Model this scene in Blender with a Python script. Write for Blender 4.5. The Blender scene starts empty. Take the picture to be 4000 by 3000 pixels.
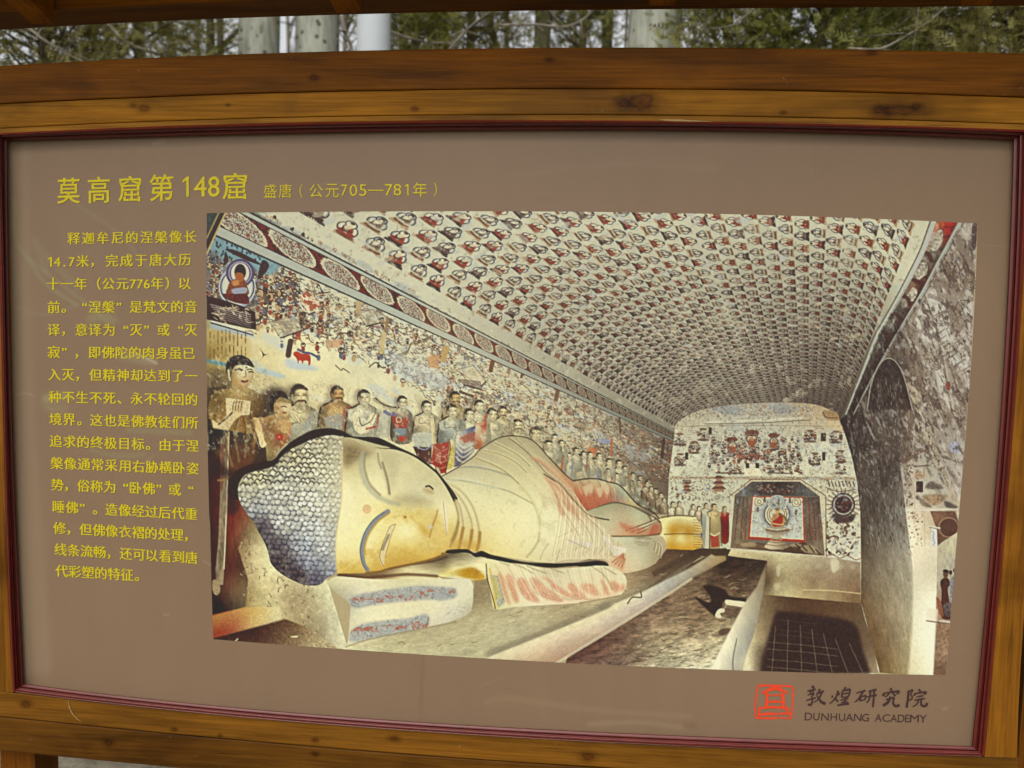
import bpy, bmesh, math, random
import numpy as np
from mathutils import Vector, Matrix

# ---------------------------------------------------------------- camera, sky, sun, exposure
scene = bpy.context.scene
CAM = np.array([0.0, -2.0, 1.55])
PITCH, YAW, ROLL, FPX = math.radians(-4.84), math.radians(4.95), math.radians(-1.15), 3300.0
def rot(p, y, r):
    cp, sp, cy, sy, cr, sr = math.cos(p), math.sin(p), math.cos(y), math.sin(y), math.cos(r), math.sin(r)
    Rx = np.array([[1, 0, 0], [0, cp, -sp], [0, sp, cp]])
    Rz = np.array([[cy, -sy, 0], [sy, cy, 0], [0, 0, 1]])
    Ry = np.array([[cr, 0, sr], [0, 1, 0], [-sr, 0, cr]])
    return Rz @ Rx @ Ry
ROT = rot(PITCH, YAW, ROLL)
camd = bpy.data.cameras.new('camera'); cam = bpy.data.objects.new('camera', camd); scene.collection.objects.link(cam)
camd.sensor_width = 36.0; camd.lens = 36.0*FPX/4000.0; camd.clip_start = .05; camd.clip_end = 8000
camd.dof.use_dof = True; camd.dof.focus_distance = 2.02; camd.dof.aperture_fstop = 3.0
M = np.eye(4); M[:3, 0] = ROT[:, 0]; M[:3, 1] = ROT[:, 2]; M[:3, 2] = -ROT[:, 1]; M[:3, 3] = CAM
cam.matrix_world = Matrix(M.tolist())
scene.camera = cam
SUN_EL, SUN_AZ = math.radians(42), math.radians(190)      # azimuth from +Y, clockwise: high, behind the viewer
world = bpy.data.worlds.new('World'); scene.world = world; world.use_nodes = True
nt = world.node_tree; bg = nt.nodes['Background']
sky = nt.nodes.new('ShaderNodeTexSky'); sky.sky_type = 'NISHITA'; sky.sun_disc = False
sky.sun_elevation = SUN_EL; sky.sun_rotation = SUN_AZ; sky.dust_density = 6; sky.ozone_density = .4; sky.air_density = 1.2
hs = nt.nodes.new('ShaderNodeHueSaturation'); hs.inputs['Saturation'].default_value = .12   # an overcast sky is nearly grey
nt.links.new(sky.outputs[0], hs.inputs['Color']); nt.links.new(hs.outputs[0], bg.inputs['Color'])
bg.inputs['Strength'].default_value = .15
sund = bpy.data.lights.new('sun', 'SUN'); sun = bpy.data.objects.new('sun', sund); scene.collection.objects.link(sun)
sund.energy = .6; sund.angle = math.radians(40); sund.color = (1, .96, .88)
sd = Vector((math.sin(SUN_AZ)*math.cos(SUN_EL), math.cos(SUN_AZ)*math.cos(SUN_EL), math.sin(SUN_EL)))
sun.rotation_euler = sd.to_track_quat('Z', 'Y').to_euler()
vs = scene.view_settings; vs.view_transform = 'Standard'; vs.look = 'None'; vs.exposure = .50; vs.gamma = 1.0
scene.cycles.max_bounces = 6; scene.cycles.transparent_max_bounces = 8

# what a white sheet on the board receives; display colour -> surface colour goes through this
LIT = np.array([1.53, 1.52, 1.60])

# ---------------------------------------------------------------- helpers
def at(px, py, y=0.0):
    """point of the plane Y = y seen at photo position (px, py); arrays welcome"""
    px, py = np.asarray(px, float), np.asarray(py, float)
    d = np.stack([(px-2000)/FPX, np.ones_like(px), -(py-1500)/FPX], -1) @ ROT.T
    t = (y-CAM[1])/d[..., 1]
    return CAM+d*t[..., None]
def lin(c):
    c = np.asarray(c, float)/255
    return np.where(c <= .04045, c/12.92, ((c+.055)/1.055)**2.4)
def alb(c): return tuple(np.clip(lin(c)/LIT, .002, .92))
def link(name, me, mat, parent=None):
    o = bpy.data.objects.new(name, me); scene.collection.objects.link(o)
    if mat: me.materials.append(mat)
    if parent: o.parent = parent
    return o
def mesh(name, v, f, mat, parent=None, smooth_=False):
    me = bpy.data.meshes.new(name); me.from_pydata([tuple(map(float, p)) for p in v], [], [tuple(map(int, x)) for x in f]); me.update()
    if smooth_: me.polygons.foreach_set('use_smooth', [True]*len(me.polygons))
    o = link(name, me, mat, parent)
    return o
def empty(name, label, cat, loc=(0, 0, 0), group=None):
    o = bpy.data.objects.new(name, None); scene.collection.objects.link(o); o.location = loc
    tag(o, label, cat, group); return o
def tag(o, label, cat, group=None):
    o['label'] = label; o['category'] = cat
    if group: o['group'] = group
def curve(pts, n):
    """n points along a smooth line through pts (picture positions), even in x or y"""
    p = np.array(pts, float); k = np.concatenate([[0], np.cumsum(np.hypot(*np.diff(p, axis=0).T))])
    deg = min(3, len(p)-1)
    t = np.linspace(0, k[-1], n)
    cx, cy = np.polyfit(k/k[-1], p[:, 0], deg), np.polyfit(k/k[-1], p[:, 1], deg)
    return np.stack([np.polyval(cx, t/k[-1]), np.polyval(cy, t/k[-1])], -1)
def bevel_slab(name, A, B, yf, yb, mat, parent, n=36, b=.004):
    """board between two picture lines, front at Y = yf, back at yb, arrises rounded by b"""
    a, c = curve(A, n), curve(B, n)
    a, c = at(a[:, 0], a[:, 1], yf), at(c[:, 0], c[:, 1], yf)
    w = (c-a); w /= np.linalg.norm(w, axis=1)[:, None]
    e = np.array([0, 1, 0])
    rows = [a+e*(yb-yf), a+e*b, a+e*b*.3+w*b*.3, a+w*b, c-w*b, c+e*b*.3-w*b*.3, c+e*b, c+e*(yb-yf)]
    v = np.concatenate(rows); f = []
    m = len(rows)
    for r in range(m):
        for i in range(n-1): f.append((r*n+i, r*n+i+1, ((r+1) % m)*n+i+1, ((r+1) % m)*n+i))
    f.append([r*n for r in range(m)][::-1]); f.append([r*n+n-1 for r in range(m)])
    o = mesh(name, v, f, mat, parent)
    bm = bmesh.new(); bm.from_mesh(o.data); bmesh.ops.recalc_face_normals(bm, faces=bm.faces); bm.to_mesh(o.data); bm.free()
    return o
def box(name, lo, hi, mat, parent=None):
    x0, y0, z0 = lo; x1, y1, z1 = hi
    v = [(x0,y0,z0),(x1,y0,z0),(x1,y1,z0),(x0,y1,z0),(x0,y0,z1),(x1,y0,z1),(x1,y1,z1),(x0,y1,z1)]
    f = [(0,3,2,1),(4,5,6,7),(0,1,5,4),(1,2,6,5),(2,3,7,6),(3,0,4,7)]
    return mesh(name, v, f, mat, parent)

# ---------------------------------------------------------------- materials
def newmat(name, rough=.6, spec=.3):
    m = bpy.data.materials.new(name); m.use_nodes = True
    b = m.node_tree.nodes['Principled BSDF']; b.inputs['Roughness'].default_value = rough; b.inputs['Specular IOR Level'].default_value = spec
    return m, m.node_tree, b
def N(nt, t, **kw):
    n = nt.nodes.new(t)
    for k, v in kw.items():
        if k in n.inputs: n.inputs[k].default_value = v
        else: setattr(n, k, v)
    return n
def ramp(nt, fac, stops):
    r = nt.nodes.new('ShaderNodeValToRGB'); e = r.color_ramp.elements
    while len(e) < len(stops): e.new(.5)
    for x, (p, c) in zip(e, stops): x.position = p; x.color = (*c, 1) if len(c) == 3 else c
    nt.links.new(fac, r.inputs[0]); return r
def mix(nt, fac, a, b, mode='MIX'):
    m = nt.nodes.new('ShaderNodeMix'); m.data_type = 'RGBA'; m.blend_type = mode
    for i, x in ((0, fac), (6, a), (7, b)):
        if hasattr(x, 'default_value'): nt.links.new(x, m.inputs[i])
        elif i == 0: m.inputs[0].default_value = x
        else: m.inputs[i].default_value = (*x, 1)
    return m.outputs[2]
def wood(name, dark, mid, light, axis='X', knots=(), seed=0., rough=.5, loop=None):
    """varnished softwood: grain stretched along axis; knots: world (x, z, r) spots in the board"""
    m, nt, b = newmat(name, rough, .06)
    geo = N(nt, 'ShaderNodeNewGeometry')
    def noise(sc, scale, detail, dist=0., off=0.):
        mp = N(nt, 'ShaderNodeMapping'); mp.inputs['Scale'].default_value = sc; mp.inputs['Location'].default_value = (seed+off, seed*1.7+off, seed*.6)
        nt.links.new(geo.outputs['Position'], mp.inputs['Vector'])
        n = N(nt, 'ShaderNodeTexNoise', Scale=scale, Detail=detail, Roughness=.6, Distortion=dist); nt.links.new(mp.outputs[0], n.inputs['Vector'])
        return n.outputs[0]
    s1 = {'X': (.9, 9, 9), 'Z': (9, 9, .9), 'Y': (9, .9, 9)}[axis]; s2 = {'X': (2, 70, 70), 'Z': (70, 70, 2), 'Y': (70, 2, 70)}[axis]
    big = noise(s1, 1.6, 5, 1.2); fine = noise(s2, 2.2, 4, .3, 3.); blot = noise((1.6, 3, 3), 1.5, 3, .4, 9.)
    col = ramp(nt, big, [(.25, dark), (.48, mid), (.75, light)]).outputs[0]
    f2 = ramp(nt, fine, [(.36, (.62, .58, .5)), (.62, (1.08, 1.06, 1.02))]).outputs[0]
    col = mix(nt, .75, col, f2, 'MULTIPLY')
    b2 = ramp(nt, blot, [(.34, (.48, .44, .40)), (.5, (1, 1, 1)), (.72, (1.22, 1.16, 1.0))]).outputs[0]
    col = mix(nt, .75, col, b2, 'MULTIPLY')
    hair = noise({'X': (3, 150, 150), 'Z': (150, 150, 3), 'Y': (150, 3, 150)}[axis], 2.0, 3, .6, 5.)
    col = mix(nt, .6, col, ramp(nt, hair, [(.30, (.35, .32, .28)), (.40, (1, 1, 1)), (.66, (1, 1, 1)), (.78, (1.25, 1.2, 1.1))]).outputs[0], 'MULTIPLY')
    dust = noise((14, 14, 14), 3.0, 6, 1.5, 2.); spots = noise((60, 60, 60), 1.5, 3, .2, 7.)
    col = mix(nt, ramp(nt, spots, [(.70, (0, 0, 0)), (.76, (.5, .5, .5))]).outputs[0], col, (.10, .075, .04))
    col = mix(nt, ramp(nt, dust, [(.69, (0, 0, 0)), (.78, (.30, .30, .30))]).outputs[0], col, (.34, .30, .24))
    dn = N(nt, 'ShaderNodeTexNoise', Scale=42., Detail=3., Roughness=.6)
    nt.links.new(geo.outputs['Position'], dn.inputs['Vector'])
    for kk in knots:
        x, z, r = kk[:3]
        sub = N(nt, 'ShaderNodeVectorMath', operation='SUBTRACT'); sub.inputs[1].default_value = (x, 0, z); nt.links.new(geo.outputs['Position'], sub.inputs[0])
        mul = N(nt, 'ShaderNodeVectorMath', operation='MULTIPLY'); mul.inputs[1].default_value = kk[3] if len(kk) > 3 else (.62, 0, 1.0); nt.links.new(sub.outputs[0], mul.inputs[0])
        ln = N(nt, 'ShaderNodeVectorMath', operation='LENGTH'); nt.links.new(mul.outputs[0], ln.inputs[0])
        ad = N(nt, 'ShaderNodeMath', operation='MULTIPLY_ADD'); ad.inputs[1].default_value = r*.9; nt.links.new(dn.outputs[0], ad.inputs[0]); nt.links.new(ln.outputs['Value'], ad.inputs[2])
        dv = N(nt, 'ShaderNodeMath', operation='DIVIDE'); dv.inputs[1].default_value = r*2.0; nt.links.new(ad.outputs[0], dv.inputs[0])
        k = ramp(nt, dv.outputs[0], [(.18, (.30, .26, .24)), (.36, (.55, .42, .30)), (.46, (.26, .22, .2)), (.54, (.6, .56, .5)), (.9, (1, 1, 1))]).outputs[0]
        col = mix(nt, .9, col, k, 'MULTIPLY')
    nt.links.new(col, b.inputs['Base Color'])
    bp = N(nt, 'ShaderNodeBump', Strength=.25, Distance=.002); nt.links.new(fine, bp.inputs['Height']); nt.links.new(bp.outputs[0], b.inputs['Normal'])
    rr = N(nt, 'ShaderNodeMapRange'); rr.inputs['To Min'].default_value = rough-.12; rr.inputs['To Max'].default_value = rough+.2; nt.links.new(blot, rr.inputs[0]); nt.links.new(rr.outputs[0], b.inputs['Roughness'])
    return m
def kn(px, py, r, y=-.03): p = at(px, py, y); return (p[0], p[2], r)
def sc_(c, k): return tuple(x*k for x in c)
WL = alb((140, 94, 22)); WD = alb((114, 68, 10))
def tone(base, k=1.): return [sc_(base, .55*k), sc_(base, 1.0*k), sc_(base, 1.4*k)]
MAT_TOP = wood('stained_beam_wood', *tone(WD), 'X', (kn(1230,305,.010,-.02), kn(2145,235,.008,-.02), kn(3405,205,.009,-.02)), 1.3)
MAT_RAIL = wood('golden_rail_wood', *tone(WL), 'X', (kn(520,412,.008), kn(560,425,.012), kn(2500,398,.030), kn(2440,405,.016), kn(3440,432,.016), kn(3580,415,.010), (*kn(3515,430,.020), (.30, 0, 1.25)), kn(3060,440,.006), kn(890,410,.005), kn(1620,425,.007)), 4.1)
MAT_LIP = wood('golden_lip_wood', *tone(alb((138, 94, 30))), 'X', (), 7.7)
MAT_BOT = wood('golden_bottom_wood', *tone(alb((112, 73, 20))), 'X', (kn(680,2850,.007), kn(860,2873,.005), kn(1230,2890,.008), kn(1540,2885,.011), kn(2300,2955,.014), kn(100,2750,.012)), 2.9)
MAT_LOW = wood('stained_lower_wood', *tone(alb((92, 58, 14))), 'X', (kn(420,2905,.012), kn(1230,2950,.008)), 5.5)
MAT_STILE = wood('golden_stile_wood', *tone(alb((122, 78, 20))), 'Z', (), 8.2)
MAT_ROOF = wood('roof_timber', sc_(WD, .7), sc_(WD, 1.2), sc_(WD, 1.6), 'X', (), 9.4, .6)
MAT_RAFTER = wood('rafter_timber', sc_(WD, 1.0), sc_(WD, 1.8), sc_(WD, 2.4), 'Y', (), 3.3, .6)
def maroon():
    m, nt, b = newmat('maroon_moulding', .42, .4)
    geo = N(nt, 'ShaderNodeNewGeometry'); n = N(nt, 'ShaderNodeTexNoise', Scale=26., Detail=6., Roughness=.7); nt.links.new(geo.outputs['Position'], n.inputs['Vector'])
    c = ramp(nt, n.outputs[0], [(.3, alb((86, 18, 10))), (.55, alb((104, 25, 15))), (.74, alb((110, 32, 22))), (.80, alb((140, 90, 66)))]).outputs[0]
    nt.links.new(c, b.inputs['Base Color']); return m
MAT_MAR = maroon()
def flat(name, c, rough=.5, spec=.15):
    m, nt, b = newmat(name, rough, spec); b.inputs['Base Color'].default_value = (*alb(c), 1)
    geo = N(nt, 'ShaderNodeNewGeometry'); n = N(nt, 'ShaderNodeTexNoise', Scale=160., Detail=3.); nt.links.new(geo.outputs['Position'], n.inputs['Vector'])
    a = alb(c); r = ramp(nt, n.outputs[0], [(.3, sc_(a, .9)), (.7, sc_(a, 1.08))]); nt.links.new(r.outputs[0], b.inputs['Base Color']); return m
def printed(name, rough=.42):
    m, nt, b = newmat(name, rough, .18); a = N(nt, 'ShaderNodeVertexColor'); a.layer_name = 'ink'; nt.links.new(a.outputs[0], b.inputs['Base Color']); return m

# ---------------------------------------------------------------- ground
def ground():
    m, nt, b = newmat('gravel_ground', .9, .1)
    geo = N(nt, 'ShaderNodeNewGeometry'); n = N(nt, 'ShaderNodeTexNoise', Scale=9., Detail=9., Roughness=.75); nt.links.new(geo.outputs['Position'], n.inputs['Vector'])
    v = N(nt, 'ShaderNodeTexVoronoi', Scale=90.); nt.links.new(geo.outputs['Position'], v.inputs['Vector'])
    c = ramp(nt, n.outputs[0], [(.3, (.10, .085, .06)), (.55, (.24, .21, .155)), (.75, (.36, .33, .25))]).outputs[0]
    c = mix(nt, .5, c, ramp(nt, v.outputs['Distance'], [(.1, (.6, .6, .6)), (.5, (1.1, 1.1, 1.1))]).outputs[0], 'MULTIPLY')
    nt.links.new(c, b.inputs['Base Color']); bp = N(nt, 'ShaderNodeBump', Strength=.6, Distance=.02); nt.links.new(n.outputs[0], bp.inputs['Height']); nt.links.new(bp.outputs[0], b.inputs['Normal'])
    g = mesh('ground', [(-3000,-3000,0),(3000,-3000,0),(3000,3000,0),(-3000,3000,0)], [(0,1,2,3)], m); g['kind'] = 'structure'
ground()

# ---------------------------------------------------------------- the notice board: frame, posts, roof
board = empty('notice_board', 'roofed wooden notice board with maroon moulding around a brown printed panel', 'notice board', (0, 0, 0))
Y_W = -.030
beam_top = [(-120,262),(0,254),(538,231),(949,212),(1400,195),(1768,185),(2123,181),(2700,186),(3360,196),(4000,206),(4120,209)]
seam_top = [(-120,411),(0,404),(342,390),(886,372),(1400,354),(1794,345),(2249,342),(2700,347),(3233,362),(4000,380),(4120,383)]
lip_top = [(-120,508),(32,497),(506,479),(949,464),(1400,451),(1933,445),(2700,450),(3360,467),(4000,484),(4120,488)]
m_top_o = [(-60,525),(0,521),(380,506),(760,492),(1400,476),(1806,469),(2313,469),(2700,476),(3106,485),(3549,496),(4000,507),(4040,508)]
m_top_i = [(28,550),(570,537),(1400,519),(1933,508),(2400,505),(2700,507),(3106,522),(3549,533),(3957,545)]
m_bot_i = [(92,2673),(266,2693),(664,2733),(1013,2770),(1400,2804),(1680,2828),(2186,2855),(2600,2868),(3170,2889),(3549,2906),(3796,2917)]
m_bot_o = [(49,2706),(380,2737),(760,2775),(1400,2838),(1680,2864),(1996,2885),(2313,2898),(2700,2909),(3043,2926),(3486,2945),(3848,2957)]
seam_bot = [(-120,2788),(0,2799),(316,2828),(665,2863),(1139,2908),(1400,2933),(1743,2961),(2249,2993),(3000,3030),(4000,3070),(4100,3074)]
low_bot = [(-120,2925),(0,2936),(253,2955),(570,2988),(1000,3030),(1400,3066),(2249,3128),(3000,3168),(4000,3205),(4100,3210)]
m_left_o = [(-14,521),(0,1000),(8,1340),(18,1900),(32,2300),(49,2706)]
m_left_i = [(28,550),(34,1000),(38,1340),(56,1900),(76,2300),(92,2673)]
m_right_o = [(4014,507),(3996,1000),(3966,1605),(3936,1980),(3888,2434),(3848,2957)]
m_right_i = [(3957,545),(3941,1000),(3911,1605),(3881,1980),(3843,2434),(3796,2917)]
bevel_slab('top_beam', beam_top, seam_top, -.022, .055, MAT_TOP, board, 60)
bevel_slab('top_rail', [(x, y+1.5) for x, y in seam_top], lip_top, Y_W, .05, MAT_RAIL, board, 60, .003)
bevel_slab('rail_lip', [(x, y+1.5) for x, y in lip_top], m_top_o, Y_W-.003, .05, MAT_LIP, board, 60, .002)
bevel_slab('bottom_rail', m_bot_o_ext := [(-120,2692)]+[(x, y) for x, y in m_bot_o]+[(3978,2962)], seam_bot[:-2]+[(3976,3068)], Y_W, .05, MAT_BOT, board, 60, .003)
bevel_slab('lower_beam', [(x, y+1.5) for x, y in seam_bot[:-2]+[(3976,3068)]], low_bot[:-2]+[(3978,3205)], -.024, .055, MAT_LOW, board, 60)
bevel_slab('left_stile', [(-110,512),(-104,1000),(-98,1340),(-90,1900),(-80,2300),(-68,2690)], m_left_o, Y_W-.004, .05, MAT_STILE, board, 30, .003)
bevel_slab('right_stile', m_right_o, [(4140,500),(4122,1000),(4090,1605),(4036,1980),(4000,2434),(3976,2960)], Y_W-.004, .05, MAT_STILE, board, 30, .003)
PROF = [(0, -.030), (.05, -.040), (.16, -.043), (.26, -.039), (.30, -.031), (.50, -.030), (.56, -.022), (.60, -.026), (.66, -.022), (.70, -.016), (.92, -.014), (.95, -.006), (1, .001)]
def moulding(o, i, n=60):
    a, b = curve(o, n), curve(i, n); v, f = [], []
    for t, y in PROF:
        p = a+(b-a)*t; v.append(at(p[:, 0], p[:, 1], y))
    for r in range(len(PROF)-1):
        for k in range(n-1): f.append((r*n+k, r*n+k+1, (r+1)*n+k+1, (r+1)*n+k))
    ob = mesh('moulding', np.concatenate(v), f, MAT_MAR, board)
    s = ob.modifiers.new('thick', 'SOLIDIFY'); s.thickness = .006; s.offset = -1
    bm = bmesh.new(); bm.from_mesh(ob.data); bmesh.ops.recalc_face_normals(bm, faces=bm.faces)
    if sum((fc.normal.y*fc.calc_area() for fc in bm.faces)) > 0: bmesh.ops.reverse_faces(bm, faces=bm.faces)
    bm.to_mesh(ob.data); bm.free(); return ob
moulding([(-14,521)]+m_top_o[2:-2]+[(4014,507)], m_top_i); moulding(m_bot_o, m_bot_i); moulding(m_left_o, m_left_i); moulding(m_right_o, m_right_i)
# posts: one leg under each end of the board, rising behind the frame to the roof
pl, pr = at(-60, 2960, 0)[0], at(78, 2960, 0)[0]
MAT_LEG = wood('post_wood', *tone(alb((96, 56, 10))), 'Z', (), 6.1)
ztop = at(200, 105, .12)[2]
box('leg', (pl, .058, 0), (pr, .158, at(0, 300, .06)[2]), MAT_LEG, board)
for x in (at(-420, 1500, .1)[0], at(3982, 2900, .07)[0]+.05): box('roof_post', (x-.05, .07, 0), (x+.05, .17, ztop), MAT_LEG, board)
# roof: eave beam behind the board, rafters running forward above the viewer, planks on them
eave = [(-300,131),(0,117),(278,102),(570,85),(886,71),(1400,56),(1756,40),(2186,32),(2700,30),(3300,31),(3802,30),(4000,22),(4300,10)]
bevel_slab('eave_beam', [(x, y-110) for x, y in eave], eave, .17, .06, MAT_ROOF, board, 60)
slope = -.24; r0 = at(190, 95, .06)
zr = at(2100, 32, .06)[2]
for px, py in ((178,98),(1366,56),(2585,28),(3800,28),(-900,150),(4900,0)):
    p = at(px, py, .06); w = .030; h = .09
    v = []
    for y in (.05, -.50):
        z = p[2]-.002+slope*(y-.06)
        v += [(p[0]-w, y, z), (p[0]+w, y, z), (p[0]+w, y, z+h), (p[0]-w, y, z+h)]
    mesh('rafter', v, [(0,1,2,3),(7,6,5,4),(0,4,5,1),(1,5,6,2),(2,6,7,3),(3,7,4,0)], MAT_RAFTER, board)
xa, xb = at(-1000, 100, .06)[0], at(5100, 0, .06)[0]
v, f = [], []
for k in range(6):                                         # roof boards
    y0, y1 = .165-k*.13, .165-(k+1)*.13+.004
    for y in (y0, y1):
        z = r0[2]+.082+slope*(y-.06); v += [(xa, y, z), (xb, y, z), (xb, y, z+.02), (xa, y, z+.02)]
    b = 8*k; f += [(b,b+1,b+5,b+4),(b+3,b+7,b+6,b+2),(b,b+3,b+2,b+1),(b+4,b+5,b+6,b+7),(b,b+4,b+7,b+3),(b+1,b+2,b+6,b+5)]
mesh('roof', v, f, MAT_ROOF, board)
# ---------------------------------------------------------------- painter for the flat printed picture
PX0, PY0, PX1, PY1, PS = 790.0, 812.0, 3836.0, 2654.0, 0.5
CW, CH = int((PX1-PX0)*PS), int((PY1-PY0)*PS)
cv = np.zeros((CH, CW, 3), np.float32) + np.array((170, 156, 118), np.float32)
prng = np.random.RandomState(7)
TILES = dict(A=(780,800,2.212), B=(1700,800,2.212), C=(2600,800,1.7015), D=(780,1350,2.212), E=(1700,1400,2.212),
             F=(2500,1500,1.58), G=(780,1950,2.212), H=(1700,1950,2.212), I=(2650,1900,1.8433))

def q(t, *v):
    """points given on a working sheet t -> picture coordinates, shape (n, 2)"""
    ox, oy, s = TILES[t]
    a = np.array(v, float).reshape(-1, 2)
    return a/s + (ox, oy)

def cat(*a): return np.concatenate(a)

def smooth(p, n=6, closed=True):
    p = np.asarray(p, float); m = len(p); out = []
    t = np.linspace(0, 1, n, endpoint=False)[:, None]
    for i in range(m if closed else m-1):
        if closed: a, b, c, d = p[i-1], p[i], p[(i+1) % m], p[(i+2) % m]
        else: a, b, c, d = p[max(i-1, 0)], p[i], p[i+1], p[min(i+2, m-1)]
        out.append(.5*(2*b+(c-a)*t+(2*a-5*b+4*c-d)*t*t+(3*b-a-3*c+d)*t**3))
    if not closed: out.append(p[-1:])
    return np.concatenate(out)

def box1(a, r, ax):
    if r < 1: return a
    pad = [(0, 0)]*a.ndim; pad[ax] = (r+1, r)
    c = np.cumsum(np.pad(a, pad, mode='edge'), axis=ax, dtype=np.float64)
    n = a.shape[ax]
    hi = np.take(c, np.arange(2*r+1, 2*r+1+n), axis=ax); lo = np.take(c, np.arange(0, n), axis=ax)
    return ((hi-lo)/(2*r+1)).astype(np.float32)

def blur(a, r):
    r = int(round(r))
    for _ in range(2): a = box1(box1(a, r, 0), r, 1)
    return a

def mask(poly, feather=0):
    """-> (slice y, slice x, alpha) of a polygon in picture coordinates"""
    p = (np.asarray(poly, float)-(PX0, PY0))*PS
    m = int(feather*PS*2)+2
    x0, x1 = int(max(0, p[:, 0].min()-m)), int(min(CW, p[:, 0].max()+m+1))
    y0, y1 = int(max(0, p[:, 1].min()-m)), int(min(CH, p[:, 1].max()+m+1))
    if x1 <= x0 or y1 <= y0: return None
    ss = 3; W, H = (x1-x0)*ss, (y1-y0)*ss
    tg = np.zeros((H, W+1), np.int8)
    e = (p-(x0, y0))*ss
    for i in range(len(e)):
        (ax, ay), (bx, by) = e[i-1], e[i]
        if ay == by: continue
        if ay > by: ax, ay, bx, by = bx, by, ax, ay
        r0, r1 = max(0, int(math.ceil(ay-.5))), min(H, int(math.ceil(by-.5)))
        if r1 <= r0: continue
        r = np.arange(r0, r1)
        x = ax+(r+.5-ay)*(bx-ax)/(by-ay)
        tg[r, np.clip(np.ceil(x-.5), 0, W).astype(int)] ^= 1
    a = (np.cumsum(tg[:, :W], axis=1) & 1).astype(np.float32)
    a = a.reshape(y1-y0, ss, x1-x0, ss).mean((1, 3))
    if feather: a = blur(a, feather*PS/2)
    return slice(y0, y1), slice(x0, x1), a

def grid(sy, sx):
    yy, xx = np.mgrid[sy, sx]
    return (xx+.5)/PS+PX0, (yy+.5)/PS+PY0

TAB = prng.rand(256, 256).astype(np.float32)
def vn(x, y):
    xi, yi = np.floor(x).astype(int), np.floor(y).astype(int)
    fx, fy = x-xi, y-yi
    fx, fy = fx*fx*(3-2*fx), fy*fy*(3-2*fy)
    a, b = TAB[yi & 255, xi & 255], TAB[yi & 255, (xi+1) & 255]
    c, d = TAB[(yi+1) & 255, xi & 255], TAB[(yi+1) & 255, (xi+1) & 255]
    return (a*(1-fx)+b*fx)*(1-fy)+(c*(1-fx)+d*fx)*fy
def fbm(x, y, s, o=4, ang=0, st=1):
    c, n = math.cos(ang), math.sin(ang)
    u, v = (x*c+y*n)/(s*st), (-x*n+y*c)/s
    t, w, k = 0, 0, 1.
    for i in range(o):
        t = t+k*vn(u+17*i, v+31*i); w += k; k *= .55; u = u*2.03; v = v*2.03
    return t/w*2-1                                   # about -1 .. 1

def comp(sl, a, col):
    sy, sx = sl
    cv[sy, sx] += (np.asarray(col, np.float32)-cv[sy, sx])*a[..., None]

def fill(poly, col, al=1, feather=0, clip=None, tex=None):
    """tex: list of (amp, scale, angle, stretch)"""
    r = mask(poly, feather)
    if r is None: return
    sy, sx, a = r
    if clip is not None: a = a*clip[sy, sx]
    col = np.asarray(col, np.float32)
    if tex:
        X, Y = grid(sy, sx); f = 0
        for am, s, an, st in tex: f = f+am*fbm(X, Y, s, 4, an, st)
        col = col*(1+f)[..., None]
    comp((sy, sx), a*al, col)

def shade(poly, pts, p=2.4, al=1, feather=0, clip=None, tex=None):
    """fill with colours flowing smoothly (thin-plate spline) between control points [(xy, rgb), ...]"""
    r = mask(poly, feather)
    if r is None: return
    sy, sx, a = r
    if clip is not None: a = a*clip[sy, sx]
    P = np.array([np.ravel(k) for k, _ in pts], float); C = np.array([c for _, c in pts], float)
    o, sc = P.mean(0), max(1., np.abs(P-P.mean(0)).max()); Q = (P-o)/sc; n = len(Q)
    st = 2 if (sy.stop-sy.start)*(sx.stop-sx.start) > 20000 else 1
    yy, xx = np.mgrid[sy.start:sy.stop+st:st, sx.start:sx.stop+st:st]
    X, Y = ((xx+.5)/PS+PX0-o[0])/sc, ((yy+.5)/PS+PY0-o[1])/sc
    f = lambda d2: d2*np.log(d2+1e-9)
    if n >= 5:
        K = f(((Q[:, None]-Q[None])**2).sum(-1))+np.eye(n)*.02; L = np.c_[np.ones(n), Q]
        A = np.zeros((n+3, n+3)); A[:n, :n] = K; A[:n, n:] = L; A[n:, :n] = L.T
        w = np.linalg.lstsq(A, np.r_[C, np.zeros((3, 3))], rcond=None)[0]
        col = w[n]+X[..., None]*w[n+1]+Y[..., None]*w[n+2]
        for i in range(n): col = col+f((X-Q[i, 0])**2+(Y-Q[i, 1])**2)[..., None]*w[i]
        col = np.clip(col, C.min(0)-6, C.max(0)+6)
    else:
        num, den = 0, 0
        for i in range(n):
            w = 1/((X-Q[i, 0])**2+(Y-Q[i, 1])**2+.02); num = num+w[..., None]*C[i]; den = den+w
        col = num/den[..., None]
    if st > 1: col = np.repeat(np.repeat(col, st, 0), st, 1)
    col = box1(box1(col, st-1, 0), st-1, 1)[:a.shape[0], :a.shape[1]].astype(np.float32)
    if tex:
        X, Y = grid(sy, sx); k = 0
        for am, s, an, t in tex: k = k+am*fbm(X, Y, s, 4, an, t)
        col = col*(1+k)[..., None]
    comp((sy, sx), a*al, col)

def mottle(m, scale, thr, col, al, ang=0, st=1, soft=.12):
    """irregular worn patches inside mask m"""
    ys, xs = np.nonzero(m.max(1) > 0)[0], np.nonzero(m.max(0) > 0)[0]
    sl = slice(ys[0], ys[-1]+1), slice(xs[0], xs[-1]+1)
    X, Y = grid(*sl)
    t = np.clip((fbm(X, Y, scale, 4, ang, st)-thr)/soft, 0, 1)*m[sl]
    comp(sl, (t*al).astype(np.float32), col)

def fullmask(poly, feather=0):
    m = np.zeros((CH, CW), np.float32); r = mask(poly, feather)
    m[r[0], r[1]] = r[2]
    return m

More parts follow.
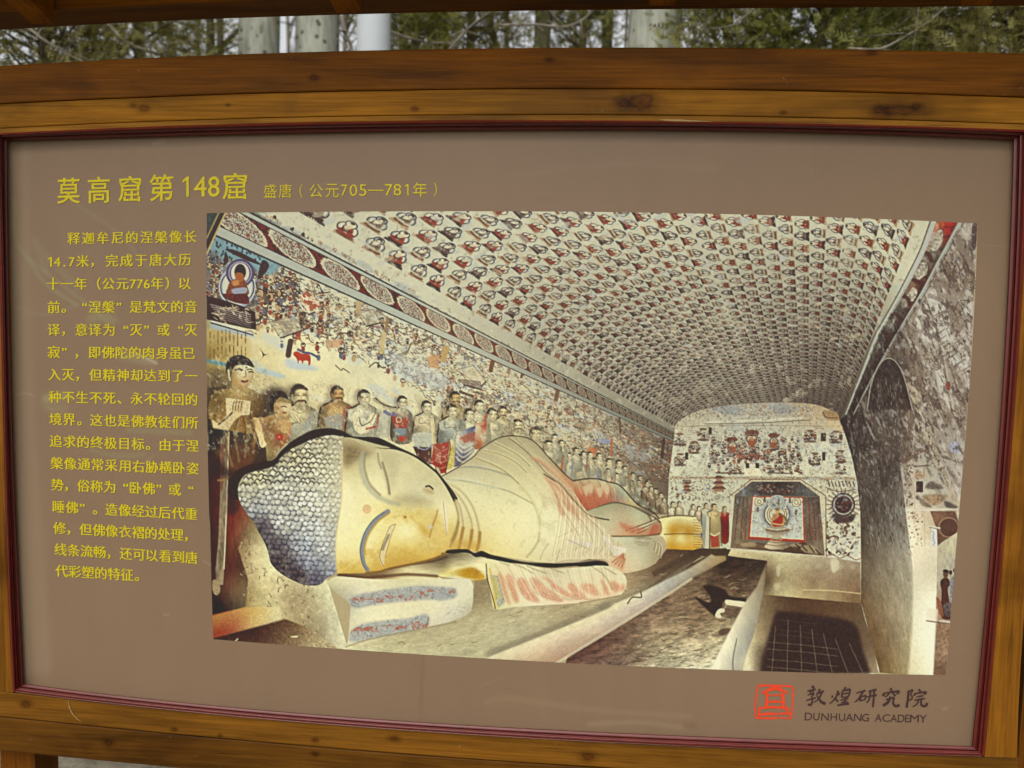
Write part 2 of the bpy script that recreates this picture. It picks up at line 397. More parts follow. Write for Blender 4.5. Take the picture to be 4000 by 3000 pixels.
def stroke(pts, w, col, al=1, soft=0, clip=None, sm=True, w2=None):
    """line of width w -> w2 (picture px); soft > 0 gives a gaussian edge of that radius"""
    p = smooth(pts, 5, False) if sm and len(pts) > 2 else np.asarray(pts, float)
    w2 = w if w2 is None else w2
    m = max(w, w2)+2.5*soft+4
    x0, x1 = int(max(0, (p[:, 0].min()-m-PX0)*PS)), int(min(CW, (p[:, 0].max()+m-PX0)*PS+1))
    y0, y1 = int(max(0, (p[:, 1].min()-m-PY0)*PS)), int(min(CH, (p[:, 1].max()+m-PY0)*PS+1))
    if x1 <= x0 or y1 <= y0: return
    sy, sx = slice(y0, y1), slice(x0, x1)
    X, Y = grid(sy, sx)
    a = np.zeros(X.shape, np.float32); n = len(p)-1
    for i in range(n):
        d = p[i+1]-p[i]; L = d@d
        if L == 0: continue
        t = np.clip(((X-p[i, 0])*d[0]+(Y-p[i, 1])*d[1])/L, 0, 1)
        dist = np.hypot(X-p[i, 0]-t*d[0], Y-p[i, 1]-t*d[1])
        hw = (w+(w2-w)*(i+t)/n)/2
        if soft: k = np.exp(-(np.maximum(0, dist-hw)/soft)**2)
        else: k = np.clip((hw-dist)*PS+.5, 0, 1)*np.minimum(1, hw*2*PS+.15)
        np.maximum(a, k, out=a)
    if clip is not None: a = a*clip[sy, sx]
    comp((sy, sx), a*al, col)

def ell(cx, cy, rx, ry=None, ang=0, n=20):
    ry = rx if ry is None else ry
    t = np.linspace(0, 2*math.pi, n, endpoint=False)
    x, y = rx*np.cos(t), ry*np.sin(t)
    c, s = math.cos(ang), math.sin(ang)
    return np.stack([cx+x*c-y*s, cy+x*s+y*c], -1)

def ring(cx, cy, r, w, col, al=1, ry=None, ang=0):
    e = ell(cx, cy, r, ry, ang, 22)
    stroke(cat(e, e[:1]), w, col, al, sm=False)
# ---------------------------------------------------------------- the cave: vault, cornices, walls
VP = np.array([3156., 1962.])
arch = smooth(np.array([(2636,1690),(2640,1660),(2671,1633),(2715,1610),(2766,1595),(2850,1583),(2943,1576),(3040,1573),(3133,1575),(3190,1582),(3228,1595),(3258,1613),(3278,1636),(3292,1660)], float), 8, False)
_rel = arch-VP
_ang = np.unwrap(np.arctan2(_rel[:, 1], _rel[:, 0])); _rad = np.hypot(_rel[:, 0], _rel[:, 1])
_len = np.concatenate([[0], np.cumsum(np.hypot(*np.diff(arch, axis=0).T))])
_o = np.argsort(_ang)

# tiles of the painted ceiling: a small seated figure in a halo on a lotus, four colourings
def seated(kind, T=72):
    yy, xx = np.mgrid[0:T, 0:T]; x = (xx+.5)/T*2-1; y = 1-(yy+.5)/T*2
    im = np.zeros((T, T, 3), np.float32)+(199, 197, 170)
    def E(cx, cy, rx, ry): return np.clip((1-np.hypot((x-cx)/rx, (y-cy)/ry))*min(rx, ry)*T/3+.5, 0, 1)[..., None]
    def put(a, c): im[:] = im+(np.array(c, np.float32)-im)*a
    DK, RD, GR, SK = (62,40,34), (140,58,34), (150,156,152), (196,184,150)
    for r, c in ((.98, (188,188,166)), (.9, (204,202,178)), (.84, (190,192,174))): put(E(.05, .1, r*.95, r), c)
    red = kind in (0, 2)
    for k in range(-4, 5): put(E(k*.19, -.80-.012*k*k, .12, .19), (168,138,100) if kind in (0, 1) else DK)      # lotus petals
    put(E(0, -.70, .74, .22), (112,72,50) if kind in (0, 1) else DK)
    put(E(0, -.06, .82, .66), DK); put(E(0, -.04, .72, .57), GR if kind != 0 else (198,194,170)); put(E(0, -.02, .60, .48), (206,204,180))
    put(E(0, .52, .46, .42), DK); put(E(0, .52, .36, .33), (208,206,184) if red else GR)
    body = (RD, (176,168,140), RD, (96,76,66))[kind]
    put(E(0, -.42, .70, .26), body); put(E(-.02, -.08, .40, .38), SK if red else (204,198,172))
    put(E(.26, -.16, .20, .36), body if kind != 1 else (130,110,90)); put(E(-.28, -.30, .16, .22), body if kind != 3 else (150,140,120))
    put(E(-.14, -.32, .36, .07), DK); put(E(.12, -.16, .26, .055), DK); put(E(-.36, -.1, .06, .3), DK)
    put(E(0, .52, .21, .24), (212,202,170) if red else DK); put(E(.02, .44, .14, .16), (206,190,154))
    put(E(0, .70, .19, .12), DK)
    return im
TL = np.stack([seated(k) for k in range(4)])
GREY = (199, 197, 170)

def vault_uv(X, Y):
    dx, dy = X-VP[0], Y-VP[1]
    a = np.arctan2(dy, dx); a = np.where(a > 0, a-2*math.pi, a)
    rad = np.interp(a, _ang[_o], _rad[_o]); L = np.interp(a, _ang[_o], _len[_o])
    s = np.hypot(dx, dy)/rad
    return s, L
def vault_col(X, Y):
    s, L = vault_uv(X, Y)
    z = 1/s
    row = L/_len[-1]*31.; col = (z-.2)/.0172
    ir = np.floor(row).astype(int); ic = np.floor(col+.5*(ir & 1)).astype(int)
    fu = col+.5*(ir & 1)-ic; fv = row-ir
    # heads point to the crown, which lies at row 17 or so
    right = ir >= 17
    ff = np.where(right, 1-fv, fv)
    h = ((ir*73+ic*151) % 97)/97.
    kind = np.where((ir+ic) % 2 == 0, np.where(h < .55, 0, 2), np.where(h < .7, 1, 3))
    jx, jy = (h-.5)*.12, (((h*37) % 1)-.5)*.12
    u = np.clip(((fu-.5+jx)*1.12+.5), 0, .999); v = np.clip(((ff-.5+jy)*1.04+.5), 0, .999)
    T = TL.shape[1]
    c = TL[kind, ((1-v)*T).astype(int).clip(0, T-1), (u*T).astype(int)]
    far = np.clip((2.3-s)/1.0, 0, 1)[..., None]
    g = c.mean(-1, keepdims=True)*np.array((1.03, .99, .93), np.float32)
    c = c+(g-c)*far*.55; c = c+(c-150)*far*.35
    edge = (ir < 1) | (ir >= 30)
    c = np.where(edge[..., None], np.array(GREY, np.float32), c)
    # the print greys and darkens with depth
    k = np.clip((s-1)/1.9, 0, 1)
    side = np.clip((L/_len[-1]-.5)*2, 0, 1)
    c = c*(.74+.26*k**.8-.20*side*(1-k))[..., None]
    dark = np.array((66,48,42), np.float32)
    w = (np.clip(1-k*1.05, 0, 1)*(.26+.34*side))[..., None]
    return c+(dark-c)*w

def remap(poly, fn, feather=0, n=3, al=1):
    r = mask(poly, feather)
    if r is None: return
    sy, sx, a = r
    X, Y = grid(sy, sx); acc = 0
    for i in range(n):
        for j in range(n):
            acc = acc+fn(X+((i+.5)/n-.5)/PS, Y+((j+.5)/n-.5)/PS)
    comp((sy, sx), a*al, acc/(n*n))

rc1 = smooth(q('C', 1786,96, 1715,296, 1640,452, 1564,599, 1484,740, 1404,880, 1340,1040, 1272,1210, 1198,1393), 6, False)   # right cornice, inner line
rc2 = smooth(q('C', 1972,100, 1896,240, 1816,384, 1715,573, 1610,745, 1501,926, 1400,1103, 1325,1245, 1249,1393), 6, False)
vault_poly = cat(np.array([(970,812),(2636,1690)]), arch, rc1[::-1], np.array([(3660,800)]))
vault_poly = np.array(vault_poly)

# left wall, in (s, v): s = scale from the far wall, v = height at the far wall
def wall(s, v): return np.stack([VP[0]-522*np.asarray(s, float), VP[1]+np.asarray(v, float)*np.asarray(s, float)], -1)
wl = fill, shade
left_poly = np.array([(790,812),(970,812),(2636,1690),(2620,1850),(2605,2010),(2400,2010),(1700,1900),(790,1900)], float)
shade(left_poly, [((830,860),(84,92,84)),((860,980),(120,140,136)),((900,1300),(196,184,138)),((860,1450),(168,150,92)),((830,1400),(150,128,66)),((1000,1200),(198,194,160)),((1150,1150),(206,202,168)),
                  ((1100,1380),(214,206,160)),((1300,1500),(216,208,164)),((1450,1350),(206,204,174)),((1700,1500),(206,202,168)),((1900,1550),(204,200,166)),
                  ((2100,1650),(190,184,152)),((2300,1700),(170,164,138)),((2450,1750),(142,130,106)),((2570,1780),(112,98,80)),((2590,1900),(100,86,72)),((2300,1850),(180,172,140)),((1000,1600),(184,170,126)),((830,1600),(120,104,60))],
      tex=[(.06,60,0,1),(.05,10,0,1)])
# washes of pale blue and pale white plaster on the mural
for i in range(90):
    s = prng.uniform(1.05, 4.3); v = prng.uniform(-225, -95)
    c = wall(s, v); L = prng.uniform(6, 26)*s; h = prng.uniform(2, 6)*s
    col = [(178,188,188),(212,208,180),(186,194,186),(206,190,140)][prng.randint(4)]
    fill(smooth(ell(c[0], c[1], L, h, .45, 9)+prng.randn(9, 2)*h*.3, 3), col, prng.uniform(.35, .8), feather=3*s)
# small painted people, terraces and scrolls, in clusters
def mini(x, y, k, dark=.8, robe=None):
    robe = robe if robe is not None else [(138,66,42),(90,76,68),(150,154,150),(176,150,108),(66,50,44),(100,102,116)][prng.randint(6)]
    fill(ell(x, y+.9*k, .5*k, .8*k, 0, 9), robe, dark)
    if prng.rand() < .5: ring(x, y-.1*k, .55*k, .22*k, (76,54,44), dark)
    fill(ell(x, y-.05*k, .32*k, .36*k, 0, 8), (206,186,146), dark)
    fill(ell(x, y-.3*k, .34*k, .22*k, 0, 8), (58,38,32), dark)
def squig(x, y, k, col, al=.8, w=None):
    a = prng.uniform(-.4, 1.2); n = 4
    t = np.linspace(-1, 1, n)
    p = np.stack([x+t*k*math.cos(a)+prng.randn(n)*k*.25, y+t*k*math.sin(a)+prng.randn(n)*k*.25], -1)
    stroke(p, w or max(2.2, k*.16), col, al)
MUR = [(54,38,34),(78,60,46),(132,64,42),(96,98,112),(104,86,60)]
for i in range(120):
    s = 1.02+3.2*prng.rand()**1.3; vmin = -228; vmax = -76-60*min(1.6, max(0, s-1.6))
    v0 = prng.uniform(vmin, vmax); n = prng.randint(3, 10); sz = prng.uniform(4.0, 6.5)*s**.85
    fade = .45+.55*np.clip((s-1.6)/1.6, 0, 1)
    for j in range(n):
        c = wall(s+prng.randn()*.05*s**.6, v0+prng.randn()*7)
        if prng.rand() < .55: mini(c[0], c[1], sz*prng.uniform(.7, 1.1), fade)
        else: squig(c[0], c[1], sz*prng.uniform(.8, 2), MUR[prng.randint(5)], fade)
for i in range(2600):                                   # fine brush marks everywhere on the wall
    s = 1.0+3.3*prng.rand()**1.5; vmax = -70-60*min(1.6, max(0, s-1.6))
    c = wall(s, prng.uniform(-232, vmax))
    squig(c[0], c[1], prng.uniform(1.2, 3.6)*s**.9, MUR[prng.randint(5)], prng.uniform(.35, .85), prng.uniform(1.8, 3.2))
wm = np.zeros((CH, CW), np.float32); yy, xx = grid(slice(0, CH), slice(0, CW))[::-1]
s_ = np.maximum((VP[0]-xx)/522., .3); v_ = (yy-VP[1])/s_
wm = (np.clip((-80-60*np.clip(s_-1.6, 0, 1.55)-v_)/12, 0, 1)*fullmask(left_poly)).astype(np.float32)
for sc0, th, cl, al in ((22,.30,(112,92,72),.55),(9,.28,(74,56,46),.6),(34,.32,(166,178,180),.5),(16,.36,(196,150,96),.45),(12,.38,(128,66,46),.45),(7,.30,(222,216,184),.6),(6,.34,(60,44,40),.6)): mottle(wm, sc0, th, cl, al*.85, .45, 1.8)
# slanted terraces (ink-lined platforms with red carpets) and dark label strips
for t, pts, cl in (('A', (845,780, 960,740, 1060,900, 940,950), (196,190,160)), ('A', (600,1010, 850,960, 880,1090, 700,1150), (186,180,150)), ('A', (1370,940, 1500,900, 1560,1020, 1440,1050), (190,184,154)),
                   ('E', (180,100, 330,60, 440,200, 400,240), (200,190,156)), ('E', (200,180, 390,200, 400,270, 250,230), (120,104,88))):
    p = q(t, *pts); fill(p, cl, .6); stroke(p[2:4] if len(p) > 3 else p, 6, (54,38,32), .9, sm=False); stroke(cat(p, p[:1]), 2.5, (90,70,56), .6, sm=False)
for t, x0, y0, x1, y1, w, cl in (('A',800,640,820,780,34,(116,84,60)),('A',785,1180,765,1300,48,(58,38,32)),('A',1620,980,1610,1090,26,(140,112,76)),('A',2120,1240,2110,1330,50,(168,140,92)),('A',1380,830,1370,920,50,(176,156,112)),
                                 ('A',1590,1120,1570,1270,44,(190,172,120)),('B',95,1240,70,1340,52,(176,150,96)),('B',505,1320,480,1430,38,(104,64,40)),('E',760,90,745,160,24,(104,70,48)),('E',1060,275,1045,350,38,(104,78,56)),
                                 ('E',215,290,325,325,22,(86,66,56)),('E',1590,500,1600,640,20,(90,70,52)),('E',1975,700,1960,850,28,(66,50,42)),('E',1525,700,1520,840,18,(160,98,60))):
    stroke(q(t, x0, y0, x1, y1), w/2.212, cl, .9, sm=False)
for p, cl in ((q('A', 860,800, 930,740, 1050,880, 960,920), (146,60,36)), (q('A', 830,1110, 875,1090, 870,1170, 820,1160), (150,60,36)), (q('A', 1080,1170, 1240,1160, 1210,1230, 1110,1240), (190,150,110)),
              (q('E', 1330,760, 1410,780, 1370,860, 1310,810), (178,104,60)), (q('E', 1400,690, 1520,700, 1500,745, 1420,730), (140,146,172)), (q('A', 1970,1320, 2080,1290, 2060,1420, 1980,1400), (190,140,90))):
    fill(p, cl, .75, feather=2)
for i in range(26):
    c = q('A', prng.uniform(860,1040), prng.uniform(790,920))[0]; squig(c[0], c[1], 9, (226,214,180), .9, 4)
# long pale path winding over the wall
for k in (0, 14): stroke(q('A', 2000,1130+k, 1900,1180+k, 1830,1190+k, 1790,1270+k, 1700,1300+k, 1760,1360+k, 1740,1438+k), 4, (104,86,64), .8)
fill(smooth(q('D', 1650,60, 1860,130, 2150,280, 2100,380, 1900,330, 1700,260)), (190,198,194), .55, feather=14)
fill(smooth(q('D', 750,110, 900,150, 1030,200, 960,215, 770,190)), (176,190,196), .8, feather=6)
fill(smooth(q('D', 470,190, 600,210, 740,260, 700,280, 500,230)), (160,184,194), .8, feather=6)
fill(smooth(q('D', 60,110, 220,150, 220,180, 60,140)), (70,130,150), .85, feather=4)
# upper left corner of the mural: blue ground, dark trees, a seated figure in halos above a dark dais
fill(smooth(q('A', 60,330, 180,230, 330,310, 520,420, 690,500, 640,590, 520,600, 300,470, 60,440)), (116,148,156), .9, feather=6, tex=[(.14,8,0,1)])
fill(smooth(q('A', 60,430, 150,420, 230,520, 480,560, 520,700, 480,900, 60,800)), (92,84,84), .8, feather=12, tex=[(.5,14,0,1)])
for i in range(60):
    c = q('A', prng.uniform(60,200), prng.uniform(440,780))[0]; mini(c[0], c[1], prng.uniform(8,13), 1)
for i in range(90):
    c = q('A', prng.uniform(460,840), prng.uniform(600,960))[0]
    if c[0] < 780+(520+ (c[1]-1100)*.4)/2.2+200: mini(c[0], c[1], prng.uniform(9,15), .95)
for i in range(70):
    c = q('A', prng.uniform(80,520), prng.uniform(250,480))[0]; fill(ell(c[0], c[1], 4, 6), (40,44,50), .8)
for p in ((230,380, 330,400, 500,490, 520,520, 380,470, 240,400), (540,480, 600,520, 560,600, 500,640), (220,400, 250,480, 210,520)):
    fill(smooth(q('A', *p)), (56,32,30), .95)
c = q('A', 325,710)[0]
fill(ell(*c, 72, 84), (150,158,168)); ring(*c, 66, 6, (40,40,60)); fill(ell(*c, 58, 70), (196,196,176)); ring(*c, 70, 4, (190,190,190))
c = q('A', 350,590)[0]; fill(ell(*c, 56, 56), (74,66,96)); ring(*c, 44, 5, (150,140,160)); fill(ell(*c, 36, 40), (198,194,176)); fill(ell(c[0], c[1]-4, 23, 32), (44,26,24))
fill(smooth(q('A', 260,670, 310,640, 380,640, 410,700, 415,780, 240,770, 240,720)), (120,66,30), tex=[(.3,8,0,1)])
fill(smooth(q('A', 305,600, 345,585, 380,610, 370,660, 320,655)), (150,88,40)); fill(smooth(q('A', 280,660, 330,650, 340,690, 290,700)), (196,140,76), .8, feather=3)
fill(smooth(q('A', 280,730, 400,715, 400,760, 300,770)), (150,160,176), .9)
fill(smooth(q('A', 200,770, 300,770, 400,770, 430,830, 400,860, 260,830)), (88,38,24), tex=[(.35,9,0,1)])
fill(q('A', 60,790, 170,810, 480,910, 490,1080, 420,1070, 60,990), (54,30,28), tex=[(.25,8,.3,3)])
for k in range(7): stroke(q('A', 90+k*14,860+k*20, 440,950+k*18), 3, (190,184,176), .75-.05*k, sm=False)
for i in range(50):
    c = q('A', prng.uniform(120,470), prng.uniform(880,1040))[0]; squig(c[0], c[1], prng.uniform(5,11), (196,180,150), .8, 3)
stroke(q('A', 100,1005, 470,1115), 5, (200,200,190), 1, sm=False); stroke(q('A', 100,1020, 460,1125), 6, (50,36,40), 1, sm=False)
fill(q('A', 90,1025, 460,1130, 500,1150, 90,1080), (150,166,174), .9, feather=3)
shade(q('A', 60,1060, 430,1150, 430,1330, 320,1300, 230,1340, 60,1330), [(q('A',100,1100),(176,156,96)),(q('A',400,1200),(196,176,120)),(q('A',80,1300),(140,116,58))], al=.9, feather=8, tex=[(.10,5,0,1)])
for i in range(60):
    x = 90+(i % 10)*34; c = q('A', x, prng.uniform(1080,1300))[0]; stroke(np.array([c, c+(0, prng.uniform(8,22))]), 5, (110,84,44), .6, sm=False)
# red ox, birds
fill(smooth(q('A', 810,1280, 840,1265, 880,1285, 940,1290, 960,1320, 955,1380, 940,1385, 935,1350, 900,1350, 890,1375, 878,1350, 860,1345, 850,1370, 838,1330, 812,1300)), (166,58,36))
stroke(q('A', 850,1250, 900,1275, 960,1285, 1015,1315), 9, (84,84,104), 1)
fill(smooth(q('A', 520,1240, 560,1290, 590,1290, 550,1310, 520,1350, 545,1300)), (44,34,38))

# left cornice band in (z, v)
def corn_col(X, Y):
    s = (VP[0]-X)/522.; v = (Y-VP[1])/s; z = 1/s
    c = np.zeros(X.shape+(3,), np.float32)+(170,174,160)
    band = (v > -266) & (v < -245)
    t = (v+266)/21.                                   # 0 .. 1 across the band
    ph = (z-.2475)/.0255
    f = ph-np.floor(ph)-.5; par = np.floor(ph).astype(int) & 1
    f = f-(t-.5)*.25
    rough = vn(z*2600, v*1.1)*.12
    inside = np.hypot(f/.44, (t-.5-np.where(par == 0, -.08, .08))/.58)+rough
    red = np.array((104,34,22), np.float32); dk = np.array((66,32,26), np.float32)
    bg = np.where((vn(z*900, v*.3) > .5)[..., None], red, dk)
    n = vn(z*2300, v*.9); m = vn(z*4200+9, v*1.7)
    med = np.where((n > .66)[..., None], np.array((134,70,46), np.float32), np.array((168,170,152), np.float32))
    med = np.where((m > .70)[..., None], np.array((80,52,42), np.float32), med)
    med = np.where(((m < .25) & (n < .5))[..., None], np.array((200,196,168), np.float32), med)
    cc = np.where((inside < 1)[..., None], med, bg)
    cc = np.where((np.abs(inside-1) < .07)[..., None], np.array((196,188,156), np.float32), cc)
    c = np.where(band[..., None], cc, c)
    for v0, w in ((-271.3, 1.2), (-235.0, 1.0), (-266, .5), (-245, .5)):
        c = np.where((np.abs(v-v0) < w)[..., None], np.array((58,42,36), np.float32), c)
    k = np.clip((s-1)/1.6, 0, 1)[..., None]
    g = np.array((112,98,82), np.float32)
    c = np.where(s[..., None] > 2.9, c, c+(np.array((196,186,150), np.float32)-c)*.18)
    return c*(.62+.38*k)
ss_ = np.linspace(1.0, 4.6, 40)
remap(vault_poly, vault_col, 0, 3)
LMK = fullmask(left_poly)
mottle(VM0 := fullmask(vault_poly), 60, .25, (178,174,150), .35); mottle(VM0, 14, .35, (96,78,64), .25); mottle(VM0, 26, .3, (214,210,184), .3)
# stray petals and pale blue leaves between the figures of the near ceiling
rp = mask(vault_poly)
VM = np.zeros((CH, CW), np.float32); VM[rp[0], rp[1]] = rp[2]
for i in range(70):
    s = prng.uniform(2.9, 4.4); c = wall(s, -272)+np.array([prng.uniform(0, 30), -prng.uniform(2, 9)])*s/3
    k = prng.uniform(5, 11); typ = prng.randint(4)
    if typ == 0: fill(smooth(ell(c[0], c[1], 3*k, k, .5, 9)), (168,174,164), .8, feather=3, clip=VM)
    elif typ == 1: fill(ell(c[0], c[1], k*.8, k, .4, 7)+prng.randn(7, 2)*2, (66,40,34), .95, clip=VM)
    else:
        for a in range(6): fill(ell(c[0]+k*.5*math.cos(a*1.05), c[1]+k*.6*math.sin(a*1.05), k*.3, k*.3, 0, 7), [(150,104,72),(110,70,50),(176,150,112)][a % 3], .7, clip=VM)
for i in range(170):
    x, y = prng.uniform(1150, 3600), prng.uniform(830, 1350)
    k = prng.uniform(8, 20)*(1.25-(y-830)/900)
    fill(ell(x, y, k*1.3, k*.5, prng.uniform(-.9, .9), 9), [(172,178,168),(190,182,150),(178,182,176)][prng.randint(3)], .55, feather=2, clip=VM)
remap(cat(wall(ss_, -272.5), wall(ss_[::-1], -234.0)), corn_col, 0, 2)
# a dark beam crossing the top left corner
fill(q('A', 60,60, 225,60, 60,430), (70,58,44)); fill(q('A', 60,60, 150,60, 60,260), (52,62,60), tex=[(.3,10,0,1)])
stroke(q('A', 222,70, 60,425), 6, (180,160,104), 1, sm=False); stroke(q('A', 165,70, 60,290), 5, (150,130,84), 1, sm=False); stroke(q('A', 195,70, 60,350), 16, (50,36,28), 1, sm=False)
# ---------------------------------------------------------------- far wall, niche, right wall, floor
farw = cat(arch[:-1], q('F', 1232,225, 1262,300, 1300,420, 1340,600, 1360,800, 1365,1350, 800,1350, 560,1080, 170,780, 180,560), np.array([(2636,1690)]))
shade(farw, [(q('F',700,150),(168,164,146)),(q('F',350,220),(180,174,148)),(q('F',1150,200),(176,160,128)),(q('F',300,350),(190,188,164)),(q('F',700,400),(184,184,164)),(q('F',1200,350),(190,188,168)),
             (q('F',300,540),(196,196,170)),(q('F',1000,540),(198,196,170)),(q('F',400,700),(188,186,158)),(q('F',1200,650),(196,192,164)),(q('F',1300,1000),(200,198,176))], tex=[(.10,14,0,1),(.06,5,0,1)])
FM = fullmask(farw)
INK = [(58,40,36),(84,62,52),(120,86,66),(96,100,108)]
def people(x0, y0, x1, y1, n, k, c=None):
    for i in range(n):
        a = q('F', prng.uniform(x0, x1), prng.uniform(y0, y1))[0]
        fill(ell(a[0], a[1]+.7*k, .6*k, .6*k, 0, 8), [(78,54,46),(120,74,52),(150,148,140),(70,60,64)][prng.randint(4)], .8, clip=FM)
        ring(a[0], a[1], .5*k, .2*k, (74,58,52), .4); fill(ell(a[0], a[1], .3*k, .35*k, 0, 7), (196,180,148), .9); fill(ell(a[0], a[1]-.3*k, .3*k, .2*k, 0, 7), (50,36,32), .95)
def marks(x0, y0, x1, y1, n, k, al=.7, cols=INK):
    for i in range(n):
        a = q('F', prng.uniform(x0, x1), prng.uniform(y0, y1))[0]; p = a+np.cumsum(prng.randn(3, 2)*k*.5, 0)
        stroke(p, 2.6, cols[prng.randint(len(cols))], al*prng.uniform(.4, 1), clip=FM)
marks(330,130,1060,200,220,7,.7, INK+[(150,80,50),(120,130,140)]); marks(230,180,420,260,40,6,.5); marks(230,250,1240,560,420,7,.55)
fill(smooth(q('F', 420,150, 560,125, 640,170, 560,190)), (130,140,148), .5, feather=6, clip=FM); fill(smooth(q('F', 800,130, 900,120, 980,160, 860,190)), (130,140,148), .5, feather=6, clip=FM)
for i in range(26): stroke(q('F', 415+i*23,236-i*1.0, 415+i*23+10,236-i*1.0), 7, (206,202,180), .8, sm=False)
stroke(q('F', 400,246, 700,242, 1050,222), 3, (70,56,48), .7); stroke(q('F', 230,262, 700,256, 1240,262), 3, (120,104,80), .5)
people(440,330,990,480,110,11); people(420,400,560,500,24,10); people(830,400,1000,510,30,10); people(560,380,830,470,40,11)
for x, y, r in ((690,350,26),(570,390,20),(825,365,20)):
    a = q('F', x, y)[0]; fill(ell(a[0], a[1]-30, r*1.1, r*.5), (104,58,42), .9); ring(a[0], a[1]-6, r*.75, 5, (110,70,56)); fill(ell(a[0], a[1]+8, r*.6, r*.7), (140,82,54)); fill(ell(a[0], a[1]-8, r*.28, r*.34), (176,130,86)); ring(a[0], a[1], r*1.05, 3, (120,116,110))
    for k in range(14): fill(ell(a[0]+prng.randn()*r*.8, a[1]-32+prng.randn()*r*.25, 3, 3, 0, 6), (66,52,50), .8)
for i in range(70):
    a = q('F', 690+prng.randn()*70, 440+prng.randn()*26)[0]; fill(ell(*a, 4, 5, 0, 6), [(146,70,52),(70,50,44),(170,120,90)][prng.randint(3)], .75)
for x, y, n in ((245,345,9),(390,315,9),(335,395,10),(250,470,11),(1050,325,13),(1210,330,12),(1080,465,12),(1240,450,9),(1240,520,6)):
    people(x-34,y-24,x+34,y+22,n,11); a = q('F', x, y+30)[0]; fill(ell(a[0], a[1], 24, 5), (86,64,54), .8); fill(ell(*q('F',x,y-36)[0], 15, 5), (96,64,50), .8)
for x, y, w, h in ((433,290,20,44),(288,445,20,46),(1131,328,32,52),(1134,446,20,54),(288,604,54,28)): fill(q('F', x-w/2,y-h/2, x+w/2,y-h/2, x+w/2,y+h/2, x-w/2,y+h/2), (62,44,40), .95, clip=FM)
people(470,500,620,545,14,10); people(760,510,1010,545,22,10)
for x in (665,725): fill(q('F', x-14,488, x+10,488, x+12,520, x-12,520), (56,44,44)); 
fill(q('F', 640,520, 748,520, 748,566, 640,566), (214,208,176)); fill(q('F', 675,494, 712,494, 712,518, 675,518), (206,200,176))
stroke(q('F', 470,548, 640,552), 6, (84,62,50), .8); stroke(q('F', 790,548, 940,552), 6, (84,62,50), .8)
fill(q('F', 185,568, 1330,572, 1335,592, 183,590), (176,166,140), .9, clip=FM)
for i in range(100): a = q('F', 190+i*11.4, 580+prng.randn()*4)[0]; fill(ell(*a, prng.uniform(2,5), 3, 0, 6), [(104,72,56),(66,50,46),(150,110,80)][prng.randint(3)], .7, clip=FM)
fill(q('F', 183,592, 660,592, 560,700, 560,760, 175,760), (190,190,166), .5, feather=6)
marks(190,600,560,730,190,6,.75); people(200,640,300,720,8,8)
for x, y, k in ((290,660,1),(486,650,1.5)):
    a = q('F', x, y)[0]
    for j in range(3): fill(cat(a+np.array([(-20+4*j, -j*14),(20-4*j, -j*14),(12-3*j, -8-j*14),(-12+3*j, -8-j*14)])*k), (92,62,52)); fill(cat(a+np.array([(-13+3*j, -j*14+6),(13-3*j, -j*14+6),(13-3*j, -j*14),(-13+3*j, -j*14)])*k), (150,110,84))
# niche
fill(q('F', 690,590, 990,590, 1140,690, 1150,1062, 550,1025, 562,680), (196,186,156), .9); stroke(q('F', 556,690, 686,590, 992,590, 1146,690, 1150,1060), 4, (110,86,66), .9, sm=False)
marks(560,600,690,690,30,5,.6); marks(1000,590,1150,690,30,5,.6)
fill(q('F', 690,602, 985,602, 1108,692, 1140,1058, 558,1012, 584,686), (104,96,84))
shade(q('F', 690,602, 985,602, 1106,692, 586,686), [(q('F',620,680),(92,92,90)),(q('F',840,620),(44,34,34)),(q('F',840,680),(84,66,60)),(q('F',1060,680),(86,86,84))], tex=[(.3,8,0,1)])
for i in range(60): a = q('F', prng.uniform(720,960), prng.uniform(622,672))[0]; fill(ell(*a, prng.uniform(2,6), 4, 0, 7), [(150,140,120),(52,38,38),(120,70,54)][prng.randint(3)], .6)
shade(q('F', 586,692, 692,692, 668,950, 606,1012, 560,1005), [(q('F',600,720),(80,78,70)),(q('F',660,760),(110,96,80)),(q('F',600,960),(124,110,86)),(q('F',670,930),(116,92,70))], tex=[(.25,10,1.5,5)])
shade(q('F', 1010,700, 1108,696, 1134,1052, 1014,965), [(q('F',1090,720),(74,70,64)),(q('F',1030,760),(104,86,72)),(q('F',1110,1000),(120,106,86)),(q('F',1030,930),(100,76,60))], tex=[(.25,10,1.5,5)])
for x0, x1 in ((612,585),(640,620),(664,648),(1040,1052),(1066,1086),(1090,1112)): stroke(q('F', x0,700, x1,960), 4, (92,50,36), .75, sm=False)
for x0, y0, x1, y1 in ((592,700,668,930),(1016,710,1120,960)): marks(x0,y0,x1,y1,60,5,.6, [(150,150,140),(60,48,44),(130,120,104)])
fill(q('F', 692,692, 1008,698, 1018,972, 668,950), (156,50,30)); fill(q('F', 698,698, 1002,704, 1010,962, 678,942), (206,196,160)); fill(q('F', 704,704, 997,710, 1004,954, 686,936), (182,186,172), tex=[(.12,12,0,1)])
marks(700,710,1000,945,150,6,.5, [(110,120,128),(120,96,70),(80,70,64),(160,110,80)])
for x, y in ((735,726),(965,730)): a = q('F', x, y)[0]; fill(ell(*a, 19), (206,200,170)); ring(*a, 17, 2.5, (110,90,70)); ring(*a, 8, 3, (130,110,80))
for x, y in ((770,712),(925,720),(728,775),(962,792)): fill(q('F', x-6,y-16, x+6,y-16, x+6,y+16, x-6,y+16), (86,66,58), .9)
a = q('F', 845,805)[0]
